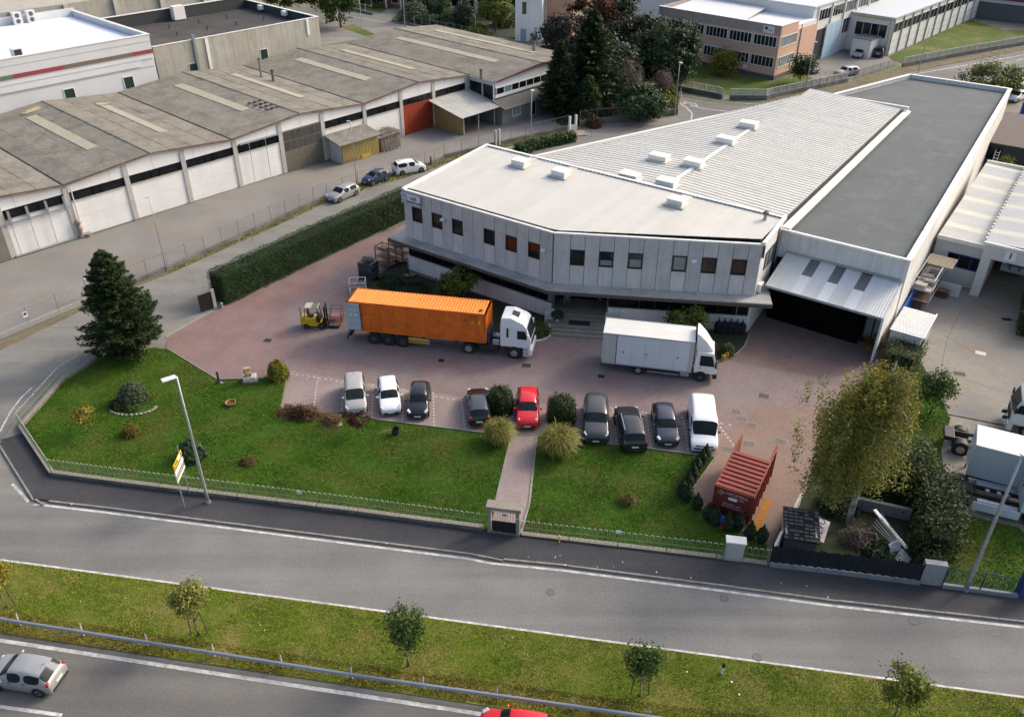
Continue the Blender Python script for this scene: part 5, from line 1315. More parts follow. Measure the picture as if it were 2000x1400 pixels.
MB().box(5.35, 7.1, -.075, -.061, .62, .68).build('guard_stripe', m_plas, gd_); MB().box(7.1, 7.2, -.08, .0, .5, 1.05).build('guard_end', m_galv, gd_)
MB().box(.0, .12, .1, 2.34, .5, .9).build('rear_bumper', m_plas, tk)
for y in (.2, 1.9): MB().box(-.04, -.002, y, y + .35, .65, .85).build('tail_light', m_tail, tk)
MB().bar((.15, .0, 1.1), (-.15, -.25, .45), .25, .05).build('mudflap', m_plas, tk)
MB().box(12.25, 12.35, .3, 2.1, .95, 2.2).build('headboard', pm('blue_head', (.03, .07, .16), co='obj'), tk)
# tractor
MB().box(9.6, 15.6, .78, .95, .72, .92).build('tractor_beam', m_plas, tk); MB().box(9.6, 15.6, 1.5, 1.67, .72, .92).build('tractor_beam', m_plas, tk)
for y, s_ in ((-.03, -1), (2.47, 1)): wheel(tk, 10.6, y, s_, .52, .32, twin=True); wheel(tk, 14.55, y, s_, .52, .32)
MB().box(11.6, 13.2, .05, .7, .35, .95).build('fuel_tank', m_plas, tk, bev=.08); MB().box(11.8, 13.0, 1.75, 2.4, .35, .95).build('fuel_tank', m_galv, tk, bev=.08)
p_cab = paint('cab_white', (.72, .735, .75), rough=.3)
c0, c1 = 13.35, 15.75
cab = MB().add([(c0, .0, 1.1), (c1 + .18, .0, 1.1), (c1 + .2, .0, 1.9), (c1 - .18, .0, 3.05), (c1 - .45, .12, 3.35), (c0 + .9, .16, 3.78), (c0 + .05, .16, 3.72), (c0, .02, 3.0),
               (c0, 2.44, 1.1), (c1 + .18, 2.44, 1.1), (c1 + .2, 2.44, 1.9), (c1 - .18, 2.44, 3.05), (c1 - .45, 2.32, 3.35), (c0 + .9, 2.28, 3.78), (c0 + .05, 2.28, 3.72), (c0, 2.42, 3.0)],
              [(0, 1, 2, 3, 7), (3, 4, 5, 6, 7), (15, 11, 10, 9, 8), (15, 14, 13, 12, 11), (0, 8, 9, 1), (1, 9, 10, 2), (2, 10, 11, 3), (3, 11, 12, 4), (4, 12, 13, 5), (5, 13, 14, 6), (6, 14, 15, 7), (7, 15, 8, 0)]).build('cab', p_cab, tk, bev=.09)
dx_, dz_ = -.38, 1.15
def wsp(y, f): return (c1 + .215 + dx_ * f, y, 1.92 + dz_ * f)
MB().add([wsp(.14, 0.05), wsp(2.3, 0.05), wsp(2.24, .97), wsp(.2, .97)], [(0, 1, 2, 3)]).build('windscreen', m_cglass, tk)
for y, s_ in ((-.012, -1), (2.452, 1)):
    MB().add([(c1 - .95, y, 1.95), (c1 - .02, y, 1.95), (c1 - .28, y, 2.75), (c1 - .95, y, 2.75)], [(0, 1, 2, 3)] if s_ < 0 else [(3, 2, 1, 0)]).build('side_window', m_cglass, tk)
    MB().box(c0 + .55, c0 + .72, y - .01, y + .01, 2.0, 2.9).build('side_vent', m_plas, tk, bev=.03)
    MB().obox((c1 - .02, s_ * 1.42 + 1.22, 2.35), (.12, .24, .5)).build('wing_mirror', p_cab, tk, bev=.04)
    MB().lathe((14.55, y, .55), [(.64, .0), (.64, -s_ * .35)], 22, 'y').build('wheel_arch', m_plas, tk)
    MB().box(c1 - .42, c1 + .05, min(y, y + s_ * .03), max(y, y + s_ * .03), .35, 1.1).build('step_panel', p_cab, tk)
    for z in (.5, .72, .94): MB().box(c1 - .4, c1 + .02, y + s_ * .032 - .003, y + s_ * .032 + .003, z, z + .09).build('step', m_plas, tk)
    MB().obox((c1 + .2, 1.22 + s_ * .95, .95), (.1, .4, .22)).build('headlight', m_head, tk, bev=.04)
MB().box(c0, c1 + .12, .06, 2.38, .95, 1.12).build('cab_floor', m_plas, tk)
MB().obox((c1 + .1, 1.22, .72), (.4, 2.46, .66)).build('front_bumper', p_cab, tk, bev=.08)
for z in (1.25, 1.45, 1.65): MB().box(c1 + .18, c1 + .245, .5, 1.94, z, z + .09).build('grille_bar', m_plas, tk)
MB().obox((c0 + 1.15, 1.22, 3.70), (.62, .75, .06), ry=.29).build('roof_hatch', m_plas, tk, bev=.02)
MB().box(c0 - .7, c0 - .1, .2, .45, 1.0, 1.5).build('air_tank', m_galv, tk, bev=.06)
b = MB(); b.tube([(c0 - .2, .5, 1.2), (c0 - .6, .8, 1.9), (12.5, 1.2, 1.3)], .03, 5); b.build('air_hose', pm('hose_blue', (.03, .08, .3)), tk)
# ================================================================ white box truck
bt = T('box_truck', 'white box truck parked nose right below the entrance steps', 'truck', Vector((10.34, 58.35, .012)), R(-11.5))
m_bside = pm('truck_box_side', (.62, .66, .68), rough=.4, v=.03, s=2, c2=(.54, .57, .57), st=.4, ss=.6, co='obj'); m_broof = pm('truck_box_roof', (.66, .655, .62), rough=.5, v=.04, s=2, c2=(.56, .55, .51), st=.5, ss=.5, co='obj')
m_bgrey = pm('truck_box_grey', (.45, .46, .43), rough=.5, v=.06, s=2, co='obj')
x0, x1 = -3.05, 4.27; y0, y1 = .0, 2.5; z0, z1 = .78, 3.68
MB().box(x0 + .03, x1 - .03, y0 + .03, y1 - .03, z0 + .05, z1 - .05).build('load_box', m_bgrey, bt)
MB().add([(x0, y0, z1 - .02), (x1, y0, z1 - .02), (x1, y1, z1 - .02), (x0, y1, z1 - .02), (x0, 1.25, z1 + .07), (x1, 1.25, z1 + .07)], [(0, 1, 5, 4), (4, 5, 2, 3), (0, 4, 3), (1, 2, 5)]).build('box_roof', m_broof, bt)
xs = [x0, x0 + 1.15] + list(np.linspace(x0 + 1.15, x1 - .35, 6)[1:]) + [x1]
for i, (a, c) in enumerate(zip(xs[:-1], xs[1:])):
    m = m_bgrey if i in (0, len(xs) - 2) else m_bside
    MB().box(a + .008, c - .008, y0 - .02, y0 + .02, z0 + .1, z1 - .1).build('side_panel', m, bt); MB().box(a + .008, c - .008, y1 - .02, y1 + .02, z0 + .1, z1 - .1).build('side_panel', m_bside, bt)
for z in (z0, z1 - .1):
    for y in (y0 - .03, y1 - .03): MB().box(x0, x1, y, y + .06, z, z + .1).build('side_rail', m_galv, bt)
MB().box(x0 + 1.13, x0 + 1.18, y0 - .045, y0 - .02, z0 + .1, z1 - .1).build('door_edge', m_plas, bt)
for x in (x0 + 1.75, x0 + 3.6, x0 + 6.1): MB().obox((x, y0 - .05, 2.1), (.16, .03, .05)).obox((x, y0 - .05, 2.05), (.03, .03, .16)).build('door_latch', m_plas, bt)
MB().box(x0, 5.9, .7, .88, .55, .76).build('chassis_beam', m_plas, bt); MB().box(x0, 5.9, 1.62, 1.8, .55, .76).build('chassis_beam', m_plas, bt)
for y, s_ in ((.02, -1), (2.48, 1)): wheel(bt, 0.0, y, s_, .40, .26, twin=True); wheel(bt, 5.02, y, s_, .40, .26, m_rimd)
MB().box(.75, 3.3, -.04, .01, .42, .52).build('side_guard', m_galv, bt); MB().box(x0 - .05, x0 + .05, .2, 2.3, .4, .6).build('rear_bumper', m_plas, bt)
MB().box(3.4, 4.1, .02, .5, .35, .74).build('battery_box', m_galv, bt, bev=.03)
c0, c1 = 4.42, 6.1
MB().add([(c0, .12, .75), (c1 + .1, .12, .75), (c1 + .1, .12, 1.35), (c1 - .22, .2, 2.65), (c0 + .1, .2, 2.75), (c0, .12, 1.4),
          (c0, 2.38, .75), (c1 + .1, 2.38, .75), (c1 + .1, 2.38, 1.35), (c1 - .22, 2.3, 2.65), (c0 + .1, 2.3, 2.75), (c0, 2.38, 1.4)],
         [(0, 1, 2, 3, 4, 5), (11, 10, 9, 8, 7, 6), (0, 6, 7, 1), (1, 7, 8, 2), (2, 8, 9, 3), (3, 9, 10, 4), (4, 10, 11, 5), (5, 11, 6, 0)]).build('cab', p_cab, bt, bev=.07)
MB().add([(c0 + .05, .35, 2.75), (c1 - .3, .5, 2.72), (c0 + .15, .35, 4.2), (c0 - .05, .35, 4.25), (c0 + .05, 2.15, 2.75), (c1 - .3, 2.0, 2.72), (c0 + .15, 2.15, 4.2), (c0 - .05, 2.15, 4.25), (c0 + .75, .42, 3.6), (c0 + .75, 2.08, 3.6)],
         [(0, 1, 8, 2, 3), (7, 6, 9, 5, 4), (1, 5, 9, 8), (8, 9, 6, 2), (2, 6, 7, 3), (3, 7, 4, 0)]).build('wind_deflector', p_cab, bt, bev=.04)
MB().add([(c1 + .108, .22, 1.42), (c1 + .108, 2.28, 1.42), (c1 - .195, 2.22, 2.58), (c1 - .195, .28, 2.58)], [(0, 1, 2, 3)]).build('windscreen', m_cglass, bt)
for y, s_ in ((.1, -1), (2.4, 1)):
    MB().add([(c0 + .42, y + s_ * .01, 1.5), (c1 - .08, y + s_ * .01, 1.5), (c1 - .32, y - s_ * .055, 2.42), (c0 + .42, y - s_ * .055, 2.42)], [(0, 1, 2, 3)] if s_ < 0 else [(3, 2, 1, 0)]).build('side_window', m_cglass, bt)
    MB().obox((c1 + .0, 1.25 + s_ * 1.38, 1.85), (.14, .2, .62)).build('wing_mirror', m_plas, bt, bev=.04)
    MB().lathe((5.02, y + s_ * .02, .45), [(.5, 0), (.5, -s_ * .3)], 20, 'y').build('wheel_arch', m_plas, bt)
    MB().obox((c1 + .1, 1.25 + s_ * .85, .88), (.08, .36, .2)).build('headlight', m_head, bt, bev=.03)
    MB().obox((c0 + .5, y + s_ * .03, 1.3), (.2, .03, .05)).build('door_handle', m_plas, bt)
MB().obox((c1 + .05, 1.25, .58), (.34, 2.36, .42)).build('front_bumper', m_plas, bt, bev=.06)
# ================================================================ red roll-off skip
sk = T('red_skip', 'rusty red ribbed waste skip with lettered end standing by dwarf cypresses', 'skip', Vector((13.2, 41.95, .015)), R(-28.8))
m_skip = pm('skip_red', (.24, .035, .022), rough=.6, v=.14, s=3, c2=(.16, .028, .018), st=.6, ss=.7, c3=(.10, .03, .02), st3=.4, s3=3, co='obj')
m_skipd = pm('skip_dark_red', (.135, .02, .014), rough=.6, v=.14, s=3, co='obj')
SWd, SL, SH = 2.5, 5.9, 2.45
MB().box(0, SWd, .0, .1, .15, SH).build('end_wall', m_skipd, sk)
MB().box(0, .08, .1, SL, .15, SH - .1).build('side_wall', m_skip, sk); MB().box(SWd - .08, SWd, .1, SL, .15, SH - .1).build('side_wall', m_skip, sk)
MB().box(.08, SWd - .08, .1, SL, .15, .25).build('floor', m_skipd, sk); MB().box(.3, .5, 0, SL, 0, .15).build('skid', m_rust, sk); MB().box(SWd - .5, SWd - .3, 0, SL, 0, .15).build('skid', m_rust, sk)
nr = 9; ry1 = 4.25
for i in range(nr):
    a, c = .12 + (ry1 - .12) * i / nr, .12 + (ry1 - .12) * (i + 1) / nr
    MB().box(.02, SWd - .02, a, c - .06, SH - .12, SH - .03).build('roof_plate', m_skip, sk); MB().box(.02, SWd - .02, c - .06, c - .001, SH - .12, SH - .085).build('roof_groove', m_skipd, sk)
    MB().box(-.0, SWd, a + .0, a + .1, SH - .029, SH + .04).build('roof_rib', m_skip, sk)
for i in range(7):
    y = .25 + i * .85
    for x in (-.1, SWd + .002): MB().box(x, x + .098, y, y + .12, .2, SH - .05).build('side_rib', m_skip, sk)
for x in (-.06, SWd - .06): MB().box(x, x + .12, .0, SL, SH - .099, SH + .0).build('top_rail', m_skip, sk)
for x in (-.02, SWd - .1): MB().add([(x, ry1, SH), (x, SL, SH), (x, SL + .05, SH + .12), (x, SL - .2, SH + .1), (x + .1, ry1, SH), (x + .1, SL, SH), (x + .1, SL + .05, SH + .12), (x + .1, SL - .2, SH + .1)], [(3, 2, 1, 0), (4, 5, 6, 7), (0, 1, 5, 4), (1, 2, 6, 5), (2, 3, 7, 6), (3, 0, 4, 7)]).build('side_fin', m_skip, sk)
for z in (.9, 1.55): MB().box(-.02, SWd + .02, -.07, -.002, z, z + .1).build('end_rib', m_skipd, sk)
m_let = pm('skip_lettering', (.5, .42, .36), v=.3, s=20, co='obj')
text('LOCATELLI', .3, m_let, sk, (1.45, -.006, 2.15), (PI / 2, 0, 0), sx=.95); text('CASTELLI SPA', .15, m_let, sk, (1.5, -.006, 1.88), (PI / 2, 0, 0))
text('ZINGONIA (BG)', .17, m_let, sk, (1.25, -.006, 1.3), (PI / 2, 0, 0)); text('DEMETR-CISANO', .19, m_let, sk, (1.3, -.006, 1.08), (PI / 2, 0, 0))
b = MB(); b.tube([(.42 + .2 * math.cos(a), -.01, 2.08 + .2 * math.sin(a)) for a in np.linspace(0, 2 * PI, 5)], .018, 4); b.tube([(.36, -.01, 2.0), (.46, -.01, 2.06), (.38, -.01, 2.12), (.48, -.01, 2.18)], .015, 4); b.build('emblem', m_let, sk)['kind'] = 'stuff'
MB().box(.95, 1.5, -.02, -.005, 1.67, 1.87).build('notice', m_plate, sk); MB().add([(2.15 + .13 * math.cos(a), -.008, .85 + .15 * math.sin(a)) for a in np.linspace(PI, 0, 7)] + [(2.25, -.008, .78), (2.05, -.008, .78)], [tuple(range(9))[::-1]]).build('green_mark', pm('green_mark', (.05, .33, .13)), sk)
tag(MB().box(SWd + .25, SWd + .75, -.6, 3.3, .016, .03).build('ochre_strip', pm('ochre_surface', (.30, .13, .02), rough=.9, v=.2, s=3)), 'flat ochre strip lying along the red skip', 'plate')  # thin flat strip of one ochre tone beside the skip
bpy.data.objects['ochre_strip'].location = (13.2, 41.95, .0); bpy.data.objects['ochre_strip'].rotation_euler = (0, 0, R(-28.8))
t = T('hydrant', 'blue and red hydrant pump between cypresses in front of the red skip', 'hydrant', at(1409, 1030, .1))
MB().lathe((0, 0, 0), [(.2, 0), (.2, .12), (.13, .16), (.13, .5)], 12).build('base', pm('hydrant_red', (.4, .03, .03)), t); MB().lathe((0, 0, .5), [(.17, 0), (.19, .3), (.12, .48), (.03, .52)], 12).build('cap', pm('hydrant_blue', (.02, .06, .38)), t, True)
# ================================================================ forklift
fk = T('forklift', 'yellow forklift with pale canopy facing the red trolley', 'forklift', at(618, 637, .013), R(-3))
m_fy = pm('forklift_yellow', (.58, .34, .01), rough=.4, v=.06, s=3, co='obj')
MB().box(-1.0, .55, -.5, .5, .28, .62).build('lower_body', m_fy, fk, bev=.06); MB().box(-.95, .2, -.48, .48, .62, 1.05).build('engine_cover', m_fy, fk, bev=.06); MB().box(-1.25, -.9, -.5, .5, .3, 1.1).build('counterweight', m_fy, fk, bev=.12)
for x, r in ((-.75, .25), (.62, .32)):
    for s_ in (1, -1): wheel(fk, x, s_ * .56, s_, r, .2, m_rimd)
for x in (-.85, .55):
    for s_ in (1, -1): MB().tube([(x, s_ * .42, 1.0 if x < 0 else .6), (x * .75 - .05, s_ * .40, 2.08)], .035, 6).build('guard_post', m_plas, fk)
hd = MB().box(-.75, .45, -.48, .48, 2.08, 2.14).build('overhead_guard', pm('canopy_cream', (.42, .38, .28), co='obj'), fk, bev=.02)
for i in range(6): MB().box(-.1 + i * .09, -.06 + i * .09, -.46, .46, 2.142, 2.16).build('guard_slat', m_plas, hd)
for s_ in (1, -1):
    MB().box(.92, 1.06, s_ * .32 - .06, s_ * .32 + .06, .08, 2.2).build('mast_rail', m_plas, fk); MB().box(1.12, 2.1, s_ * .28 - .06, s_ * .28 + .06, .06, .11).build('fork', m_plas, fk)
MB().box(.9, 1.05, -.3, .3, 1.95, 2.1).build('mast_head', m_plas, fk); MB().box(1.06, 1.12, -.45, .45, .1, .6).build('carriage', m_plas, fk)
MB().obox((-.35, 0, 1.15), (.5, .5, .14)).obox((-.58, 0, 1.42), (.12, .48, .5), ry=-.2).build('seat', m_plas, fk, bev=.04); MB().lathe((.18, .05, 1.35), [(.18, 0), (.18, .03)], 12).build('steering_wheel', m_plas, fk); MB().box(.2, .5, -.4, .4, .62, 1.2).build('dashboard', m_plas, fk, bev=.05)
MB().tube([(-1.15, -.35, 1.0), (-1.2, -.35, 2.1)], .03, 6).build('exhaust', m_plas, fk)
# ================================================================ trolleys, crates and racks by the office
m_mar = pm('maroon_steel', (.11, .03, .03), rough=.6, v=.15, co='obj'); m_wood = pm('worn_wood', (.17, .10, .07), v=.25, s=5, co='obj'); m_pink = pm('pink_tray', (.30, .12, .11), v=.15, s=3, co='obj')
def frame_box(par, x0, x1, y0, y1, z0, z1, r, m, name='post', levels=()):
    for x in (x0, x1):
        for y in (y0, y1): MB().box(x - r, x + r, y - r, y + r, z0, z1).build(name, m, par)
    for z in levels:
        for y in (y0, y1): MB().box(x0 + r, x1 - r, y - r, y + r, z - r, z + r).build('rail', m, par)
        for x in (x0, x1): MB().box(x - r, x + r, y0 + r, y1 - r, z - r, z + r).build('rail', m, par)
t = T('platform_trolley', 'maroon framed platform trolley with pink tray in front of the forklift', 'trolley', at(657, 632, .013), R(-4))
MB().box(-.5, .5, -.75, .75, .15, .25).build('deck', m_wood, t); 
for x in (-.5, .5):
    MB().tube([(x, -.7, .2), (x, -.7, 1.1), (x, -.1, 1.1), (x, -.1, .2)], .025, 5).build('hoop', m_mar, t)
    MB().tube([(x, .1, .2), (x, .1, 1.5), (x, .7, 1.5), (x, .7, .2)], .025, 5).build('hoop', m_mar, t)
for y, z in ((-.7, 1.1), (.7, 1.5), (.1, 1.5)): MB().tube([(-.5, y, z), (.5, y, z)], .025, 5).build('rail', m_mar, t)
MB().box(-.45, .48, -.05, .75, .72, .76).build('tray', m_pink, t)
for x in (-.4, .4):
    for y in (-.6, .6): MB().lathe((x, y, .075), [(.07, -.03), (.07, .03)], 10, 'y').build('castor', m_tyre, t)
t = T('parts_cage', 'white topped cage trolley holding metal hoops behind the container end', 'cage', at(700, 572, .013), R(6))
frame_box(t, -.75, .75, -.6, .6, 0, 1.35, .03, pm('cage_white', (.6, .56, .5), co='obj'), levels=(1.35, .3))
MB().box(-.02, .02, -.6, .6, 1.33, 1.37).build('divider', pm('cage_white', (.6, .56, .5)), t); MB().box(-.7, .7, -.55, .55, .1, .2).build('deck', m_wood, t)
for i in range(12):
    x = -.4 if i % 2 else .35; y = -.45 + (i // 2) * .17
    MB().tube([(x + .25 * math.cos(a), y + .03 * math.sin(a), .85 + .28 * math.sin(a)) for a in np.linspace(0, PI, 8)], .02, 4).build('steel_hoop', m_galv, t)
t = T('wrapped_pallet', 'tall pallet of goods wrapped in shiny black film beside the metal racks', 'pallet', at(722, 548, .013), R(-20))
m_film = pm('black_film', (.018, .02, .026), rough=.25, v=.4, s=4, spec=.7, co='obj', bump=.6, bs=6)
MB().box(-.85, .85, -.7, .7, 0, .14).build('base', m_wood, t)
for i in range(8): MB().box(-.8 + .03 * (i % 2), .8 - .03 * (i % 3), -.66, .66 - .03 * (i % 2), .15 + i * .25, .395 + i * .25).build('wrapped_layer', m_film, t, bev=.05, jit=.02)
for i in range(7): a = i * .9; MB().tube([(.45 * math.cos(a) * (.4 + .6 * (i % 2)) + .25 * math.cos(q), .35 * math.sin(a) + .22 * math.sin(q), 2.22 + .04 * i) for q in np.linspace(0, 2 * PI, 10)], .06, 6).build('wrapped_ring', m_film, t)
for i, (px_, py_, lb) in enumerate([(755, 518, 'brown steel shelf rack standing beside wrapped black pallet'), (781, 510, 'brown steel shelf rack tucked beneath the office ledge corner')]):
    t = T('shelf_rack', lb, 'rack', at(px_, py_, .013), R(-35), 'shelf racks at the office corner')
    frame_box(t, -.9, .9, -.55, .55, 0, 2.1, .035, m_mar, levels=(2.1,))
    for z in (.25, 1.0, 1.75): MB().box(-.87, .87, -.52, .52, z, z + .05).build('shelf', m_wood, t)
    MB().box(-.5, .3, -.3, .3, 1.8, 2.0).build('stored_board', pm('rack_board', (.24, .18, .11), co='obj'), t)
t = T('rubble_heap', 'small heap of pale timber offcuts against the office plinth', 'offcuts', at(800, 538, .1), .4)
for i in range(9): MB().obox((random.uniform(-.5, .5), random.uniform(-.3, .3), .08 + .05 * (i % 3)), (random.uniform(.3, .7), .12, .1), random.uniform(0, 3)).build('offcut', pm('offcut_wood', (.26, .21, .14), co='obj'), t)
t = T('box_pallet', 'pallet of cardboard boxes and bagged goods at the lawn edge', 'pallet', at(489, 745, .1), .2)
MB().box(-.6, .6, -.45, .45, 0, .14).build('base', m_wood, t); MB().box(-.5, .55, -.4, .4, .15, .6).build('bagged_goods', pm('clear_film', (.42, .40, .40), rough=.3, v=.3, s=4, co='obj'), t, bev=.1, jit=.03)
for i, (c, s_, r_) in enumerate([((-.1, 0, .78), (.55, .45, .34), .2), ((-.12, .05, 1.08), (.45, .4, .26), .5), ((-.1, .04, 1.27), (.5, .35, .1), .1)]): MB().obox(c, s_, r_).build('cardboard_box', pm('cardboard', (.40, .28, .15), co='obj'), t)
t = T('iron_post', 'dark iron drinking post standing on the lawn kerb', 'post', at(428, 747, .1))
MB().lathe((0, 0, 0), [(.22, 0), (.22, .1), (.11, .14), (.09, .85), (.13, .9), (.11, 1.0), (.03, 1.08)], 10).build('column', pm('dark_iron', (.05, .035, .035)), t); MB().lathe((.25, -.15, 0), [(.1, 0), (.12, .1)], 8).build('basin', m_galv, t)
# neighbour's trucks on the right
def tractor(label, loc, rz, box=False, deco=False):
    t = T('tractor_unit', label, 'truck', loc, rz, 'white trucks in the neighbouring yard')
    m_tw = paint('tractor_white', (.56, .62, .63), rough=.35)
    for y in (-.42, .42): MB().box(-1.2, 6.0, y - .06, y + .06, .8, 1.05).build('chassis_beam', m_plas, t)
    MB().box(-1.25, -1.1, -.75, .75, .75, 1.1).build('rear_beam', pm('blue_grey', (.25, .33, .38), co='obj'), t)
    for y, s_ in ((-1.22, -1), (1.22, 1)): wheel(t, 0, y, s_, .52, .3, m_rim, twin=True); wheel(t, 4.3, y, s_, .52, .32)
    for s_ in (1, -1): MB().lathe((0, s_ * .9, .56), [(.62, -.3), (.62, .3)], 22, 'y').build('mudguard', m_plas, t)
    for x in (-.9, 0.0, .9): MB().box(x - .05, x + .05, -.4, .4, .82, 1.0).build('cross_member', m_plas, t)
    MB().lathe((.25, 0, 1.06), [(.5, 0), (.48, .08)], 18).build('fifth_wheel', m_plas, t)
    for x in (1.6, 2.3, 2.8): MB().lathe((x, .0, .9), [(.16, -.1), (.16, .3), (.05, .34)], 10).build('air_tank', m_galv, t)
    for s_ in (1, -1): MB().box(.75, 3.6, s_ * 1.24 - .03, s_ * 1.24 + .03, .3, .95).build('side_skirt', m_tw, t, bev=.02); MB().lathe((0, s_ * .95, .78), [(.26, 1.0), (.26, 3.4)], 12, 'x').build('fuel_tank', m_galv, t)
    MB().add([(3.5, -1.24, .95), (5.6, -1.24, .95), (5.65, -1.24, 1.9), (5.3, -1.22, 3.1), (4.6, -1.1, 3.75), (3.5, -1.1, 3.75), (3.5, 1.24, .95), (5.6, 1.24, .95), (5.65, 1.24, 1.9), (5.3, 1.22, 3.1), (4.6, 1.1, 3.75), (3.5, 1.1, 3.75)],
             [(0, 1, 2, 3, 4, 5), (11, 10, 9, 8, 7, 6), (0, 6, 7, 1), (1, 7, 8, 2), (2, 8, 9, 3), (3, 9, 10, 4), (4, 10, 11, 5), (5, 11, 6, 0)]).build('cab', m_tw, t, bev=.08)
    MB().add([(5.668, -1.1, 1.95), (5.668, 1.1, 1.95), (5.33, 1.08, 3.02), (5.33, -1.08, 3.02)], [(0, 1, 2, 3)]).build('windscreen', m_cglass, t)
    for s_ in (1, -1):
        MB().add([(4.75, s_ * 1.25, 1.95), (5.5, s_ * 1.25, 1.95), (5.3, s_ * 1.245, 2.7), (4.75, s_ * 1.245, 2.7)], [(0, 1, 2, 3)] if s_ < 0 else [(3, 2, 1, 0)]).build('side_window', m_cglass, t)
        MB().obox((5.55, s_ * 1.42, 2.3), (.12, .22, .5)).build('wing_mirror', m_plas, t, bev=.03); MB().obox((5.62, s_ * .9, .8), (.1, .4, .2)).build('headlight', m_head, t, bev=.03)
    MB().obox((5.5, 0, .65), (.4, 2.46, .6)).build('front_bumper', m_tw, t, bev=.06); MB().box(5.62, 5.68, -.8, .8, 1.1, 1.7).build('grille', m_plas, t)
    return t
g = (at(1868, 993) + Vector((.9, 1.0, 0)))
tractor('white tractor unit with bare chassis parked nearest the lamp post', (29.73 + .48, 42.52 + 1.12, .012), R(-23.1))
v_ = at(1976, 540, .012); tractor('white tractor unit parked inside workshop bay one', (v_.x + 3.26, v_.y + 4.67, .012), R(-34.9 - 90))
t2 = T('box_lorry', 'white box lorry with dark twin wheels parked beyond the bare tractor unit', 'truck', (at(1880, 885).x, at(1880, 885).y + .8, .012), R(-22))
for y in (-.42, .42): MB().box(-1.0, 7.0, y - .06, y + .06, .8, 1.05).build('chassis_beam', m_plas, t2)
for y, s_ in ((-1.15, -1), (1.15, 1)): wheel(t2, 0, y, s_, .5, .3, twin=True); wheel(t2, 5.4, y, s_, .5, .3)
for s_ in (1, -1): MB().lathe((0, s_ * .85, .54), [(.6, -.3), (.6, .3)], 22, 'y').build('mudguard', m_plas, t2)
MB().box(-1.2, -.5, -.7, .7, .8, 1.15).build('rear_beam', m_plas, t2, bev=.05)
t3 = T('swap_body', 'white swap body box on stands between the two tractor units', 'container', (at(1878, 948).x, at(1878, 948).y, .012), R(-26))
MB().box(0, 4.6, 0, 2.45, 1.0, 3.5).build('box', pm('swap_grey', (.42, .46, .47), rough=.4, v=.05, co='obj'), t3); MB().box(-.02, 4.62, -.02, 2.47, 3.5, 3.58).build('roof', pm('swap_roof', (.70, .68, .63), rough=.5, v=.03), t3)
MB().box(-.04, -.002, .06, 2.4, 1.05, 3.45).build('rear_door', p_cab, t3); 
for x in (.1, 4.4):
    for y in (.1, 2.25): MB().box(x, x + .12, y, y + .12, 0, 1.0).build('stand', m_plas, t3)
MB().box(.0, 4.6, .0, .12, .85, .999).build('bottom_rail', m_plas, t3); MB().box(-.03, -.02, .3, .8, 1.3, 1.42).build('reflector', m_tail, t3)
v_ = at(1966, 838); tractor('white tractor unit cut off by the right frame edge beyond the lorry', (v_.x + 5.7 * math.cos(R(-24)), v_.y + 5.7 * math.sin(R(-24)) + .6, .012), R(156))
# ================================================================ vegetation
m_bark = pm('bark_brown', (.09, .07, .05), rough=.95, v=.35, s=6, bump=.6)
m_barkg = pm('bark_grey', (.16, .145, .12), rough=.95, v=.3, s=6, bump=.5)
m_birch = pm('birch_bark', (.48, .46, .42), rough=.9, v=.1, s=3, c2=(.10, .09, .08), st=.9, ss=2.2)
lf_con = leafm('spruce_needles', [(.016, .032, .013), (.028, .052, .017), (.045, .076, .021), (.068, .102, .028)])
lf_hedge = leafm('hedge_leaf', [(.014, .040, .009), (.022, .060, .012), (.033, .084, .016), (.052, .118, .022)])
lf_box = leafm('box_leaf', [(.010, .022, .006), (.022, .042, .008), (.04, .066, .012), (.062, .095, .016)])
lf_oliv = leafm('olive_leaf', [(.04, .065, .03), (.07, .10, .045), (.11, .15, .07)])
lf_birch = leafm('birch_leaf', [(.10, .10, .018), (.16, .15, .022), (.24, .20, .028), (.32, .24, .026), (.34, .20, .02)])
lf_birchg = leafm('birch_leaf_green', [(.09, .11, .022), (.15, .17, .032), (.22, .225, .045), (.29, .26, .06)])
lf_green = leafm('green_leaf', [(.025, .05, .010), (.045, .085, .014), (.07, .12, .02), (.10, .15, .026)])
lf_dark = leafm('dark_leaf', [(.011, .024, .010), (.019, .04, .014), (.032, .062, .02), (.046, .078, .026)])
lf_mag = leafm('magnolia_leaf', [(.018, .045, .018), (.035, .08, .03), (.07, .12, .055)])
lf_yel = leafm('yellow_leaf', [(.16, .14, .012), (.26, .22, .015), (.36, .28, .02)])
lf_ygreen = leafm('yellow_green_leaf', [(.06, .085, .008), (.16, .16, .012), (.28, .25, .014)])
lf_pamp = leafm('pampas_blade', [(.08, .11, .016), (.16, .175, .03), (.27, .25, .05), (.36, .31, .10)])
lf_or = leafm('orange_leaf', [(.07, .08, .015), (.13, .11, .015), (.22, .11, .02)])
lf_pur = leafm('purple_leaf', [(.035, .010, .010), (.07, .018, .016), (.10, .03, .022)])
lf_dpur = leafm('dark_purple_leaf', [(.010, .014, .009), (.022, .022, .014), (.036, .026, .018)])
lf_red = leafm('autumn_leaf', [(.05, .03, .012), (.12, .04, .02), (.16, .06, .025), (.07, .075, .02)])
lf_laur = leafm('ivy_leaf', [(.016, .032, .010), (.03, .052, .015), (.05, .07, .024), (.085, .10, .04)], rough=.6, spec=.2)
lf_twig = leafm('bare_twig', [(.07, .055, .045), (.13, .105, .085), (.18, .15, .12)])
lf_brush = leafm('cut_brush', [(.11, .06, .03), (.19, .11, .055), (.28, .19, .10), (.14, .10, .05)])
lf_grass = bladem('grass_blade', [(.05, .125, .010), (.075, .17, .013), (.105, .215, .02)], (.19, .17, .045), .7, .2, .47)
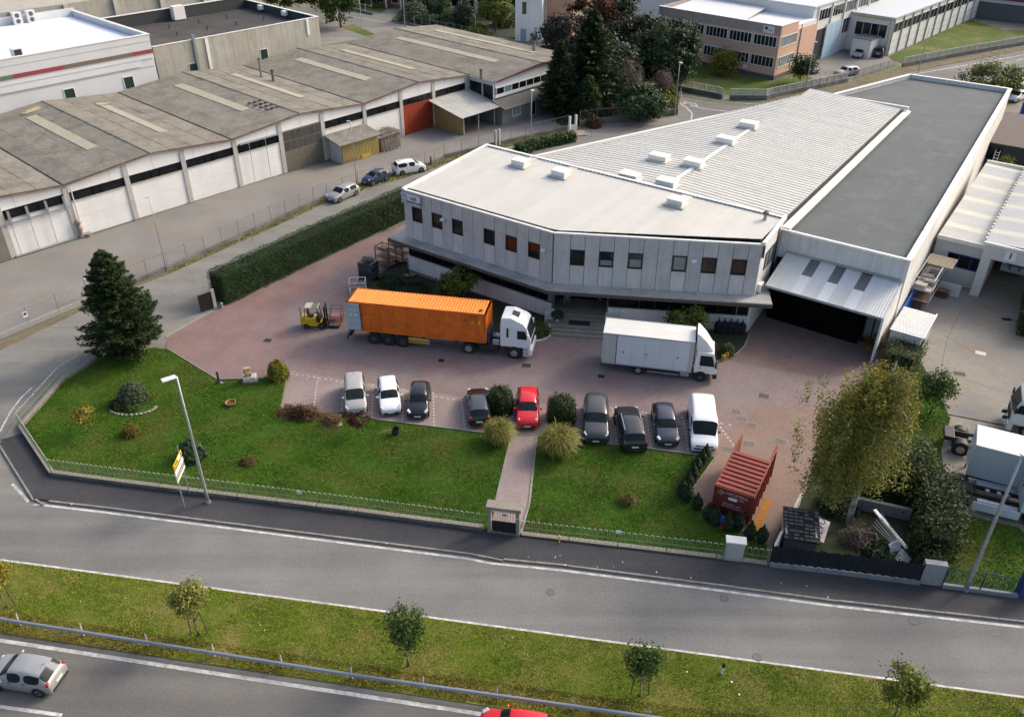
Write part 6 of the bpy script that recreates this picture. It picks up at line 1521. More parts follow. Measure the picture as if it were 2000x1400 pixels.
lf_grassv = bladem('verge_blade', [(.115, .19, .015), (.17, .25, .022), (.23, .29, .035)], (.38, .33, .10), .8, .28, .46); lf_grassd = bladem('dry_blade', [(.16, .15, .025), (.24, .20, .04), (.32, .25, .07)], (.16, .10, .04), .8, .5, .45)

def trunk(par, h, r, m, lean=(0, 0), limbs=0, cz=.5, lr=1.0, n=7, name='trunk'):
    pts = [(lean[0] * (i / 5) ** 1.3 + random.gauss(0, r * .25) * (i > 0), lean[1] * (i / 5) ** 1.3 + random.gauss(0, r * .25) * (i > 0), h * i / 5) for i in range(6)]
    MB().tube(pts, [r * (1.25 if i == 0 else 1 - .75 * i / 5) for i in range(6)], n).build(name, m, par, True)
    for k in range(limbs):
        i = random.choice([2, 3, 4]); p = Vector(pts[i]); a = 2 * PI * (k + random.random() * .6) / limbs
        e = p + Vector((math.cos(a) * lr, math.sin(a) * lr, h * random.uniform(.12, .35)))
        MB().tube([p, p.lerp(e, .5) + Vector((0, 0, .06 * h)), e], [r * .42, r * .28, r * .08], 5).build('limb', m, par, True)
def tree(name, label, cat, base, h, rad, cz, n, size, lm, bark=m_bark, tr=.15, k=26, spread=.5, flat=.7, group=None, lean=(0, 0), limbs=5, asp=.6, droop=0., z0=.0, hollow=.5, seed=None, up=.35):
    b = base if isinstance(base, Vector) else at(*base, z0)
    t = T(name, label, cat, b, 0, group)
    trunk(t, h * .82, tr, bark, lean, limbs, cz, max(rad[0], rad[1]) * .6)
    P_, out = clumps(n, (lean[0] * .7, lean[1] * .7, cz), rad, k, spread, flat, seed, hollow=hollow)
    P_[:, 2] = np.maximum(P_[:, 2], .15)
    fast_mesh('crown', leaf_quads(P_, size, out, up, asp, droop), 4, lm, t)
    return t
def bush(name, label, base, r, h, n, size, lm, group=None, z0=.1, k=None, cat='shrub', spread=.16, stem=True, power=2.0, cut=False):
    b = base if isinstance(base, Vector) else at(*base, z0)
    t = T(name, label, cat, b, 0, group)
    d = unit(rng.normal(size=(n, 3))); d[:, 2] = np.abs(d[:, 2])
    if cut: d = d / np.maximum(np.abs(d).max(1, keepdims=True) ** .55, .5); d = d / np.maximum(1, np.linalg.norm(d, axis=1, keepdims=True) / 1.22)
    lump = 1 + .08 * np.sin(d[:, :1] * 7 + 1) * np.sin(d[:, 1:2] * 6) + rng.normal(size=(n, 1)) * spread * .35
    P_ = d * np.array([r, r, h]) * np.minimum(1.12, rng.uniform(.55, 1, (n, 1)) ** .35 * lump)
    P_[:, 2] = np.maximum(P_[:, 2], .02)
    fast_mesh('foliage', leaf_quads(P_, size, d, .3), 4, lm, t)
    if stem: MB().tube([(0, 0, 0), (.02, .02, h * .6)], [.05, .02], 5).build('stem', m_bark, t)
    MB().ell((0, 0, h * .42), (r * .62, r * .62, h * .42), 10, 6).build('shade_core', pm('inner_shade', (.012, .016, .008), rough=1), t)  # solid dark core: the shade inside the foliage put into its colour
    return t
def conifer(name, label, base, h, r, n, lm, group=None, low=.06, size=.22, droopy=.35, z0=.0, prof=.9, tr=.2, asp=.28):
    b = base if isinstance(base, Vector) else at(*base, z0)
    t = T(name, label, 'tree', b, 0, group)
    MB().tube([(0, 0, 0), (0, 0, h * .5), (0, 0, h * .97)], [tr, tr * .6, .02], 7).build('trunk', m_bark, t, True)
    nb = int(h * 40)
    zz = np.sort(rng.uniform(low, 1.0, nb) ** .85)
    V = []
    per = max(8, n // nb)
    for z in zz:
        R_ = r * min(1.0, ((1 - z) / (1 - low)) ** prof * 1.12 + .03) * rng.uniform(.55, 1.1)
        if z < low + .12: R_ *= .82
        a = rng.uniform(0, 2 * PI); d = np.array([math.cos(a), math.sin(a), 0]); s = np.array([-math.sin(a), math.cos(a), 0])
        m_ = max(6, int(per * (.4 + R_ / r)))
        u = rng.uniform(.12, 1, m_) ** .7
        wdt = (1 - u) * .30 * R_ + .07
        P_ = d * (u * R_)[:, None] + s * (rng.normal(size=m_) * wdt)[:, None]
        P_[:, 2] = z * h + .10 * h * 0 - droopy * R_ * u ** 1.5 * .55 + .22 * R_ * u ** 3 + rng.normal(size=m_) * .07
        tdir = unit(d[None] * .8 + s[None] * rng.normal(size=(m_, 1)) * .6 + np.array([0, 0, 1.0]) * rng.normal(size=(m_, 1)) * .35)
        nr = unit(rng.normal(size=(m_, 3)) * .5 + np.array([0, 0, .8])); bb = np.cross(nr, tdir)
        q = (size * rng.uniform(.6, 1.3, (m_, 1)))
        V.append(np.stack([P_ - tdir * q, P_ + bb * q * asp, P_ + tdir * q, P_ - bb * q * asp], 1))
    V = np.concatenate(V); V[:, :, 2] = np.maximum(V[:, :, 2], .05)
    fast_mesh('crown', V, 4, lm, t)
    return t
def hedge(name, label, line, w_, h, dens, size, lm, group=None, z0=0., wob=.12):
    "a clipped hedge along world points: leaves over an inner core"
    o = Vector((line[0].x, line[0].y, z0)); t = T(name, label, 'hedge', o, 0, group)
    b = MB(o=o); V = []
    for a, c in zip(line[:-1], line[1:]):
        d = (c - a); L_ = d.length; d.normalize(); s = Vector((-d.y, d.x, 0)); mid_ = (a + c) / 2
        b.obox((mid_.x, mid_.y, z0 + h * (.48 if wob < .2 else .36)), (max(.1, L_ - .6 * (wob > .2)), w_ * (.78 if wob < .2 else .5), h * (.92 if wob < .2 else .7)), math.atan2(d.y, d.x))
        n = int(dens * L_ * (w_ + 2 * h))
        u = rng.uniform(0, L_, n); q = rng.uniform(-h, w_ + h, n)
        side = np.where(q < 0, -1, np.where(q > w_, 1, 0))
        y = np.where(side == 0, q - w_ / 2, side * w_ / 2); z = np.where(side == 0, h, np.where(side < 0, h + q, h + w_ - q))
        r_ = rng.normal(size=n) * wob + .10 * np.sin(u * 1.7 + y) * np.sin(z * 2.1 + u * .6)
        nx = np.where(side == 0, 0, side); nz = np.where(side == 0, 1.0, .25)
        y = y + nx * r_; z = z + np.where(side == 0, r_, 0)
        P_ = np.array([a.x - o.x, a.y - o.y, 0.]) + u[:, None] * np.array(d) + y[:, None] * np.array(s); P_[:, 2] = np.maximum(.03, z)
        out = np.array(s)[None] * nx[:, None] + np.array([0, 0, 1.0]) * nz[:, None]
        V.append(leaf_quads(P_, size, out, .25))
        for e_, sg in ((a, -1), (c, 1)):
            n = int(dens * w_ * h); P_ = np.array([e_.x - o.x, e_.y - o.y, 0.]) + rng.uniform(-w_ / 2, w_ / 2, n)[:, None] * np.array(s) + (sg * (.08 + rng.normal(size=n) * wob))[:, None] * np.array(d); P_[:, 2] = rng.uniform(.03, h, n)
            V.append(leaf_quads(P_, size, np.repeat(np.array(d)[None] * sg, n, 0), .25))
    fast_mesh('foliage', np.concatenate(V), 4, lm, t)
    b.build('shade_core', pm('inner_shade', (.012, .016, .008), rough=1), t)  # near-black filler painting the shade between the hedge leaves
    return t
def blades(name, label, base, n, r, h, lm, z0=.1, wd=.022, arch=1.0, group=None, cat='grass clump'):
    "a tussock of arching blades"
    b = base if isinstance(base, Vector) else at(*base, z0)
    t = T(name, label, cat, b, 0, group)
    a = rng.uniform(0, 2 * PI, n); e = rng.uniform(.15, 1, n) ** .7; d = np.stack([np.cos(a), np.sin(a), np.zeros(n)], 1); s = np.stack([-np.sin(a), np.cos(a), np.zeros(n)], 1)
    hh = h * rng.uniform(.6, 1.05, n); V = []
    w0 = wd * rng.uniform(.7, 1.4, n)
    pts = []
    of = rng.normal(size=(n, 2)) * r * .2; kk = rng.normal(size=(n, 3)) * .13 * r
    for u in (0, .35, .7, 1.0):
        p = d * (r * e * (.12 + u ** 1.4 * .95))[:, None] + kk * u * u; p[:, :2] += of * (1 - .3 * u); p[:, 2] = np.maximum(.03, hh * (np.sin(u * PI * (.5 + .28 * e * arch)) / 1.0) * (1.1 - .25 * e) + kk[:, 2] * u)
        pts.append(p)
    for i in range(3):
        w1 = (w0 * (1 - i * .28))[:, None]; w2 = (w0 * (1 - (i + 1) * .28))[:, None]
        V.append(np.stack([pts[i] - s * w1, pts[i] + s * w1, pts[i + 1] + s * w2, pts[i + 1] - s * w2], 1))
    fast_mesh('blades', np.concatenate(V), 4, lm, t)
    return t
def twigs(name, label, cat, base, n, r, h, m, z0=.1, wd=.02, flatp=True, sheet_=None):
    b = at(*base, z0); t = T(name, label, cat, b, random.random() * 3)
    if sheet_: MB().obox((.05, -.1, .015), (r * 2.1, r * 1.5, .01), .3).build('ground_sheet', pm('pale_tarp', (.48, .43, .36), v=.1), t, jit=.01)
    c = rng.normal(size=(n, 3)) * np.array([r * .42, r * .36, h * .28]); c[:, 2] = np.abs(c[:, 2]) + .05
    c[:, 2] *= np.exp(-(c[:, 0] ** 2 + c[:, 1] ** 2) / (r * r) * 1.2)
    d = unit(rng.normal(size=(n, 3)) * np.array([1, 1, .45])); l = rng.uniform(.15, .42, (n, 1)); s = unit(np.cross(d, rng.normal(size=(n, 3)))) * wd
    V = np.stack([c - d * l - s, c + d * l - s * .4, c + d * l + s * .4, c - d * l + s], 1); V[:, :, 2] = np.maximum(V[:, :, 2], .02)
    fast_mesh('twigs', V, 4, m, t)
    return t
# --- the works garden
conifer('spruce_tree', 'big dark spruce standing at the yard entrance corner of the lawn', (254, 692), 9.6, 3.45, 52000, lf_con, low=.03, size=.17, z0=.1, prof=.6, tr=.22, asp=.34)
hedge('boundary_hedge', 'long dark clipped hedge between side street and brick yard', ats([(430, 590), (640, 489), (800, 417)]), 2.1, 3.0, 260, .052, lf_hedge, z0=.01, wob=.09)
bush('clipped_bush', 'clipped dark bush between black hatchback and red car', (977, 800), .98, 2.0, 5200, .075, lf_box, 'clipped bushes by the garden path', cut=True, z0=.02)
bush('clipped_bush', 'clipped dark bush between red car and grey off-roader', (1096, 818), 1.08, 2.05, 5600, .075, lf_box, 'clipped bushes by the garden path', cut=True, z0=.02)
blades('pampas_grass', 'yellowish pampas grass clump left of the garden path', (975, 862), 2800, 1.15, 1.6, lf_pamp, wd=.03, arch=.75, group='pampas clumps')
blades('pampas_grass', 'yellowish pampas grass clump right of the garden path', (1090, 882), 4200, 1.4, 1.75, lf_pamp, wd=.03, arch=.75, group='pampas clumps')
bush('golden_shrub', 'round golden yellow shrub at the lawn corner beside boxes', (544, 737), .85, 1.6, 4200, .08, lf_ygreen)
bush('juniper_bush', 'grey green juniper bush in the stone edged bed', (262, 782), 1.15, 1.6, 3600, .085, lf_oliv)
bush('low_shrub', 'low dark shrub in front of the juniper bush', (236, 793), .85, .6, 1600, .07, lf_box); bush('low_shrub', 'small green ground cover beside stone edging', (260, 797), .7, .42, 1200, .06, lf_green)
t = T('stone_edging', 'curved row of pale stones around the juniper bed', 'stones', at(255, 800, .1))
for i in range(15):
    a = -2.9 + i * .21; MB().ell((1.75 * math.cos(a) + .1, 1.0 * math.sin(a) + .25, .06), (.13 + .05 * random.random(), .1, .09), 7, 4).build('stone', pm('pale_stone', (.34, .31, .27), v=.3, s=4), t, jit=.012)
tree('thin_shrub', 'thin yellowing shrub with bare stems on the left lawn', 'shrub', (172, 843), 2.1, (.85, .75, .75), 1.5, 900, .085, lf_birch, tr=.035, k=22, spread=.2, z0=.1, limbs=9, bark=m_barkg)
bush('orange_shrub', 'small orange leaved shrub on the left lawn', (257, 848), .62, .85, 900, .075, lf_or); bush('orange_plant', 'low orange plant alone in the middle of the lawn', (486, 902), .62, .4, 520, .065, lf_or)
bush('broadleaf_shrub', 'round dark broadleaf shrub behind the lamp post', (376, 893), .95, 1.5, 1300, .14, lf_mag)
tree('purple_maple', 'small purple maple with pale stem in front of the champagne car', 'tree', (705, 848), 1.7, (.85, .6, .5), 1.35, 1100, .07, lf_pur, bark=pm('pale_stake', (.34, .28, .16)), tr=.035, k=14, spread=.17, z0=.1, limbs=4)
blades('dry_plant', 'dry straw coloured plant on the right lawn', (1226, 980), 420, .62, .55, lf_or, wd=.025)
for i, (p, lb, sh) in enumerate([((562, 806), 'heap of cut brown brush on a tarp nearest the golden shrub', True), ((585, 810), 'middle heap of dark reddish cut brush on the parking corner', False), ((608, 812), 'heap of cut straw coloured brush next to the parking bays', False), ((651, 822), 'heap of dry brush on a pale sheet beside the champagne car', True)]):
    twigs('brush_pile', lb, 'brush pile', p, 900, [.72, .8, .8, .7][i], [.8, 1.3, 1.3, .8][i], lf_brush if i != 1 else leafm('dark_brush', [(.05, .025, .018), (.10, .05, .03), (.16, .08, .05)]), z0=.09, wd=.022, sheet_=sh)
CY = [(1377, 897), (1369, 907), (1359, 919), (1352, 936), (1342, 952), (1331, 968), (1341, 976), (1360, 992), (1382, 1012), (1396, 1024), (1419, 1034), (1440, 1032), (1463, 1050), (1487, 1056)]
CL_ = ['dwarf cypress beside the white van, first of the row', 'second dwarf cypress from the white van', 'third dwarf cypress from the white van', 'fourth dwarf cypress from the white van', 'fifth dwarf cypress down the row from the van', 'outermost dwarf cypress of the row, deepest in the lawn', 'seventh dwarf cypress from the white van', 'solitary dwarf cypress at the corner of the paved skip bay', 'dwarf cypress left of the blue hydrant', 'dwarf cypress just behind the blue hydrant', 'dwarf cypress right of the blue hydrant', 'dwarf cypress at the right corner of the skip end', 'second last dwarf cypress near the white cabinet', 'last dwarf cypress beside the boundary wall']
for p, lb in zip(CY, CL_):
    b = at(*p, .1); t = T('dwarf_cypress', lb, 'cypress', b, 0, 'dwarf cypresses around the skip bay')
    h = random.uniform(1.25, 1.6); n = 1100; z = rng.uniform(0, 1, n) ** 1.25; r_ = .40 * np.sin(np.clip(z * 1.05 + .18, 0, 1.2) * PI * .83) ** .8 * (1 - z ** 3 * .9); a = rng.uniform(0, 2 * PI, n)
    P_ = np.stack([np.cos(a) * r_ * rng.uniform(.8, 1.05, n), np.sin(a) * r_ * rng.uniform(.8, 1.05, n), z * h + .03], 1)
    fast_mesh('foliage', leaf_quads(P_, .075, np.stack([np.cos(a), np.sin(a), z * 0 + .3], 1), .5, .5), 4, lf_dark, t)
    MB().lathe((0, 0, 0), [(.26, .02), (.30, .4), (.16, 1.0), (.02, h * .95)], 8).build('shade_core', pm('inner_shade', (.012, .016, .008)), t)  # dark core painted as the shaded inside of the cypress
# planting beds by the office
def bed(name, px, z=.06): return sheet(name, px, z, m_soil, th=.06)
bed('office_bed', [(705, 560), (790, 500), (800, 532), (1070, 618), (1085, 645), (1052, 664), (980, 672), (760, 620), (715, 590)])
bed('office_bed', [(1186, 648), (1250, 640), (1462, 650), (1450, 680), (1415, 702), (1380, 708), (1300, 690)])
edging('bed_kerb', [(1087, 640), (1080, 652), (1065, 662), (1045, 668), (1010, 674)], .16, .14, m_plaster); edging('bed_kerb', [(1463, 655), (1455, 676), (1440, 692), (1415, 704), (1385, 710)], .14, .13); edging('bed_kerb', [(700, 572), (742, 528), (790, 500)], .12, .12)
tree('round_tree', 'round bright green tree behind the orange container', 'tree', (893, 592), 3.4, (1.65, 1.4, 1.05), 2.2, 5200, .13, leafm('robinia_leaf', [(.04, .07, .010), (.08, .115, .014), (.13, .16, .022)]), tr=.1, k=34, spread=.28, z0=.06, droop=.6)
tree('round_tree', 'round green tree with twiggy top behind the white box truck', 'tree', (1338, 660), 3.1, (1.55, 1.2, 1.0), 2.0, 4600, .13, leafm('robinia_leaf', [(.04, .07, .010)]), tr=.1, k=30, spread=.28, z0=.06, droop=.6)
bush('bed_shrub', 'green shrub in the curved bed beside the entrance steps', (1050, 650), 1.2, 1.15, 2200, .085, lf_green, z0=.06); bush('bed_shrub', 'dark potted shrub on the left entrance planter', (1089, 618), .6, .6, 800, .07, lf_dark, z0=1.05)
bush('ground_cover', 'dark ground cover plants behind the container roof edge', (800, 570), 1.9, .45, 2200, .08, lf_dark, z0=.06); bush('ground_cover', 'dark straggly plants between wrapped pallet and office bed', (760, 552), 1.3, .5, 1400, .07, lf_dark, z0=.06)
t = T('black_plant_row', 'row of pointed black covered plants against the white plinth', 'plants', FB.p(0, 0, 0))
wloc = MF.w(*FB.p(14.9, .55, 0).to_2d()); t.location = (wloc.x, wloc.y, .06); t.rotation_euler = (0, 0, R(-7.2))
for i in range(5): MB().lathe((i * .52, 0, 0), [(.34, 0), (.36, .7), (.28, .95), (.07, 1.15), (.015, 1.5)], 9).build('covered_plant', pm('black_fleece', (.010, .012, .014), v=.4, s=5), t, jit=.025)
bush('potted_shrub', 'leafy shrub in a pale pot beside the yellow cans', (1419, 692), .62, 1.15, 900, .085, lf_green, z0=.06)
for i, (px_, py_, lb) in enumerate([(1412, 703, 'front yellow canister beside the driveway kerb'), (1419, 698, 'rear yellow canister beside the potted shrub')]):
    t = T('yellow_canister', lb, 'canister', at(px_, py_, .06)); MB().lathe((0, 0, 0), [(.17, 0), (.18, .45), (.12, .55)], 12).build('body', pm('canister_yellow', (.45, .25, .03), co='obj'), t); MB().lathe((0, 0, .55), [(.06, 0), (.06, .05)], 8).build('cap', m_plas, t)
for i, (px_, py_, z, lb) in enumerate([(1068, 647, .06, 'white ring planter bowl on the dark bed'), (1088, 634, .06, 'white pedestal urn beside the planter wall')]):
    t = T('planter_bowl', lb, 'planter', at(px_, py_, z)); MB().lathe((0, 0, 0), [(.2, 0), (.12, .1), (.12, .3 + .3 * i), (.33, .5 + .3 * i), (.36, .56 + .3 * i), (.3, .55 + .3 * i), (.26, .5 + .3 * i)], 16).build('bowl', m_plaster, t)
t = T('terracotta_bowl', 'wide terracotta bowl lying on the front lawn', 'planter', at(451, 790, .1)); MB().lathe((0, 0, 0), [(.25, 0), (.38, .14), (.42, .26), (.36, .26), (.3, .12)], 18).build('bowl', pm('terracotta', (.30, .15, .06), v=.15), t); MB().lathe((0, 0, .12), [(.3, 0), (.28, .02)], 14).build('soil', m_lawn, t)
t = T('black_pot', 'black plastic plant pot standing on the lawn by the parking', 'pot', at(773, 848, .1)); MB().lathe((0, 0, 0), [(.22, 0), (.30, .55), (.31, .55), (.28, .53), (.22, .2)], 16).build('pot', m_plas, t); MB().lathe((0, 0, .2), [(.21, 0), (.21, .02)], 12).build('soil', m_soil, t)
t = T('cut_canes', 'pale cut canes lying on the grass beside the black pot', 'canes', at(752, 843, .1))
for i in range(5): MB().tube([(-.55 + .1 * i, -.2 + .09 * i, .03), (.55, -.12 + .1 * i, .08)], .012, 4).build('cane', pm('cane', (.42, .38, .2)), t)
# --- right hand garden
bt_ = T('birch_tree', 'tall yellowing birch with white leaning trunk beside the skip bay', 'tree', at(1656, 1022, .1))
h = 12.2
MB().tube([(0, 0, 0), (.05, .1, 3), (.25, .3, 6), (.4, .55, 9), (.45, .7, h)], [.21, .17, .13, .08, .02], 8).build('trunk', m_birch, bt_, True)
for i in range(12):
    z = 3.2 + i * .52; a = i * 2.4; l = 2.5 * (1 - z / 16); p = Vector((.3 * z / 9, .4 * z / 9, z)); e = p + Vector((math.cos(a) * l, math.sin(a) * l, 1.4)); MB().tube([p, p.lerp(e, .5) + Vector((0, 0, .35)), e, e + Vector((math.cos(a) * .7, math.sin(a) * .7, -.5))], [.055, .04, .022, .01], 5).build('limb', m_birch, bt_, True)
def birch_crown(cx, cy, n, lm, sz, r, zlo, zhi, k, nm='crown'):
    g = rng; cen = np.stack([cx + g.normal(size=k) * r * .5, cy + g.normal(size=k) * r * .5, g.uniform(zlo, zhi, k)], 1)
    sca = 1 - .55 * np.abs((cen[:, 2] - (zlo + zhi) / 2) / ((zhi - zlo) / 2)) ** 2.0
    cen[:, 0] = cx * (1.25 - cen[:, 2] / 11) + .3 + (cen[:, 0] - cx) * sca * 1.1; cen[:, 1] = cy + (cen[:, 1] - cy) * sca * 1.1
    ix = g.integers(0, k, n); L_ = g.uniform(0, 1, n)
    P_ = cen[ix] + g.normal(size=(n, 3)) * np.array([.2, .2, .2]); P_[:, 2] -= L_ * 2.0
    fast_mesh(nm, leaf_quads(P_, sz, None, .1, .55, .5), 4, lm, bt_)
birch_crown(-1.5, .6, 28000, lf_birchg, .085, 2.6, 3.8, 11.6, 230); birch_crown(-2.0, 1.0, 8000, lf_birch, .085, 2.2, 4.5, 11.6, 110, 'autumn_crown')
V = []; k = 260
for i in range(k):
    z = rng.uniform(3.5, 11.0); a = rng.uniform(-.9, 1.6); p = np.array([.2 + .02 * z, .4, z]); d = np.array([math.cos(a), math.sin(a), .75 + rng.normal() * .3]); l = rng.uniform(.7, 2.0); s = np.cross(d, rng.normal(size=3)); s = s / np.linalg.norm(s) * .012
    V.append([p - s, p + s, p + d * l + s * .3, p + d * l - s * .3])
fast_mesh('bare_twigs', np.array(V), 4, lf_twig, bt_)
tree('rust_shrub', 'small rust leaved shrub at the foot of the goods bay', 'shrub', (1700, 690), 1.6, (.8, .7, .7), 1.1, 800, .09, lf_or, tr=.03, k=12, spread=.2, z0=.1)
hedge('block_hedge', 'clipped green hedge block beside the white garden shed', ats([(1750, 728), (1772, 690)]), 2.5, 1.7, 60, .09, lf_green, z0=.09)
lp = [(1690, 960), (1730, 935), (1765, 955), (1800, 985), (1820, 1030), (1825, 1075), (1815, 1105)]
hedge('laurel_hedge', 'tall glossy laurel hedge curving around the neglected garden corner', ats(lp), 2.3, 3.0, 50, .11, lf_laur, z0=.05, wob=.3)
tree('small_tree', 'small leafy tree on the strip lawn beside the concrete yard', 'tree', (1816, 808), 4.0, (1.25, 1.1, 1.35), 2.3, 2400, .12, lf_green, tr=.07, k=26, spread=.32, z0=.1)
bush('strip_shrub', 'loose green shrub at the lower end of the strip lawn', (1782, 905), 1.5, 1.9, 2600, .11, lf_green, spread=.5); bush('strip_shrub', 'dark shrub behind the birch beside the strip lawn', (1730, 840), 1.3, 1.6, 1800, .1, lf_box, spread=.4)
bush('rose_shrub', 'shrub with a few red leaves at the foot of the laurel hedge', (1815, 1118), .9, 1.5, 900, .1, leafm('rose_leaf', [(.02, .04, .012), (.04, .07, .02), (.05, .08, .025), (.14, .03, .025)]), spread=.5)
bush('ivy_patch', 'low ivy patch inside the dark mesh fence', (1720, 1085), 1.2, .7, 1100, .1, lf_dark); bush('ivy_patch', 'dark overgrown shrubs under the birch', (1635, 990), 1.3, 1.0, 1500, .1, lf_dark, spread=.5); twigs('dead_stems', 'brown tangle of dead stems beside the timber bed', 'shrub', (1672, 1055), 500, 1.1, 1.8, lf_twig)
conifer('pine_tree', 'dark pine branches reaching in at the right frame edge', at(2035, 985), 6.8, 2.3, 5200, lf_dark, low=.2, size=.26, z0=.0, prof=.6, tr=.16)
hedge('yard_hedge', 'dark clipped hedge at the right frame edge of the concrete yard', ats([(2025, 580), (2010, 660)]), 2.0, 2.2, 55, .1, lf_dark)
bush('yard_bush', 'round green bush between outhouse and workshop roof', (1957, 338), 1.6, 2.2, 2200, .11, lf_ygreen, z0=0)
# --- verge saplings
for i, (p, h, r, lm, lb) in enumerate([((13, 1186), 3.6, .75, lf_birch, 'yellowing sapling on the verge at the left frame edge'), ((388, 1240), 4.0, .95, lf_birchg, 'bushy olive sapling with two stakes on the verge'), ((797, 1300), 4.3, 1.1, lf_green, 'full green sapling second from the left stakes on the verge'), ((1249, 1358), 4.1, .85, lf_green, 'dark green slender sapling on the verge below the white cabinet'), ((1745, 1402), 3.6, 1.1, leafm('bright_leaf', [(.07, .10, .012), (.12, .16, .018), (.18, .20, .025)]), 'bright yellow green sapling on the verge at lower right')]):
    t = tree('verge_sapling', lb, 'sapling', p, h * .86, (r * .85, r * .85, r), h * .74, 2600, .085, lm, bark=m_barkg, tr=.065, k=34, spread=.24, z0=.03, group='saplings on the verge', limbs=6)
    if i in (0, 1, 3):
        for dx_ in (-.45, .5): MB().tube([(dx_, .1, 0), (dx_ * .75, .05, 1.9)], .035, 6).build('stake', m_bark, t)
# --- hedge row behind the works
hedge('rear_hedge', 'low ragged hedge behind the works along the street', ats([(1010, 302), (1060, 287), (1120, 275)]), 1.4, 1.2, 40, .16, lf_hedge)
# ================================================================ background trees and gardens
GB = 'trees in the corner garden'
sheet('corner_garden', [(1075, 235), (1110, 205), (1120, 150), (1100, 90), (1300, 110), (1330, 150), (1332, 185), (1322, 222), (1200, 232), (1110, 252)], .02, m_soil)
sheet('pink_lawn', [(1280, 150), (1345, 122), (1505, 160), (1560, 142), (1620, 168), (1500, 184), (1410, 184), (1290, 163)], .02, m_lawn2)
sheet('factory_yard', [(1560, 142), (1590, 120), (1660, 85), (1735, 112), (1752, 124), (1620, 168)], .015, m_asph2)
sheet('factory_lawn', [(1735, 112), (1890, 37), (1960, 60), (2050, 60), (2050, 82), (1760, 122)], .02, m_lawn2)
sheet('far_road', [(1200, 150), (1280, 172), (1330, 190), (1405, 207), (1500, 210), (1620, 186), (1760, 147), (2010, 97), (2200, 70), (2200, 140), (2010, 172), (1900, 210), (1700, 280), (1500, 310), (1330, 250), (1322, 225), (1328, 185), (1300, 165), (1150, 120)], .006, m_asph)
sheet('far_verge', [(1500, 192), (1620, 172), (1760, 132), (2010, 90), (2010, 96), (1760, 143), (1620, 182), (1500, 206)], .012, m_dirt)
strip('far_edge_line', ats([(1330, 186), (1420, 200), (1500, 206), (1600, 190), (1760, 150), (2010, 106)]), .2, .0105, m_white); strip('far_centre_line', ats([(1325, 200), (1370, 212), (1420, 218)]), .25, .0105, m_white)
for i in range(6): a = (1835 + i * 30, 160 - i * 8.2); strip('far_dash', ats([a, (a[0] + 16, a[1] - 4.3)]), .2, .0105, m_white)
strip('corner_sweep_line', ats([(1325, 200), (1340, 210), (1352, 222), (1350, 235)]), .2, .0105, m_white)
for i in range(7): strip('road_lettering', ats([(1337 + i * 3.3, 199 + i * .5), (1341 + i * 3.3, 205 + i * .5)]), .35, .0105, m_white)
sheet('back_road', [(600, 95), (640, 20), (720, 28), (805, -4), (860, -4), (770, 24), (764, 40), (840, 58), (1040, 98), (1040, 110), (800, 60), (730, 72)], .006, m_asph2)
sheet('back_grass', [(662, 52), (690, 48), (735, 68), (718, 72)], .03, m_lawn2, th=.03); sheet('back_grass', [(690, 12), (720, -6), (790, -6), (744, 26)], .03, m_lawn2); sheet('house_garden', [(768, 36), (800, 5), (1000, 40), (1030, 80), (840, 54)], .02, m_soil)
strip('back_line', ats([(690, 33), (760, 46), (804, 54)]), .2, .012, m_white)
def bt(name, label, base, h, r, cz, n, size, lm, **k): return tree(name, label, 'tree', base, h, r, cz, n, size, lm, tr=k.pop('tr', .2), k=k.pop('k', 40), spread=k.pop('spread', .6), **k)
conifer('fir_tree', 'tall dark fir at the left of the corner garden, overlapping the warehouse', (1090, 228), 10.8, 3.6, 11000, lf_dark, GB, size=.36, low=.08, prof=.75)
conifer('fir_tree', 'tallest dark fir in the middle of the corner garden', (1150, 215), 14.5, 5.4, 18000, lf_dark, GB, size=.42, low=.1, prof=.7)
conifer('weeping_cedar', 'weeping light green cedar in front of the tallest fir', (1147, 236), 6.6, 2.4, 3400, leafm('cedar_leaf', [(.02, .04, .012), (.04, .075, .02), (.06, .10, .03)]), GB, size=.34, low=.35, droopy=1.3, prof=.45)
bt('copper_beech', 'dark copper beech behind the fir trees beside the white tower', (1105, 150), 10, (4.0, 4, 4.2), 6.4, 7000, .26, lf_dpur, group=GB); bt('copper_beech', 'second dark copper tree right of the tallest fir', (1215, 150), 9.5, (3.6, 3.4, 3.6), 6.2, 5500, .26, lf_dpur, group=GB)
bt('autumn_tree', 'autumn tree with red tipped crown behind the dark firs', (1150, 120), 11, (5.0, 4, 3.4), 8.0, 6500, .28, lf_red, group=GB); bt('broad_tree', 'tall green leaved tree behind the corner garden', (1205, 115), 11.5, (3.6, 3.4, 4.4), 7.4, 6500, .26, lf_dark, group=GB)
bt('oak_tree', 'broad dark green tree in front of the pink office', (1298, 178), 11.0, (5.2, 4.6, 4.6), 6.3, 15000, .27, lf_dark, group=GB, k=80); bt('oak_tree', 'dark evergreen filling the middle of the corner garden', (1190, 190), 9.0, (4.6, 3.6, 4.2), 5.0, 11000, .28, lf_dark, group=GB, k=60); bt('oak_tree', 'dark tree between the firs and the broad tree', (1255, 150), 9.5, (4.4, 3.6, 4.2), 5.4, 9000, .28, lf_dark, group=GB, k=60); bt('oak_tree', 'dark bushy tree behind the weeping bare trees', (1235, 165), 8.0, (3.4, 3.2, 3.0), 4.8, 6000, .25, lf_dark, group=GB)
bt('magnolia_tree', 'dense glossy magnolia bush above the garden wall', (1250, 238), 5.6, (3.4, 2.6, 2.6), 2.7, 6500, .2, lf_mag, group=GB, k=60, spread=.42)
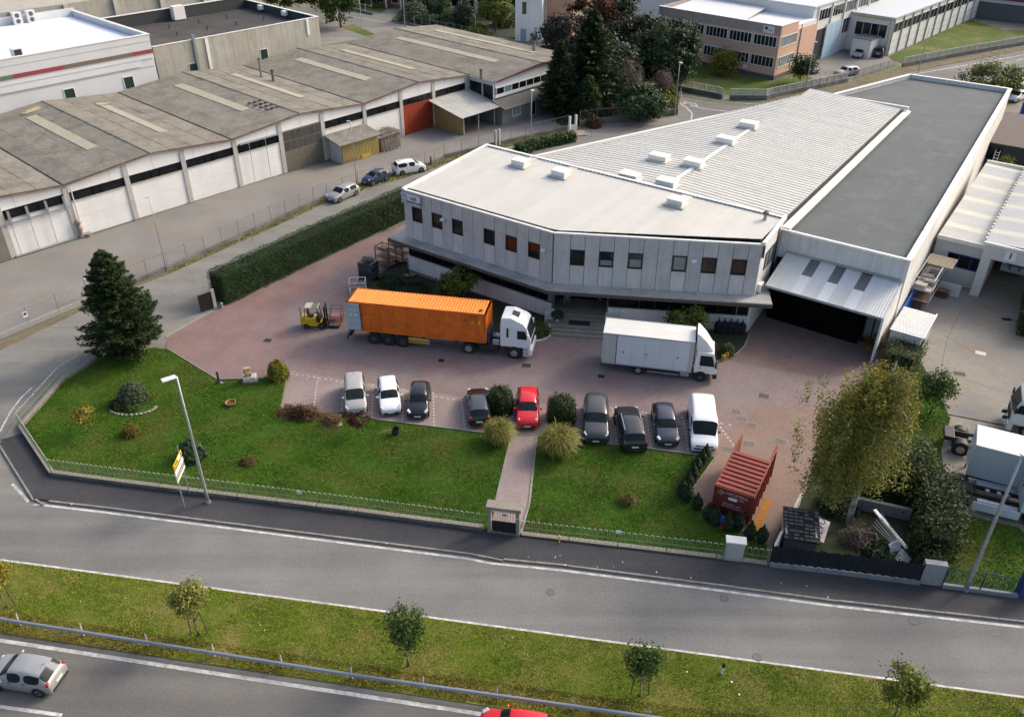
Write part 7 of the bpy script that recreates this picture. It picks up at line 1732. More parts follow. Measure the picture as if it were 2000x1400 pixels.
for p, h_, lb in [((1225, 215), 7.4, 'left weeping bare tree with drooping grey twigs'), ((1290, 205), 5.2, 'right weeping bare tree beside the magnolia')]:
    tree('weeping_tree', lb, 'tree', p, h_, (h_ * .26, h_ * .24, h_ * .30), h_ * .66, 1500, .34, lf_twig, bark=m_barkg, tr=.14, k=24, spread=.5, flat=1.3, group=GB, asp=.07, droop=2.6, limbs=8)
bush('yellow_shrub', 'bright yellow leaved shrub above the garden wall', (1213, 232), 1.0, 3.0, 700, .16, lf_yel, GB, z0=0); bush('flower_shrub', 'green shrub with orange flowers at the corner wall', (1300, 215), 1.9, 2.6, 1800, .17, lf_ygreen, GB, z0=0); bush('flower_shrub', 'tall green shrub behind the orange flowered one', (1305, 203), 1.8, 3.2, 1400, .18, lf_green, GB, z0=0)
bush('olive_bush', 'grey olive bush between firs and magnolia', (1118, 222), 2.6, 3.4, 2600, .17, lf_oliv, GB, z0=0); bush('garden_shrub', 'dark red leaved shrub inside the garden fence', (1190, 228), 1.6, 1.8, 1300, .16, lf_pur, GB, z0=0); bush('garden_shrub', 'brown straggling shrub hanging over the wall by the gate', (1160, 248), 1.2, 1.5, 800, .15, lf_red, GB, z0=0); bush('garden_shrub', 'dark undergrowth between the fir trunks', (1130, 235), 3.0, 1.4, 2200, .17, lf_dark, GB, z0=0); bush('garden_shrub', 'dark undergrowth below the weeping cedar', (1175, 222), 3.0, 1.6, 2000, .17, lf_dark, GB, z0=0)
bt('street_tree', 'leafy tree behind the concrete block at the top edge', (560, 48), 11, (6.5, 4.6, 4.2), 7.8, 6500, .3, leafm('turning_leaf', [(.035, .06, .012), (.06, .09, .016), (.12, .12, .02), (.2, .15, .025)])); bt('street_tree', 'leafy tree standing on the grass at the road bend', (638, 46), 9.5, (4.0, 3.6, 3.8), 6.2, 5500, .28, leafm('turning_leaf', [(.035, .06, .012)])); bt('street_tree', 'green tree right of the road bend grass', (666, 54), 8.2, (3.6, 3.2, 3.8), 5.2, 5000, .27, lf_green)
for i, (p, r_, h_, lm, lb) in enumerate([((808, 42), 3.4, 4.2, lf_oliv, 'grey olive bush at the house garden corner'), ((845, 36), 2.6, 4.6, lf_dark, 'dark shrub left in the house garden'), ((868, 36), 2.2, 4.0, lf_green, 'green shrub in the middle of the house garden'), ((880, 50), 2.4, 3.2, lf_oliv, 'pale grey shrub behind the green fence'), ((908, 52), 2.4, 5.0, lf_dark, 'dark round tree in the house garden'), ((845, 48), 3.0, 1.8, lf_dark, 'low dark hedge plants behind the green fence'), ((933, 66), 2.2, 1.8, lf_ygreen, 'pale green low bush behind the fence'), ((990, 50), 3.0, 4.0, lf_oliv, 'grey bush between green tree and tower'), ((742, 10), 5.0, 5.0, lf_oliv, 'grey green bushes at the top beside the road'), ((700, 6), 4.5, 4.5, lf_dark, 'dark bushes behind the white fence at the top'), ((1045, 80), 1.3, 3.4, lf_green, 'small leafy shrub against the white tower')]):
    bush('garden_bush', lb, p, r_, h_, 1500, .24, lm, 'bushes around the house garden', z0=0, spread=.3)
bt('garden_tree', 'yellow green tree in the house garden beside the tower', (968, 62), 7.0, (3.0, 2.6, 3.0), 4.4, 4200, .24, leafm('lime_leaf', [(.05, .085, .012), (.09, .13, .016), (.16, .17, .02)])); bt('garden_tree', 'dark tree between the red house and the tower', (1000, 30), 7.5, (2.6, 2.6, 3.2), 4.8, 3000, .26, lf_dark)
bt('yellow_tree', 'small yellow tree in front of the pink office entrance', (1412, 148), 4.2, (2.0, 1.8, 2.0), 2.6, 2600, .17, lf_ygreen, tr=.1); bt('lollipop_tree', 'small round dark tree beside the pink office corner', (1562, 163), 4.6, (1.8, 1.7, 1.6), 3.0, 2600, .18, lf_dark, tr=.09)
bt('rear_bush', 'big green and yellow bush behind the far end of the annex', (1930, 190), 5.0, (5.2, 3.6, 2.8), 2.6, 7500, .2, leafm('mixed_leaf', [(.03, .055, .012), (.06, .10, .016), (.11, .15, .02), (.2, .19, .02)]), k=80)
bush('rear_bush_low', 'dark hedge plants between annex wall and blue container', (1940, 262), 2.0, 2.4, 1400, .2, lf_dark, z0=0)
# ================================================================ fences, walls, street furniture
m_hoop = pm('hoop_paint', (.19, .22, .16), rough=.5, v=.1, s=8)
m_hooptop = pm('hoop_crown', (.55, .60, .50), rough=.5)
m_wall = pm('low_wall', (.17, .165, .15), rough=.95, v=.35, s=5, c2=(.06, .06, .055), st=.7, ss=.6, bump=.6)
m_cope = pm('wall_coping', (.25, .23, .19), rough=.95, v=.35, s=7, c2=(.20, .18, .15), st=.5, ss=1.0, bump=.5)
hp = MB()
hp.tube([(-.11, 0, 0), (-.11, 0, 1.0)], .014, 5).tube([(.11, 0, 0), (.11, 0, 1.0)], .014, 5)
_o = hp.build('hoop', m_hoop); hoop_me = _o.data; bpy.data.objects.remove(_o)
ca = MB().tube([(.11 * math.cos(a), 0, 1.0 + .10 * math.sin(a)) for a in np.linspace(0, PI, 7)], .017, 5); _o = ca.build('crown', m_hooptop); cr_me = _o.data; bpy.data.objects.remove(_o)
def hoop_fence(name, label, pts, step=.355, wh=.38, ww=.26, dark=False):
    o = pts[0]; t = T(name, label, 'fence', (o.x, o.y, 0))
    for a, c in zip(pts[:-1], pts[1:]):
        b = MB(o=(o.x, o.y, 0)); L_ = (c - a).length; n = max(1, int(L_ / 2.5))
        for i in range(n):
            p, q = a.lerp(c, i / n), a.lerp(c, (i + 1) / n - .004)
            k = MB(o=(o.x, o.y, 0)); k.bar((p.x, p.y, wh / 2), (q.x, q.y, wh / 2), ww, wh); k.build('wall_block', m_wall, t)
            k = MB(o=(o.x, o.y, 0)); k.bar((p.x, p.y, wh + .03), (q.x, q.y, wh + .03), ww + .06, .055); k.build('coping_stone', m_cope, t, jit=.006)
        k = MB(o=(o.x, o.y, 0)); k.bar((a.x, a.y, wh + .55), (c.x, c.y, wh + .55), .02, .03); k.build('rail', m_hoop, t)
    for p, h in along(pts, step):
        q = bpy.data.objects.new('hoop', hoop_me); COL.objects.link(q); q.parent = t; q.location = (p.x - o.x, p.y - o.y, wh + .05); q.rotation_euler = (0, 0, h)
        r_ = bpy.data.objects.new('crown', cr_me); COL.objects.link(r_); r_.parent = q
    return t
hoop_fence('hoop_fence', 'low wall with white tipped hoop railing along the front lawn left of gate', [p + Vector((0, .13, 0)) for p in ats([(105, 932), (240, 950), (700, 1007), (946, 1040)])])
hoop_fence('hoop_fence', 'low wall with hoop railing curving around the left corner of the lawn', ats([(104, 930), (42, 838), (122, 748), (215, 690)]))
hoop_fence('hoop_fence', 'low wall with white tipped hoop railing right of the gate', [p + Vector((0, .13, 0)) for p in ats([(1019, 1049), (1400, 1094), (1415, 1096)])], wh=.2)
hoop_fence('hoop_fence', 'short hoop railing between white cabinet and boundary wall', [p + Vector((0, .13, 0)) for p in ats([(1448, 1100), (1498, 1107)])], wh=.2)
# gate portal
gp = at(983, 1045); ga = head((952, 1042), (1014, 1050))
t = T('gate_portal', 'concrete gate portal with flat stone lintel at the garden path', 'gate', (gp.x, gp.y, .0), ga)
for x in (-1.02, .82): MB().box(x, x + .22, -.05, .5, 0, 2.15).build('pillar', pm('portal_concrete', (.27, .25, .205), v=.2, s=4, c2=(.15, .14, .12), st=.5, ss=.8, bump=.3), t, bev=.015)
MB().box(-1.12, 1.14, -.12, .62, 2.15, 2.38).build('lintel', m_cope, t, bev=.02, jit=.006)
gt = MB().box(-.78, .8, .18, .22, .12, 1.0).build('gate_leaf', pm('gate_dark', (.016, .017, .022)), t)
for i in range(10): MB().box(-.76 + i * .168, -.745 + i * .168, .19, .21, 1.0, 1.8).build('gate_bar', pm('gate_dark', (.016, .017, .022)), gt)
MB().box(-.78, .8, .18, .22, 1.79, 1.83).build('gate_rail', pm('gate_white', (.5, .48, .44)), gt); MB().box(-.1, .2, .165, .178, 1.5, 1.68).build('letter_plate', m_galv, gt); MB().box(.86, .99, -.06, -.051, 1.55, 1.66).build('nameplate', m_plate, t)
for i in range(12): MB().ell((-.7 + random.random() * 1.4, random.uniform(-.1, .3), .14), (.08, .06, .03), 6, 4).build('leaf_litter', m_dirt, t)
t = T('meter_cabinet', 'white capped grey meter cabinet between the hoop railings', 'cabinet', at(1431, 1098, .0), head((1415, 1096), (1448, 1100)))
MB().box(-.55, .55, 0, .5, .12, 1.6).build('body', pm('cabinet_grey', (.36, .35, .33), v=.06, s=3), t); MB().box(-.62, .62, -.07, .57, 1.6, 1.72).build('cap', m_cap, t, bev=.02); MB().box(-.5, .5, -.012, -.001, .3, 1.5).build('door', pm('cabinet_door', (.40, .39, .37), v=.05), t)
for i, (px_, py_, lb) in enumerate([(588, 968, 'small white plate on the hoop railing left of the gate'), (1206, 1046, 'small white plate on the hoop railing right of the gate')]):
    p = at(px_, py_ + 12, .0); tag(MB().obox((p.x, p.y - .1, .95), (.36, .02, .28), ga).build('fence_plate', m_plate), lb, 'sign', 'plates on the hoop railing')
tag(MB().lathe(tuple(at(1092, 1062)), [(.05, 0), (.05, .6), (.09, .62), (.06, .72)], 8).build('yellow_marker', pm('marker_yellow', (.62, .38, .02))), 'short yellow gas marker post on the pavement beside the railing', 'post')
# lamp posts
def lamp(label, base, h, rz=0., arm=.5, head_=(.7, .34, .09), r=.075, hm=None):
    b = base if isinstance(base, Vector) else at(*base); t = T('lamp_post', label, 'lamp post', b, rz, 'lamp posts')
    MB().tube([(0, 0, 0), (0, 0, .9), (0, 0, h * .55), (0, 0, h)], [r * 1.25, r * 1.2, r * .9, r * .6], 9).build('pole', m_galv, t, True); MB().lathe((0, 0, 0), [(r * 1.9, 0), (r * 1.8, .12)], 10).build('base_collar', m_galv, t)
    MB().obox((arm * .5, 0, h - .02), (arm, .07, .06)).build('arm', m_galv, t); MB().obox((arm, 0, h + .0), head_).build('lamp_head', hm or pm('lamp_head', (.62, .63, .62), rough=.4), t, bev=.02)
lamp('tall lamp post behind the front railing beside the yellow signs', at(407, 981, .12), 10.2, R(215), .45, (.85, .42, .08), .095)
lamp('tall lamp post beside the blue fence at lower right', at(1886, 1152, .12), 10.3, R(20), .45, (.85, .42, .08), .11)
lamp('thin lamp post at the fence beside the big spruce', (326, 530), 7.9, R(200), .3, (.3, .14, .06), .05)
lamp('lamp post behind the silver car in the side street', (697, 362), 8.0, R(200), .25, (.4, .2, .06), .055)
lamp('lamp post on the verge below the yard canopy', (1037, 285), 7.6, R(-60), .2, (.6, .35, .1), .06); lamp('lamp post at the corner garden wall', (1317, 226), 7.8, R(-60), .2, (.6, .35, .1), .06)
lamp('lamp post beside the road at the top left', (708, 70), 7.6, R(200), .2, (.5, .3, .1), .06); lamp('lamp post in front of the pink office balustrade', (1573, 178), 7.8, R(-60), .2, (.5, .3, .1), .06); lamp('lamp post on the far verge behind the annex', (1793, 143), 7.6, R(-60), .2, (.5, .3, .1), .06)
lamp('tall mast behind the green fence in front of the red house', (929, 68), 9.0, 0, .05, (.1, .1, .05), .06); lamp('white mast at the road end of the green fence', (791, 54), 7.2, 0, .05, (.1, .1, .05), .09); lamp('thin mast at the top beside the road', (783, 34), 8.5, 0, .05, (.1, .1, .05), .05)
# direction signs
sp = at(361, 990, .12); sa = head((361, 990), (374, 973)) + R(14)
t = T('direction_sign', 'stack of three tilted direction boards with yellow top board by the pavement', 'sign', sp, sa)
for x in (0.0, 1.25): MB().tube([(x, 0, 0), (x, 0, 3.3 if x == 0 else 4.2)], .04, 7).build('sign_post', m_galv, t)
m_sy = pm('sign_yellow', (.72, .42, .01), rough=.4); m_sw = pm('sign_white', (.62, .60, .54), rough=.5)
for i, (z, m) in enumerate([(3.3, m_sy), (2.75, m_sw), (2.2, m_sw)]):
    bd = MB().box(-.2, 1.5, -.065, -.045, z, z + .4).build('sign_board', m, t)
    if i == 0: MB().box(.72, 1.15, -.075, -.066, z + .03, z + .37).build('white_field', m_plate, bd); text('JCMN', .32, m_black, bd, (.22, -.068, z + .2), (PI / 2, 0, 0)); MB().add([(1.22, -.075, z + .07), (1.42, -.075, z + .2), (1.22, -.075, z + .33)], [(0, 1, 2)]).build('arrow', m_black, bd)
    if i == 2: MB().box(-.18, 1.48, -.075, -.066, z + .28, z + .36).build('dark_band', m_frame, bd)
# guard rail
gl = [at(-200, 1186), at(0, 1222), at(700, 1334), at(1250, 1412), at(1500, 1448)]
t = T('guard_rail', 'galvanised guard rail with square posts between verge and highway', 'guard rail', (gl[0].x, gl[0].y, 0))
m_gr = pm('rail_steel', (.36, .39, .43), rough=.4, v=.08, s=3, metal=.4)
o = gl[0]
P_ = [p for p, h in along(gl, 3.95)]
for a, c in zip(P_[:-1], P_[1:]):
    k = MB(o=(o.x, o.y, 0)); d = (c - a).normalized(); s = Vector((-d.y, d.x, 0)); v = []
    for p in (a, c - d * .01):
        for y, z in ((0, .52), (-.06, .55), (-.06, .60), (-.0, .63), (.0, .65), (-.06, .68), (-.06, .73), (.0, .76), (.03, .765)): v.append(Vector((p.x, p.y, z)) + s * (-y * -1))
    k.add(v, [(i, i + 1, 10 + i, 9 + i) for i in range(8)]); k.build('rail_beam', m_gr, t)
    k = MB(o=(o.x, o.y, 0)); q = a + s * .22; k.obox((q.x, q.y, .36), (.10, .07, .86), math.atan2(d.y, d.x)); pst = k.build('rail_post', pm('post_steel', (.42, .40, .36), rough=.6, v=.15), t)
    k = MB(o=(o.x, o.y, 0)); k.add([q + Vector((0, 0, .60)) - d * .14, q + Vector((0, 0, .60)) + d * .05, q + Vector((0, 0, 1.05)) + d * .05, q + Vector((0, 0, .60)) - d * .14 + s * .06, q + Vector((0, 0, .60)) + d * .05 + s * .06, q + Vector((0, 0, 1.05)) + d * .05 + s * .06], [(0, 1, 2), (5, 4, 3), (0, 3, 4, 1), (1, 4, 5, 2), (2, 5, 3, 0)]); k.build('post_fin', pm('post_steel', (.42, .40, .36)), pst)
for px_, py_, lb in [(1410, 1315, 'black and white delineator post on the verge'), (1998, 1392, 'black and white delineator post at the right frame edge')]:
    t = T('delineator_post', lb, 'post', at(px_, py_, .03), 0, 'delineator posts'); MB().box(-.06, .06, -.05, .05, 0, .75).build('post', m_plate, t); MB().add([(-.062, -.052, .5), (.062, -.052, .58), (.062, -.052, .85), (-.062, -.052, .85), (-.062, .052, .5), (.062, .052, .58), (.062, .052, .85), (-.062, .052, .85)], [(0, 1, 2, 3), (7, 6, 5, 4), (0, 4, 5, 1), (1, 5, 6, 2), (2, 6, 7, 3), (3, 7, 4, 0)]).build('black_band', m_black, t)
# mesh fences of the warehouse yard
m_fp = pm('fence_post_grey', (.22, .215, .20), rough=.8, v=.15); m_fw = pm('fence_wire', (.20, .195, .18), rough=.7)
def bar_fence(name, label, pts, h=1.5, wh=.4, ww=.25, step=2.4, pitch=.16, rb=.009, m=None, wallm=None, cat='fence', top=True, mp=None):
    o = pts[0]; t = T(name, label, cat, (o.x, o.y, 0)); m = m or m_fw; mp = mp or m_fp
    for a, c in zip(pts[:-1], pts[1:]):
        L_ = (c - a).length; n = max(1, round(L_ / step)); d = (c - a).normalized(); ang = math.atan2(d.y, d.x)
        k = MB(o=(o.x, o.y, 0)); k.bar((a.x, a.y, wh / 2), (c.x, c.y, wh / 2), ww, wh)
        if wh > .05: k.build('plinth', wallm or m_wall, t)
        for i in range(n):
            p = a.lerp(c, i / n); q = a.lerp(c, (i + 1) / n)
            k = MB(o=(o.x, o.y, 0)); k.obox((p.x, p.y, wh + h / 2), (.06, .06, h + .05), ang); k.build('fence_post', mp, t)
            k = MB(o=(o.x, o.y, 0)); nb_ = max(2, int((q - p).length / pitch))
            for j in range(1, nb_):
                x = p.lerp(q, j / nb_); s = Vector((-d.y, d.x, 0)) * rb
                k.add([Vector((x.x, x.y, wh + .08)) - d * rb, Vector((x.x, x.y, wh + .08)) + d * rb, Vector((x.x, x.y, wh + h)) + d * rb, Vector((x.x, x.y, wh + h)) - d * rb], [(0, 1, 2, 3)])
            for z in ((wh + .1, wh + h - .05) if top else (wh + .1,)): k.bar((p.x, p.y, z), (q.x, q.y, z), .03, .03)
            k.build('fence_panel', m, t)['kind'] = 'stuff'
    return t
bar_fence('yard_fence', 'grey bar fence on a low wall along the warehouse yard, near part', ats([(0, 662), (172, 590)]), h=1.6, wh=.45, m=pm('fence_pale', (.34, .335, .32)), wallm=pm('fence_wall_pale', (.30, .295, .28), v=.15))
bar_fence('yard_fence', 'grey bar fence on a mossy low wall beyond the gate posts', ats([(205, 578), (330, 527), (560, 423), (640, 386)]), h=1.6, wh=.4)
bar_fence('yard_fence', 'grey wire fence behind the three parked cars', ats([(640, 386), (700, 363), (830, 324), (868, 309)]), h=1.5, wh=.25, pitch=.3, m=m_fw)
bar_fence('yard_fence', 'sagging wire fence on a dark wall below the yard canopy', ats([(868, 309), (968, 285), (1110, 252)]), h=1.5, wh=.5, pitch=.3); bar_fence('yard_fence', 'dark garden fence above the corner garden wall', ats([(1132, 248), (1230, 236), (1322, 224), (1330, 190)]), h=1.4, wh=.9, pitch=.3)
for i, (px_, py_, lb) in enumerate([(178, 584, 'left concrete gate post of the warehouse yard beside the spruce'), (190, 580, 'right concrete gate post of the warehouse yard beside the spruce'), (968, 286, 'left grey gate post of the wire fence'), (975, 284, 'right grey gate post of the wire fence'), (1112, 258, 'left white gate post at the garden steps'), (1124, 255, 'right white gate post at the garden steps')]):
    tag(MB().obox((at(px_, py_).x, at(px_, py_).y, 1.1), (.32, .32, 2.2) if i < 2 else (.28, .28, 2.3), R(47)).build('gate_post', m_pil if i < 4 else m_cap, None, bev=.02), lb, 'post', 'gate posts')
t = T('garden_gate', 'pale low gate and landing between white posts', 'gate', at(1118, 257), R(12)); MB().box(-.7, .7, -.05, .05, .1, 1.0).build('gate_leaf', m_cap, t); MB().box(-1.3, 1.6, -2.2, -.2, 0, .12).build('landing', pm('pink_landing', (.33, .25, .21)), t)
for x in (-1.0, 1.2): MB().tube([(x, -2.2, 0), (x, -2.2, 1.0), (x + .8, -2.9, .7), (x + .8, -2.9, 0)], .03, 5).build('handrail', m_frame, t)
tag(MB().lathe(tuple(at(842, 322)), [(.14, 0), (.12, .9), (.16, .95), (.06, 1.15)], 8).build('fire_hydrant', pm('hydrant_brown', (.16, .06, .04))), 'small rust red hydrant at the wire fence behind the white car', 'hydrant')
t = T('no_parking_sign', 'small round no parking sign on the near yard fence', 'sign', at(58, 640), R(47)); MB().box(-.2, .2, -.06, -.04, 1.1, 1.65).build('plate', m_plate, t); MB().lathe((0, -.063, 1.45), [(.13, -.004), (.13, .0)], 14, 'y').build('disc', pm('sign_blue', (.03, .06, .3)), t)
# driveway sliding gate end
t = T('sliding_gate_end', 'dark end of the sliding yard gate at the hedge', 'gate', at(421, 602), R(42)); MB().box(-.15, .15, -.1, .1, 0, 2.0).build('post', m_pil, t); MB().box(-1.4, -.16, -.06, .06, .15, 1.8).build('gate_leaf', m_frame, t); MB().lathe((.5, -.3, 0), [(.14, 0), (.14, .5), (.05, .55)], 8).build('motor_housing', m_galv, t)
# statue by the warehouse wall
st_ = at(162, 463); t = T('garden_statue', 'weathered pink stone statue with bowl against the warehouse wall', 'statue', st_, R(47))
MB().lathe((0, 0, 0), [(.38, 0), (.38, .2), (.26, .3), (.22, .75), (.30, .95), (.26, 1.25), (.14, 1.4)], 10).build('figure', pm('pink_stone', (.34, .27, .25), v=.2, s=5), t, True, jit=.02); MB().lathe((0, 0, 1.4), [(.1, 0), (.17, .12), (.2, .25), (.42, .34), (.3, .5), (.08, .62)], 10).build('head', pm('pink_stone', (.34, .27, .25)), t, True); MB().lathe((.5, -.25, 0), [(.3, 0), (.38, .3), (.4, .36)], 12).build('bowl', m_cope, t)
# balustrades and far fences
def balus(name, label, px, m, h=1.5, step=2.0, wh=.6):
    pts = ats(px); o = pts[0]; t = T(name, label, 'balustrade', (o.x, o.y, 0))
    for a, c in zip(pts[:-1], pts[1:]):
        L_ = (c - a).length; n = max(1, round(L_ / step)); d = (c - a).normalized(); ang = math.atan2(d.y, d.x)
        k = MB(o=(o.x, o.y, 0)); k.bar((a.x, a.y, wh / 2), (c.x, c.y, wh / 2), .3, wh); k.build('plinth', m_wall, t)
        for i in range(n):
            p, q = a.lerp(c, i / n), a.lerp(c, (i + 1) / n)
            k = MB(o=(o.x, o.y, 0)); k.obox((p.x, p.y, wh + h * .36), (.18, .2, h * .75), ang); k.build('pier', m, t)
            k = MB(o=(o.x, o.y, 0)); k.bar((p.x, p.y, wh + h * .66), (q.x, q.y, wh + h * .66), .12, .1); k.bar((p.x, p.y, wh + .08), (q.x, q.y, wh + .08), .12, .1)
            nb_ = 6
            for j in range(1, nb_): x = p.lerp(q, j / nb_); k.obox((x.x, x.y, wh + h * .36), (.12, .08, h * .55), ang)
            k.build('baluster_panel', m, t)['kind'] = 'stuff'
m_bal = pm('balustrade_white', (.40, .40, .385), v=.12, s=3)
balus('balustrade', 'white concrete balustrade around the pink office lawn, left side', [(1285, 168), (1400, 190), (1410, 194)], m_bal); balus('balustrade', 'white concrete balustrade around the pink office lawn, right side', [(1425, 194), (1495, 195), (1505, 192), (1600, 172), (1655, 160)], m_bal); balus('balustrade', 'long white balustrade along the factory lawn', [(1762, 131), (1860, 112), (2010, 86)], m_bal)
bar_fence('factory_gate', 'grey sliding gate of the factory yard', ats([(1668, 156), (1748, 132)]), h=1.5, wh=.05, pitch=.25, rb=.05, cat='gate', m=pm('gate_grey', (.14, .145, .15)), mp=pm('gate_grey', (.14, .145, .15)))
bar_fence('green_fence', 'green bar fence along the house garden', ats([(766, 42), (840, 58), (935, 76), (1030, 94)]), h=1.6, wh=.35, pitch=.3, m=pm('fence_green', (.14, .19, .17)), mp=pm('fence_green_post', (.18, .22, .2))); bar_fence('white_bar_fence', 'white bar fence beside the road at the top', ats([(688, 20), (728, 30)]), h=1.5, wh=.4, pitch=.3, m=m_cap, mp=m_cap)
# lower right: dark mesh fence, concrete base, blue fence
m_mesh = pm('dark_mesh', (.012, .015, .02), rough=.9, v=.5, s=5)
pl = ats([(1502, 1106), (1640, 1122), (1795, 1142)]); o = pl[0]
t = T('mesh_fence', 'black shade netting fence on a grey concrete base', 'fence', (o.x, o.y, 0))
for a, c in zip(pl[:-1], pl[1:]):
    n = 3
    for i in range(n):
        p, q = a.lerp(c, i / n), a.lerp(c, (i + 1) / n - .006); k = MB(o=(o.x, o.y, 0)); k.bar((p.x, p.y, .2), (q.x, q.y, .2), .3, .4); k.build('base_block', pm('blue_concrete', (.22, .235, .245), v=.15, s=4, c2=(.14, .14, .14), st=.5, ss=1), t)
        k = MB(o=(o.x, o.y, 0)); k.obox((p.x, p.y + .05, 1.1), (.06, .06, 1.6), 0); k.build('fence_post', m_frame, t)
        k = MB(o=(o.x, o.y, 0)); d = (q - p); nn = 10; v = []
        for j in range(nn + 1):
            x = p.lerp(q, j / nn); w_ = .05 * math.sin(j * 1.9); v += [Vector((x.x, x.y - .02 + w_, .42)), Vector((x.x, x.y + .03 - w_, 1.1)), Vector((x.x, x.y - .02 + w_ * .5, 1.75 + .05 * math.sin(j * 1.3)))]
        k.add(v, [(3 * j, 3 * j + 3, 3 * j + 4, 3 * j + 1) for j in range(nn)] + [(3 * j + 1, 3 * j + 4, 3 * j + 5, 3 * j + 2) for j in range(nn)]); k.build('netting', m_mesh, t)
tag(MB().obox((at(1815, 1142).x, at(1815, 1142).y + .1, .95), (1.25, .4, 1.7), head((1795, 1140), (1838, 1146))).build('wall_pier', pm('pier_blue_grey', (.23, .25, .255), v=.12)), 'grey concrete wall pier between netting and blue fence', 'wall')
bar_fence('blue_fence', 'dark blue bar fence on a concrete base at lower right', ats([(1838, 1148), (1985, 1168)]), h=1.3, wh=.4, pitch=.14, rb=.014, m=pm('fence_blue', (.02, .04, .11)), mp=pm('fence_blue', (.02, .04, .11)), wallm=pm('blue_concrete', (.22, .235, .245)))
tag(MB().obox((at(1992, 1170).x + .4, at(1992, 1170).y + .2, 1.0), (1.2, .5, 2.0), .0).build('blue_cabinet', pm('cabinet_blue', (.02, .05, .2)), None, bev=.04), 'dark blue cabinet at the right end of the blue fence', 'cabinet')
# boundary wall and tool shelter beside the skip bay
bw = ats([(1502, 1104), (1520, 1066), (1560, 985)]); o = bw[0]
t = T('boundary_wall', 'thin concrete boundary wall between skip bay and neglected garden', 'wall', (o.x, o.y, 0))
for a, c, h0, h1 in ((bw[0], bw[1], 1.3, 1.3), (bw[1], bw[2], 1.0, 1.0)):
    k = MB(o=(o.x, o.y, 0)); k.bar((a.x, a.y, h0 / 2), (c.x, c.y, h0 / 2), .14, h0); k.build('wall_slab', m_pil, t)
t = T('tile_shelter', 'small shelter roofed with loose dark tiles behind the netting', 'shelter', at(1528, 1072), R(-12))
MB().box(0, 1.9, 0, .1, 0, 1.0).build('front_board', pm('shelter_grey', (.13, .135, .14), v=.2), t); MB().box(0, .1, .1, 2.2, 0, 1.3).build('side_board', m_pil, t); MB().box(1.8, 1.9, .1, 2.2, 0, 1.3).build('side_board', m_pil, t)
MB().add([(-.1, -.2, 1.02), (2.1, -.2, 1.02), (2.1, 2.3, 1.5), (-.1, 2.3, 1.5), (-.1, -.2, 1.08), (2.1, -.2, 1.08), (2.1, 2.3, 1.56), (-.1, 2.3, 1.56)], [(0, 3, 2, 1), (4, 5, 6, 7), (0, 1, 5, 4), (1, 2, 6, 5), (2, 3, 7, 6), (3, 0, 4, 7)]).build('roof_board', pm('shelter_roof', (.02, .02, .02)), t)
for i in range(9):
    for j in range(7):
        if random.random() < .15: continue
        MB().obox((.05 + j * .31 + random.uniform(-.03, .03), -.1 + i * .27, 1.13 + .192 * (.1 + i * .27) * .98 + .02), (.25, .17, .05), random.uniform(-.15, .15), rx=.19).build('loose_tile', pm('loose_tile', (.09, .085, .08), v=.4, s=6), t)
v_ = at(1590, 1066, 0); t = T('lettered_board', 'weathered white board with blue lettering leaning beside the tile shelter', 'board', v_, R(62))
MB().box(0, .08, -.1, .3, 0, .5).build('prop', m_wood, t); MB().obox((1.0, 0, .62), (2.1, .05, 1.0), 0, rx=-1.4).build('board', pm('dirty_white_board', (.48, .46, .43), v=.12, s=3, c2=(.2, .18, .16), st=.5, ss=1.4), t)
text('OLVO', .8, pm('board_blue', (.04, .04, .17)), t, (1.0, -.01, .655), (PI / 2 - 1.4, 0, 0))
t = T('scrap_heap', 'heap of grey sheet metal and pipes in the neglected garden', 'scrap', at(1752, 1092, .1), .3)
for i, (c, s_, rz, rx) in enumerate([((0, .3, .5), (.9, .05, 1.1), .2, -.6), ((.15, -.25, .3), (1.1, .04, .8), .5, -1.0), ((-.35, .1, .4), (.35, .05, 1.0), -.3, -.5)]): MB().obox(c, s_, rz, rx=rx).build('metal_sheet', pm('scrap_sheet', (.36, .40, .41), rough=.5, v=.15, s=3), t)
for i in range(8): MB().tube([(-.2 + i * .09, .4, .9), (-.4 + i * .16, 2.2 + .1 * i, 1.0 + .1 * (i % 3))], .02, 5).build('pipe', m_galv, t)
for i in range(2): MB().bar((.7 + .12 * i, .2, .5), (.25 + .12 * i, 3.1, 1.3), .1, .08).build('metal_profile', m_cap, t)
t = T('timber_bed', 'square timber framed planting bed under the birch', 'planter', at(1690, 1055, .09), R(-12))
for a in ((-.7, -.5, .7, -.44), (-.7, .44, .7, .5), (-.7, -.44, -.64, .44), (.64, -.44, .7, .44)): MB().box(a[0], a[2], a[1], a[3], 0, .3).build('plank', pm('grey_plank', (.26, .24, .2), v=.2), t)
t = T('low_block_wall', 'low grey block wall under the laurel hedge', 'wall', at(1700, 1000, .09), R(-20))
for i in range(4): MB().box(-1.6 + i * 1.0, -.62 + i * 1.0, 0, .25, 0, .9).build('block', pm('block_grey', (.17, .17, .165), v=.2), t)
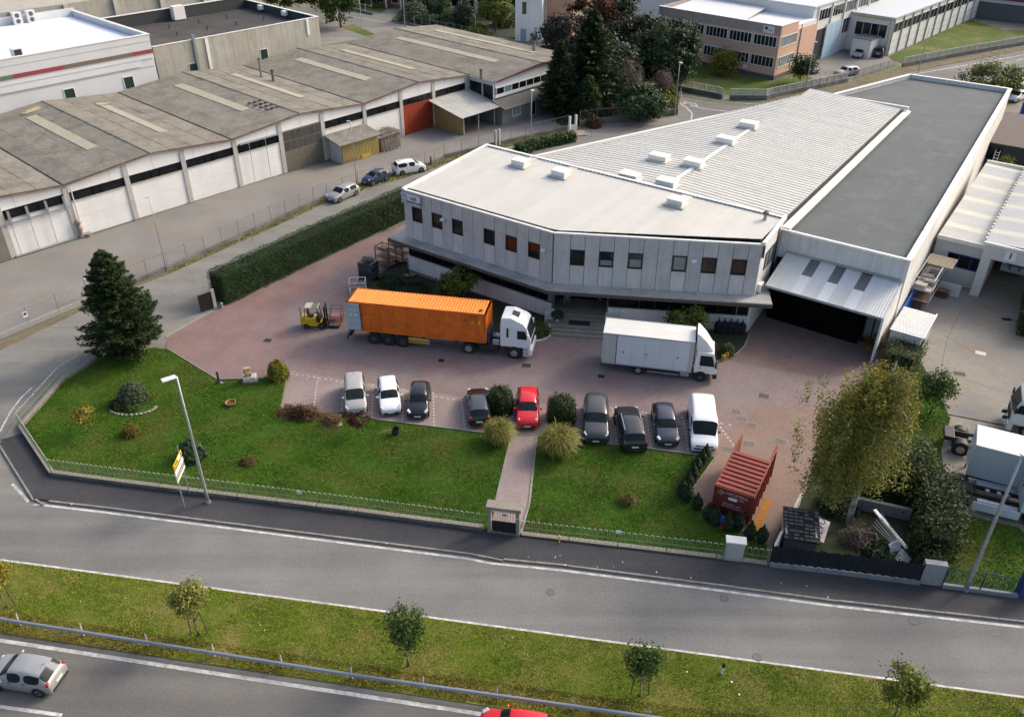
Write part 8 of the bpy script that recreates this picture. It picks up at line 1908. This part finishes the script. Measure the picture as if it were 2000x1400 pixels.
# scaffold rack and pallets at the neighbour's wall
sf = at(1800, 590); t = T('scaffold_rack', 'metal scaffold rack stacked with boards against the annex wall', 'rack', sf, MF.a)
frame_box(t, -.8, .8, -2.2, 3.6, 0, 3.4, .035, m_galv, levels=(1.2, 2.3, 3.4))
for z, m in ((1.0, m_wood), (2.1, m_pil)): MB().box(-.75, .75, -2.1, 3.5, z, z + .08).build('shelf', m, t)
for i in range(9): MB().box(-.7, 1.6, 1.2 + i * .27, 1.38 + i * .27, 3.42, 3.47).build('board', pm('rack_plank', (.30, .25, .19), v=.2), t)
for i in range(4): MB().obox((random.uniform(-.3, .3), -1.6 + i * 1.1, 2.4), (1.0, .7, .4), random.uniform(-.2, .2)).build('stored_box', pm('rack_box%d' % (i % 2), [(.36, .34, .3), (.2, .18, .16)][i % 2]), t)
t = T('blue_hoarding', 'bright blue hoarding panel along the foot of the annex wall', 'hoarding', MF.w(aFR[0] + .22, 16), MF.a)
for i in range(5): MB().box(0, .05, i * 2.0, i * 2.0 + 1.97, 0, 2.0).build('panel', pm('hoarding_blue', (.02, .11, .42)), t)
t = T('pallet_stack', 'brown wooden pallets against a low white wall in the yard', 'pallets', at(1838, 578), MF.a)
for i in range(5): MB().box(-.6, .6, -.4, .4, i * .15, i * .15 + .05).build('pallet', m_wood, t)
MB().box(-.9, 1.4, .5, .7, 0, 1.2).build('low_wall', m_nw, t)
t = T('aluminium_ladder', 'pale ladder leaning between annex wall and outhouse', 'ladder', at(1932, 345), MF.a)
for x in (-.25, .25): MB().bar((x, 0, 0), (x, 1.0, 3.2), .05, .05).build('rail', m_cap, t)
for i in range(9): MB().bar((-.25, .1 * i + .1, .32 * i + .3), (.25, .1 * i + .1, .32 * i + .3), .03, .03).build('rung', m_cap, t)
for px_, py_, w_, l_, rz, m, lb in [(862, 704, .55, .5, -.1, m_black, 'dark drain grate left in the brick yard'), (1028, 714, .8, .6, -.1, pm('rust_grate', (.045, .035, .03)), 'wide drain cover in front of the tractor unit'), (1174, 735, .55, .45, -.1, m_black, 'dark drain grate below the box truck'), (523, 665, .7, .6, -.3, pm('grate_brown', (.04, .03, .03)), 'drain cover near the forklift'), (1492, 773, .8, .6, -.4, pm('grate_grey', (.08, .075, .07)), 'slotted drain grate between truck and birch'), (1437, 803, .7, .5, -.2, pm('cover_brown', (.16, .13, .115)), 'upper of the stacked yard covers by the van'), (1449, 817, .7, .5, -.2, pm('cover_brown', (.16, .13, .115)), 'middle yard cover beside the van'), (1467, 830, .7, .5, -.2, pm('cover_brown', (.16, .13, .115)), 'lower yard cover near the skip'), (1422, 877, .8, .55, -.2, pm('cover_brown', (.16, .13, .115)), 'pale framed yard cover beside the skip fin'), (1463, 866, .8, .6, -.2, pm('cover_brown', (.16, .13, .115)), 'yard cover at the open end of the skip'), (1526, 862, .8, .6, -.4, pm('cover_brown', (.16, .13, .115)), 'yard cover farthest right near the birch'), (1874, 730, .9, .6, -.3, pm('grate_grey', (.08, .075, .07)), 'grey grate on the concrete yard'), (1915, 690, .8, .6, -.5, m_galv, 'slotted grate in the middle of the concrete yard'), (1966, 624, .8, .5, -.2, m_black, 'dark grate near the right hand hedge')]:
    p = at(px_, py_); g_ = T('drain_cover', lb, 'drain cover', (p.x, p.y, .018), rz, 'drain covers in the yards'); MB().box(-w_ / 2 - .05, w_ / 2 + .05, -l_ / 2 - .05, l_ / 2 + .05, -.01, .004).build('frame', m_kerb, g_)
    n = 5
    for i in range(n): MB().box(-w_ / 2, w_ / 2, -l_ / 2 + l_ * i / n, -l_ / 2 + l_ * (i + .86) / n, -.01, .012).build('slat', m, g_)
for px_, py_, lb in [(1075, 1156, 'round manhole cover in the middle of the slip road'), (1414, 1167, 'round manhole cover near the white cabinet'), (1479, 1283, 'round manhole cover at the verge edge line'), (1784, 1213, 'round manhole cover on the right of the slip road')]:
    g_ = T('manhole_cover', lb, 'manhole', at(px_, py_, .006), 0, 'manhole covers in the slip road'); MB().lathe((0, 0, 0), [(.27, 0), (.27, .006)], 18).build('frame', pm('iron_frame', (.10, .10, .10)), g_); MB().lathe((0, 0, .006), [(.22, 0), (.21, .004)], 18).build('lid', pm('iron_lid', (.14, .135, .13)), g_)
# litter on the pavement and verge
for i in range(22):
    x = random.uniform(110, 1950); y = 945 + (x - 110) * .123 + random.uniform(14, 40) if i < 14 else 1150 + x * .115 + random.uniform(-25, 40)
    p = at(x, y, .13 if i < 14 else .06); k = MB().obox((p.x, p.y, p.z + .01), (random.uniform(.03, .10), random.uniform(.03, .1), .015), random.random() * 3)
    tag(k.build('litter', m_plate), 'scrap of pale litter on the pavement' if i < 14 else 'scrap of pale litter on the grass verge', 'litter', 'litter on the pavement' if i < 14 else 'litter on the verge')
# ================================================================ sign, wall lamps, person, bicycle, grass
t = T('company_sign', 'white light box sign with ring emblem at the office top corner', 'sign', MF.w(.0, -.09, 7.2), MF.a)
FS = Fac(0, 0, 0)
MB().box(-.06, 2.35, -.28, .0, .14, 1.15).build('box', m_galv, t); MB().box(-.03, 2.32, -.287, -.281, .17, 1.12).build('face', pm('sign_face', (.66, .67, .72), rough=.3, v=.03), t)
m_sb = pm('sign_navy', (.02, .016, .05), rough=.4)
text('cicli', .50, m_sb, t, (1.5, -.292, .80), (PI / 2, 0, 0), bold=.012); text('peedcross', .46, m_sb, t, (1.5, -.292, .42), (PI / 2, 0, 0), bold=.012, sx=.92)
b = MB(); b.tube([(.33 + .36 * math.cos(a), -.30, .66 + .40 * math.sin(a)) for a in np.linspace(0, 2 * PI, 25)], .03, 6); b.build('emblem_ring', m_sb, t)
b = MB(); b.tube([(.55, -.30, .92), (.3, -.30, .86), (.18, -.30, .74), (.42, -.30, .62), (.46, -.30, .5), (.1, -.30, .42)], .032, 6); b.build('emblem_stroke', m_sb, t)
for s_, fc, lb in ((4.95, FA, 'wall floodlight right of the second office window'), (16.2, FA, 'wall floodlight at the fold of the office front'), (12.1, FB, 'wall floodlight on the right half of the office front')):
    p = fc.p(s_, .25, 6.75); w_ = MF.w(p.x, p.y, 6.75); l_ = T('wall_floodlight', lb, 'lamp', w_, MF.a + fc.ang, 'wall floodlights on the office front')
    MB().tube([(0, .2, 0), (0, .0, .04)], .03, 5).build('bracket', m_galv, l_); MB().obox((0, -.12, .0), (.42, .36, .16), rx=.3).build('lamp_head', pm('flood_white', (.6, .66, .7), rough=.3), l_, bev=.05)
p = FB.p(16.3, .3, 0); w_ = MF.w(p.x, p.y, 1.75); t = T('twin_lantern', 'small twin headed lamp on the plinth near the right office corner', 'lamp', w_, MF.a)
MB().tube([(0, 0, 0), (0, 0, 1.3)], .03, 6).build('stem', m_galv, t)
for x in (-.18, .18): MB().lathe((x, 0, 1.3), [(.05, -.12), (.1, 0), (.04, .12)], 8).build('lamp_head', m_cap, t)
# person standing in the doorway
p = FB.p(1.35, -.55, 0); w_ = MF.w(p.x, p.y, .80)
t = T('person', 'person in grey top and dark blue trousers standing in the office doorway', 'person', w_, MF.a + FB.ang + R(10))
def skin(name, pts, edges, rad, m, par):
    me = bpy.data.meshes.new(name); me.from_pydata(pts, edges, []); o = bpy.data.objects.new(name, me); COL.objects.link(o)
    md = o.modifiers.new('k', 'SKIN'); o.modifiers.new('s', 'SUBSURF').levels = 1
    for v, r_ in zip(me.skin_vertices[0].data, rad): v.radius = (r_, r_)
    me.skin_vertices[0].data[0].use_root = True
    dg = bpy.context.evaluated_depsgraph_get(); m2 = bpy.data.meshes.new_from_object(o.evaluated_get(dg)); bpy.data.objects.remove(o)
    m2.materials.clear(); m2.materials.append(m); m2.polygons.foreach_set('use_smooth', [True] * len(m2.polygons))
    q = bpy.data.objects.new(name, m2); COL.objects.link(q); q.parent = par; return q
m_skin = pm('skin', (.38, .22, .16), rough=.6, v=.05, s=8); m_top = pm('grey_top', (.13, .13, .135), v=.1, s=8); m_jean = pm('blue_trousers', (.03, .04, .10), v=.15, s=8)
B = [(0, 0, .95), (0, 0, 1.15), (0, .02, 1.38), (0, .0, 1.50), (0, -.01, 1.58), (0, -.01, 1.70), (.19, .01, 1.40), (.25, .02, 1.14), (.25, -.06, .90), (.25, -.08, .80), (-.19, .01, 1.40), (-.25, .02, 1.14), (-.25, -.06, .90), (-.25, -.08, .80), (.10, 0, .90), (.11, -.01, .50), (.11, .02, .09), (.12, -.13, .05), (-.10, 0, .90), (-.11, -.01, .50), (-.11, .02, .09), (-.12, -.13, .05)]
E_ = [(0, 1), (1, 2), (2, 3), (3, 4), (4, 5), (2, 6), (6, 7), (7, 8), (8, 9), (2, 10), (10, 11), (11, 12), (12, 13), (0, 14), (14, 15), (15, 16), (16, 17), (0, 18), (18, 19), (19, 20), (20, 21)]
rd = [.14, .14, .15, .07, .08, .095, .065, .05, .04, .035, .065, .05, .04, .035, .095, .065, .045, .04, .095, .065, .045, .04]
skin('body', B, E_, rd, m_skin, t)
skin('jumper', [B[i] for i in (0, 1, 2, 3, 6, 7, 8, 10, 11, 12)], [(0, 1), (1, 2), (2, 3), (2, 4), (4, 5), (5, 6), (2, 7), (7, 8), (8, 9)], [.16, .16, .17, .08, .08, .066, .055, .08, .066, .055], m_top, t)
skin('trousers', [B[i] for i in (0, 14, 15, 16, 18, 19, 20)], [(0, 1), (1, 2), (2, 3), (0, 4), (4, 5), (5, 6)], [.155, .11, .08, .06, .11, .08, .06], m_jean, t)
MB().ell((0, .015, 1.72), (.098, .105, .10), 10, 6).build('hair', pm('grey_hair', (.25, .24, .23)), t, True)
MB().ell((0, -.105, 1.665), (.014, .02, .022), 6, 4).build('nose', m_skin, t, True)
for s_ in (1, -1): MB().ell((s_ * .035, -.094, 1.69), (.012, .008, .008), 6, 4).build('eye', m_plas, t); MB().ell((s_ * .097, -.01, 1.67), (.012, .022, .03), 6, 4).build('ear', m_skin, t)
for s_ in (1, -1):
    for k in range(4): MB().tube([(s_ * .25 + (k - 1.5) * .018, -.085, .80), (s_ * .25 + (k - 1.5) * .019, -.10, .745 - .01 * (k in (1, 2))), (s_ * .25 + (k - 1.5) * .019, -.085, .71 - .015 * (k in (1, 2)))], [.010, .009, .007], 5).build('finger', m_skin, t)
    MB().tube([(s_ * .25 - s_ * .035, -.10, .81), (s_ * .25 - s_ * .05, -.13, .77)], [.011, .008], 5).build('thumb', m_skin, t)
# display bicycle in the entrance
p = FB.p(4.0, -.7, 0); w_ = MF.w(p.x, p.y, .80)
t = T('bicycle', 'dark bicycle with white handlebar stem standing in the entrance', 'bicycle', w_, MF.a + R(60))
for x in (-.5, .5): MB().tube([(x + .33 * math.cos(a), 0, .34 + .33 * math.sin(a)) for a in np.linspace(0, 2 * PI, 21)], .018, 5).build('wheel', m_tyre, t)
MB().tube([(-.5, 0, .34), (0, 0, .3), (.42, 0, .75), (-.12, 0, .78), (-.5, 0, .34)], .018, 5).tube([(0, 0, .3), (-.15, 0, .9)], .016, 5).tube([(.5, 0, .34), (.4, 0, .95)], .018, 5).build('frame', m_plas, t)
MB().tube([(.4, -.25, 1.0), (.42, 0, .98), (.4, .25, 1.0)], .02, 5).build('handlebar', m_cap, t); MB().obox((-.17, 0, .93), (.26, .12, .05)).build('saddle', m_plas, t, bev=.015)
# loading dock boxes left in the bay opening
# ---------------------------------------------------------------- grass
def grass(name, poly, z, dens, h, wd, lm, holes=()):
    xs = np.array([p.x for p in poly]); ys = np.array([p.y for p in poly])
    A = (xs.max() - xs.min()) * (ys.max() - ys.min()); n = int(A * dens)
    x = rng.uniform(xs.min(), xs.max(), n); y = rng.uniform(ys.min(), ys.max(), n)
    k = inpoly(x, y, [(p.x, p.y) for p in poly])
    for (hx, hy, hr) in holes: k &= (x - hx) ** 2 + (y - hy) ** 2 > hr * hr
    x, y = x[k], y[k]; n = len(x)
    cl = .55 + .9 * np.clip(.5 + .5 * np.sin(x * .9 + 1.3 * np.sin(y * .7)) * np.sin(y * 1.1 + np.sin(x * .5)), 0, 1)
    a = rng.uniform(0, 2 * PI, n); hh = h * rng.uniform(.5, 1.3, n) * cl; ln = rng.normal(size=(n, 2)) * .6
    b = np.stack([x, y, np.full(n, z)], 1); s = np.stack([np.cos(a), np.sin(a), np.zeros(n)], 1) * (wd * rng.uniform(.6, 1.4, n))[:, None]
    tip = b + np.stack([ln[:, 0] * hh, ln[:, 1] * hh, hh], 1)
    o = fast_mesh(name, np.stack([b - s, b + s, tip], 1), 3, lm); o['kind'] = 'stuff'
    return o
tag(grass('lawn_grass', LAWN1, .10, 520, .06, .02, lf_grass), 'mown green grass of the front lawn', 'grass'); tag(grass('lawn_grass', LAWN2, .10, 520, .06, .02, lf_grass), 'mown green grass of the lawn right of the path', 'grass')
tag(grass('verge_grass', [at(-20, 1093), at(2020, 1367), at(2020, 1440), at(1400, 1400), at(700, 1305), at(-20, 1198)], .03, 560, .05, .02, lf_grassv), 'green grass of the roadside verge below the edge line', 'grass')
tag(grass('verge_grass', [at(-20, 1190), at(700, 1297), at(1400, 1390), at(2020, 1440), at(1400, 1437), at(700, 1340), at(-20, 1234)], .03, 420, .09, .022, lf_grassd), 'dry brown grass strip along the guard rail', 'grass')
tag(grass('lawn_grass', ats([(1795, 715), (1856, 818), (1838, 872), (1828, 925), (1760, 930), (1735, 800)]), .095, 200, .09, .03, lf_grass), 'grass of the strip lawn beside the concrete yard', 'grass'); tag(grass('lawn_grass', ats([(1862, 1000), (1990, 1030), (2020, 1060), (2030, 1165), (1840, 1145), (1842, 1060)]), .05, 160, .08, .03, lf_grass), 'grass behind the blue fence', 'grass')
for q, lb in ((ats([(330, 535), (560, 432), (640, 394), (640, 387), (560, 424), (330, 526)]), 'weeds along the low wall of the side street'), (ats([(640, 394), (700, 374), (830, 336), (870, 318), (1000, 284), (1200, 238), (1320, 226), (1320, 221), (1200, 230), (1000, 272), (830, 324), (700, 362), (640, 386)]), 'weeds under the wire fence')):
    tag(grass('verge_weeds', q, .02, 60, .16, .05, lf_grassv), lb, 'weeds')
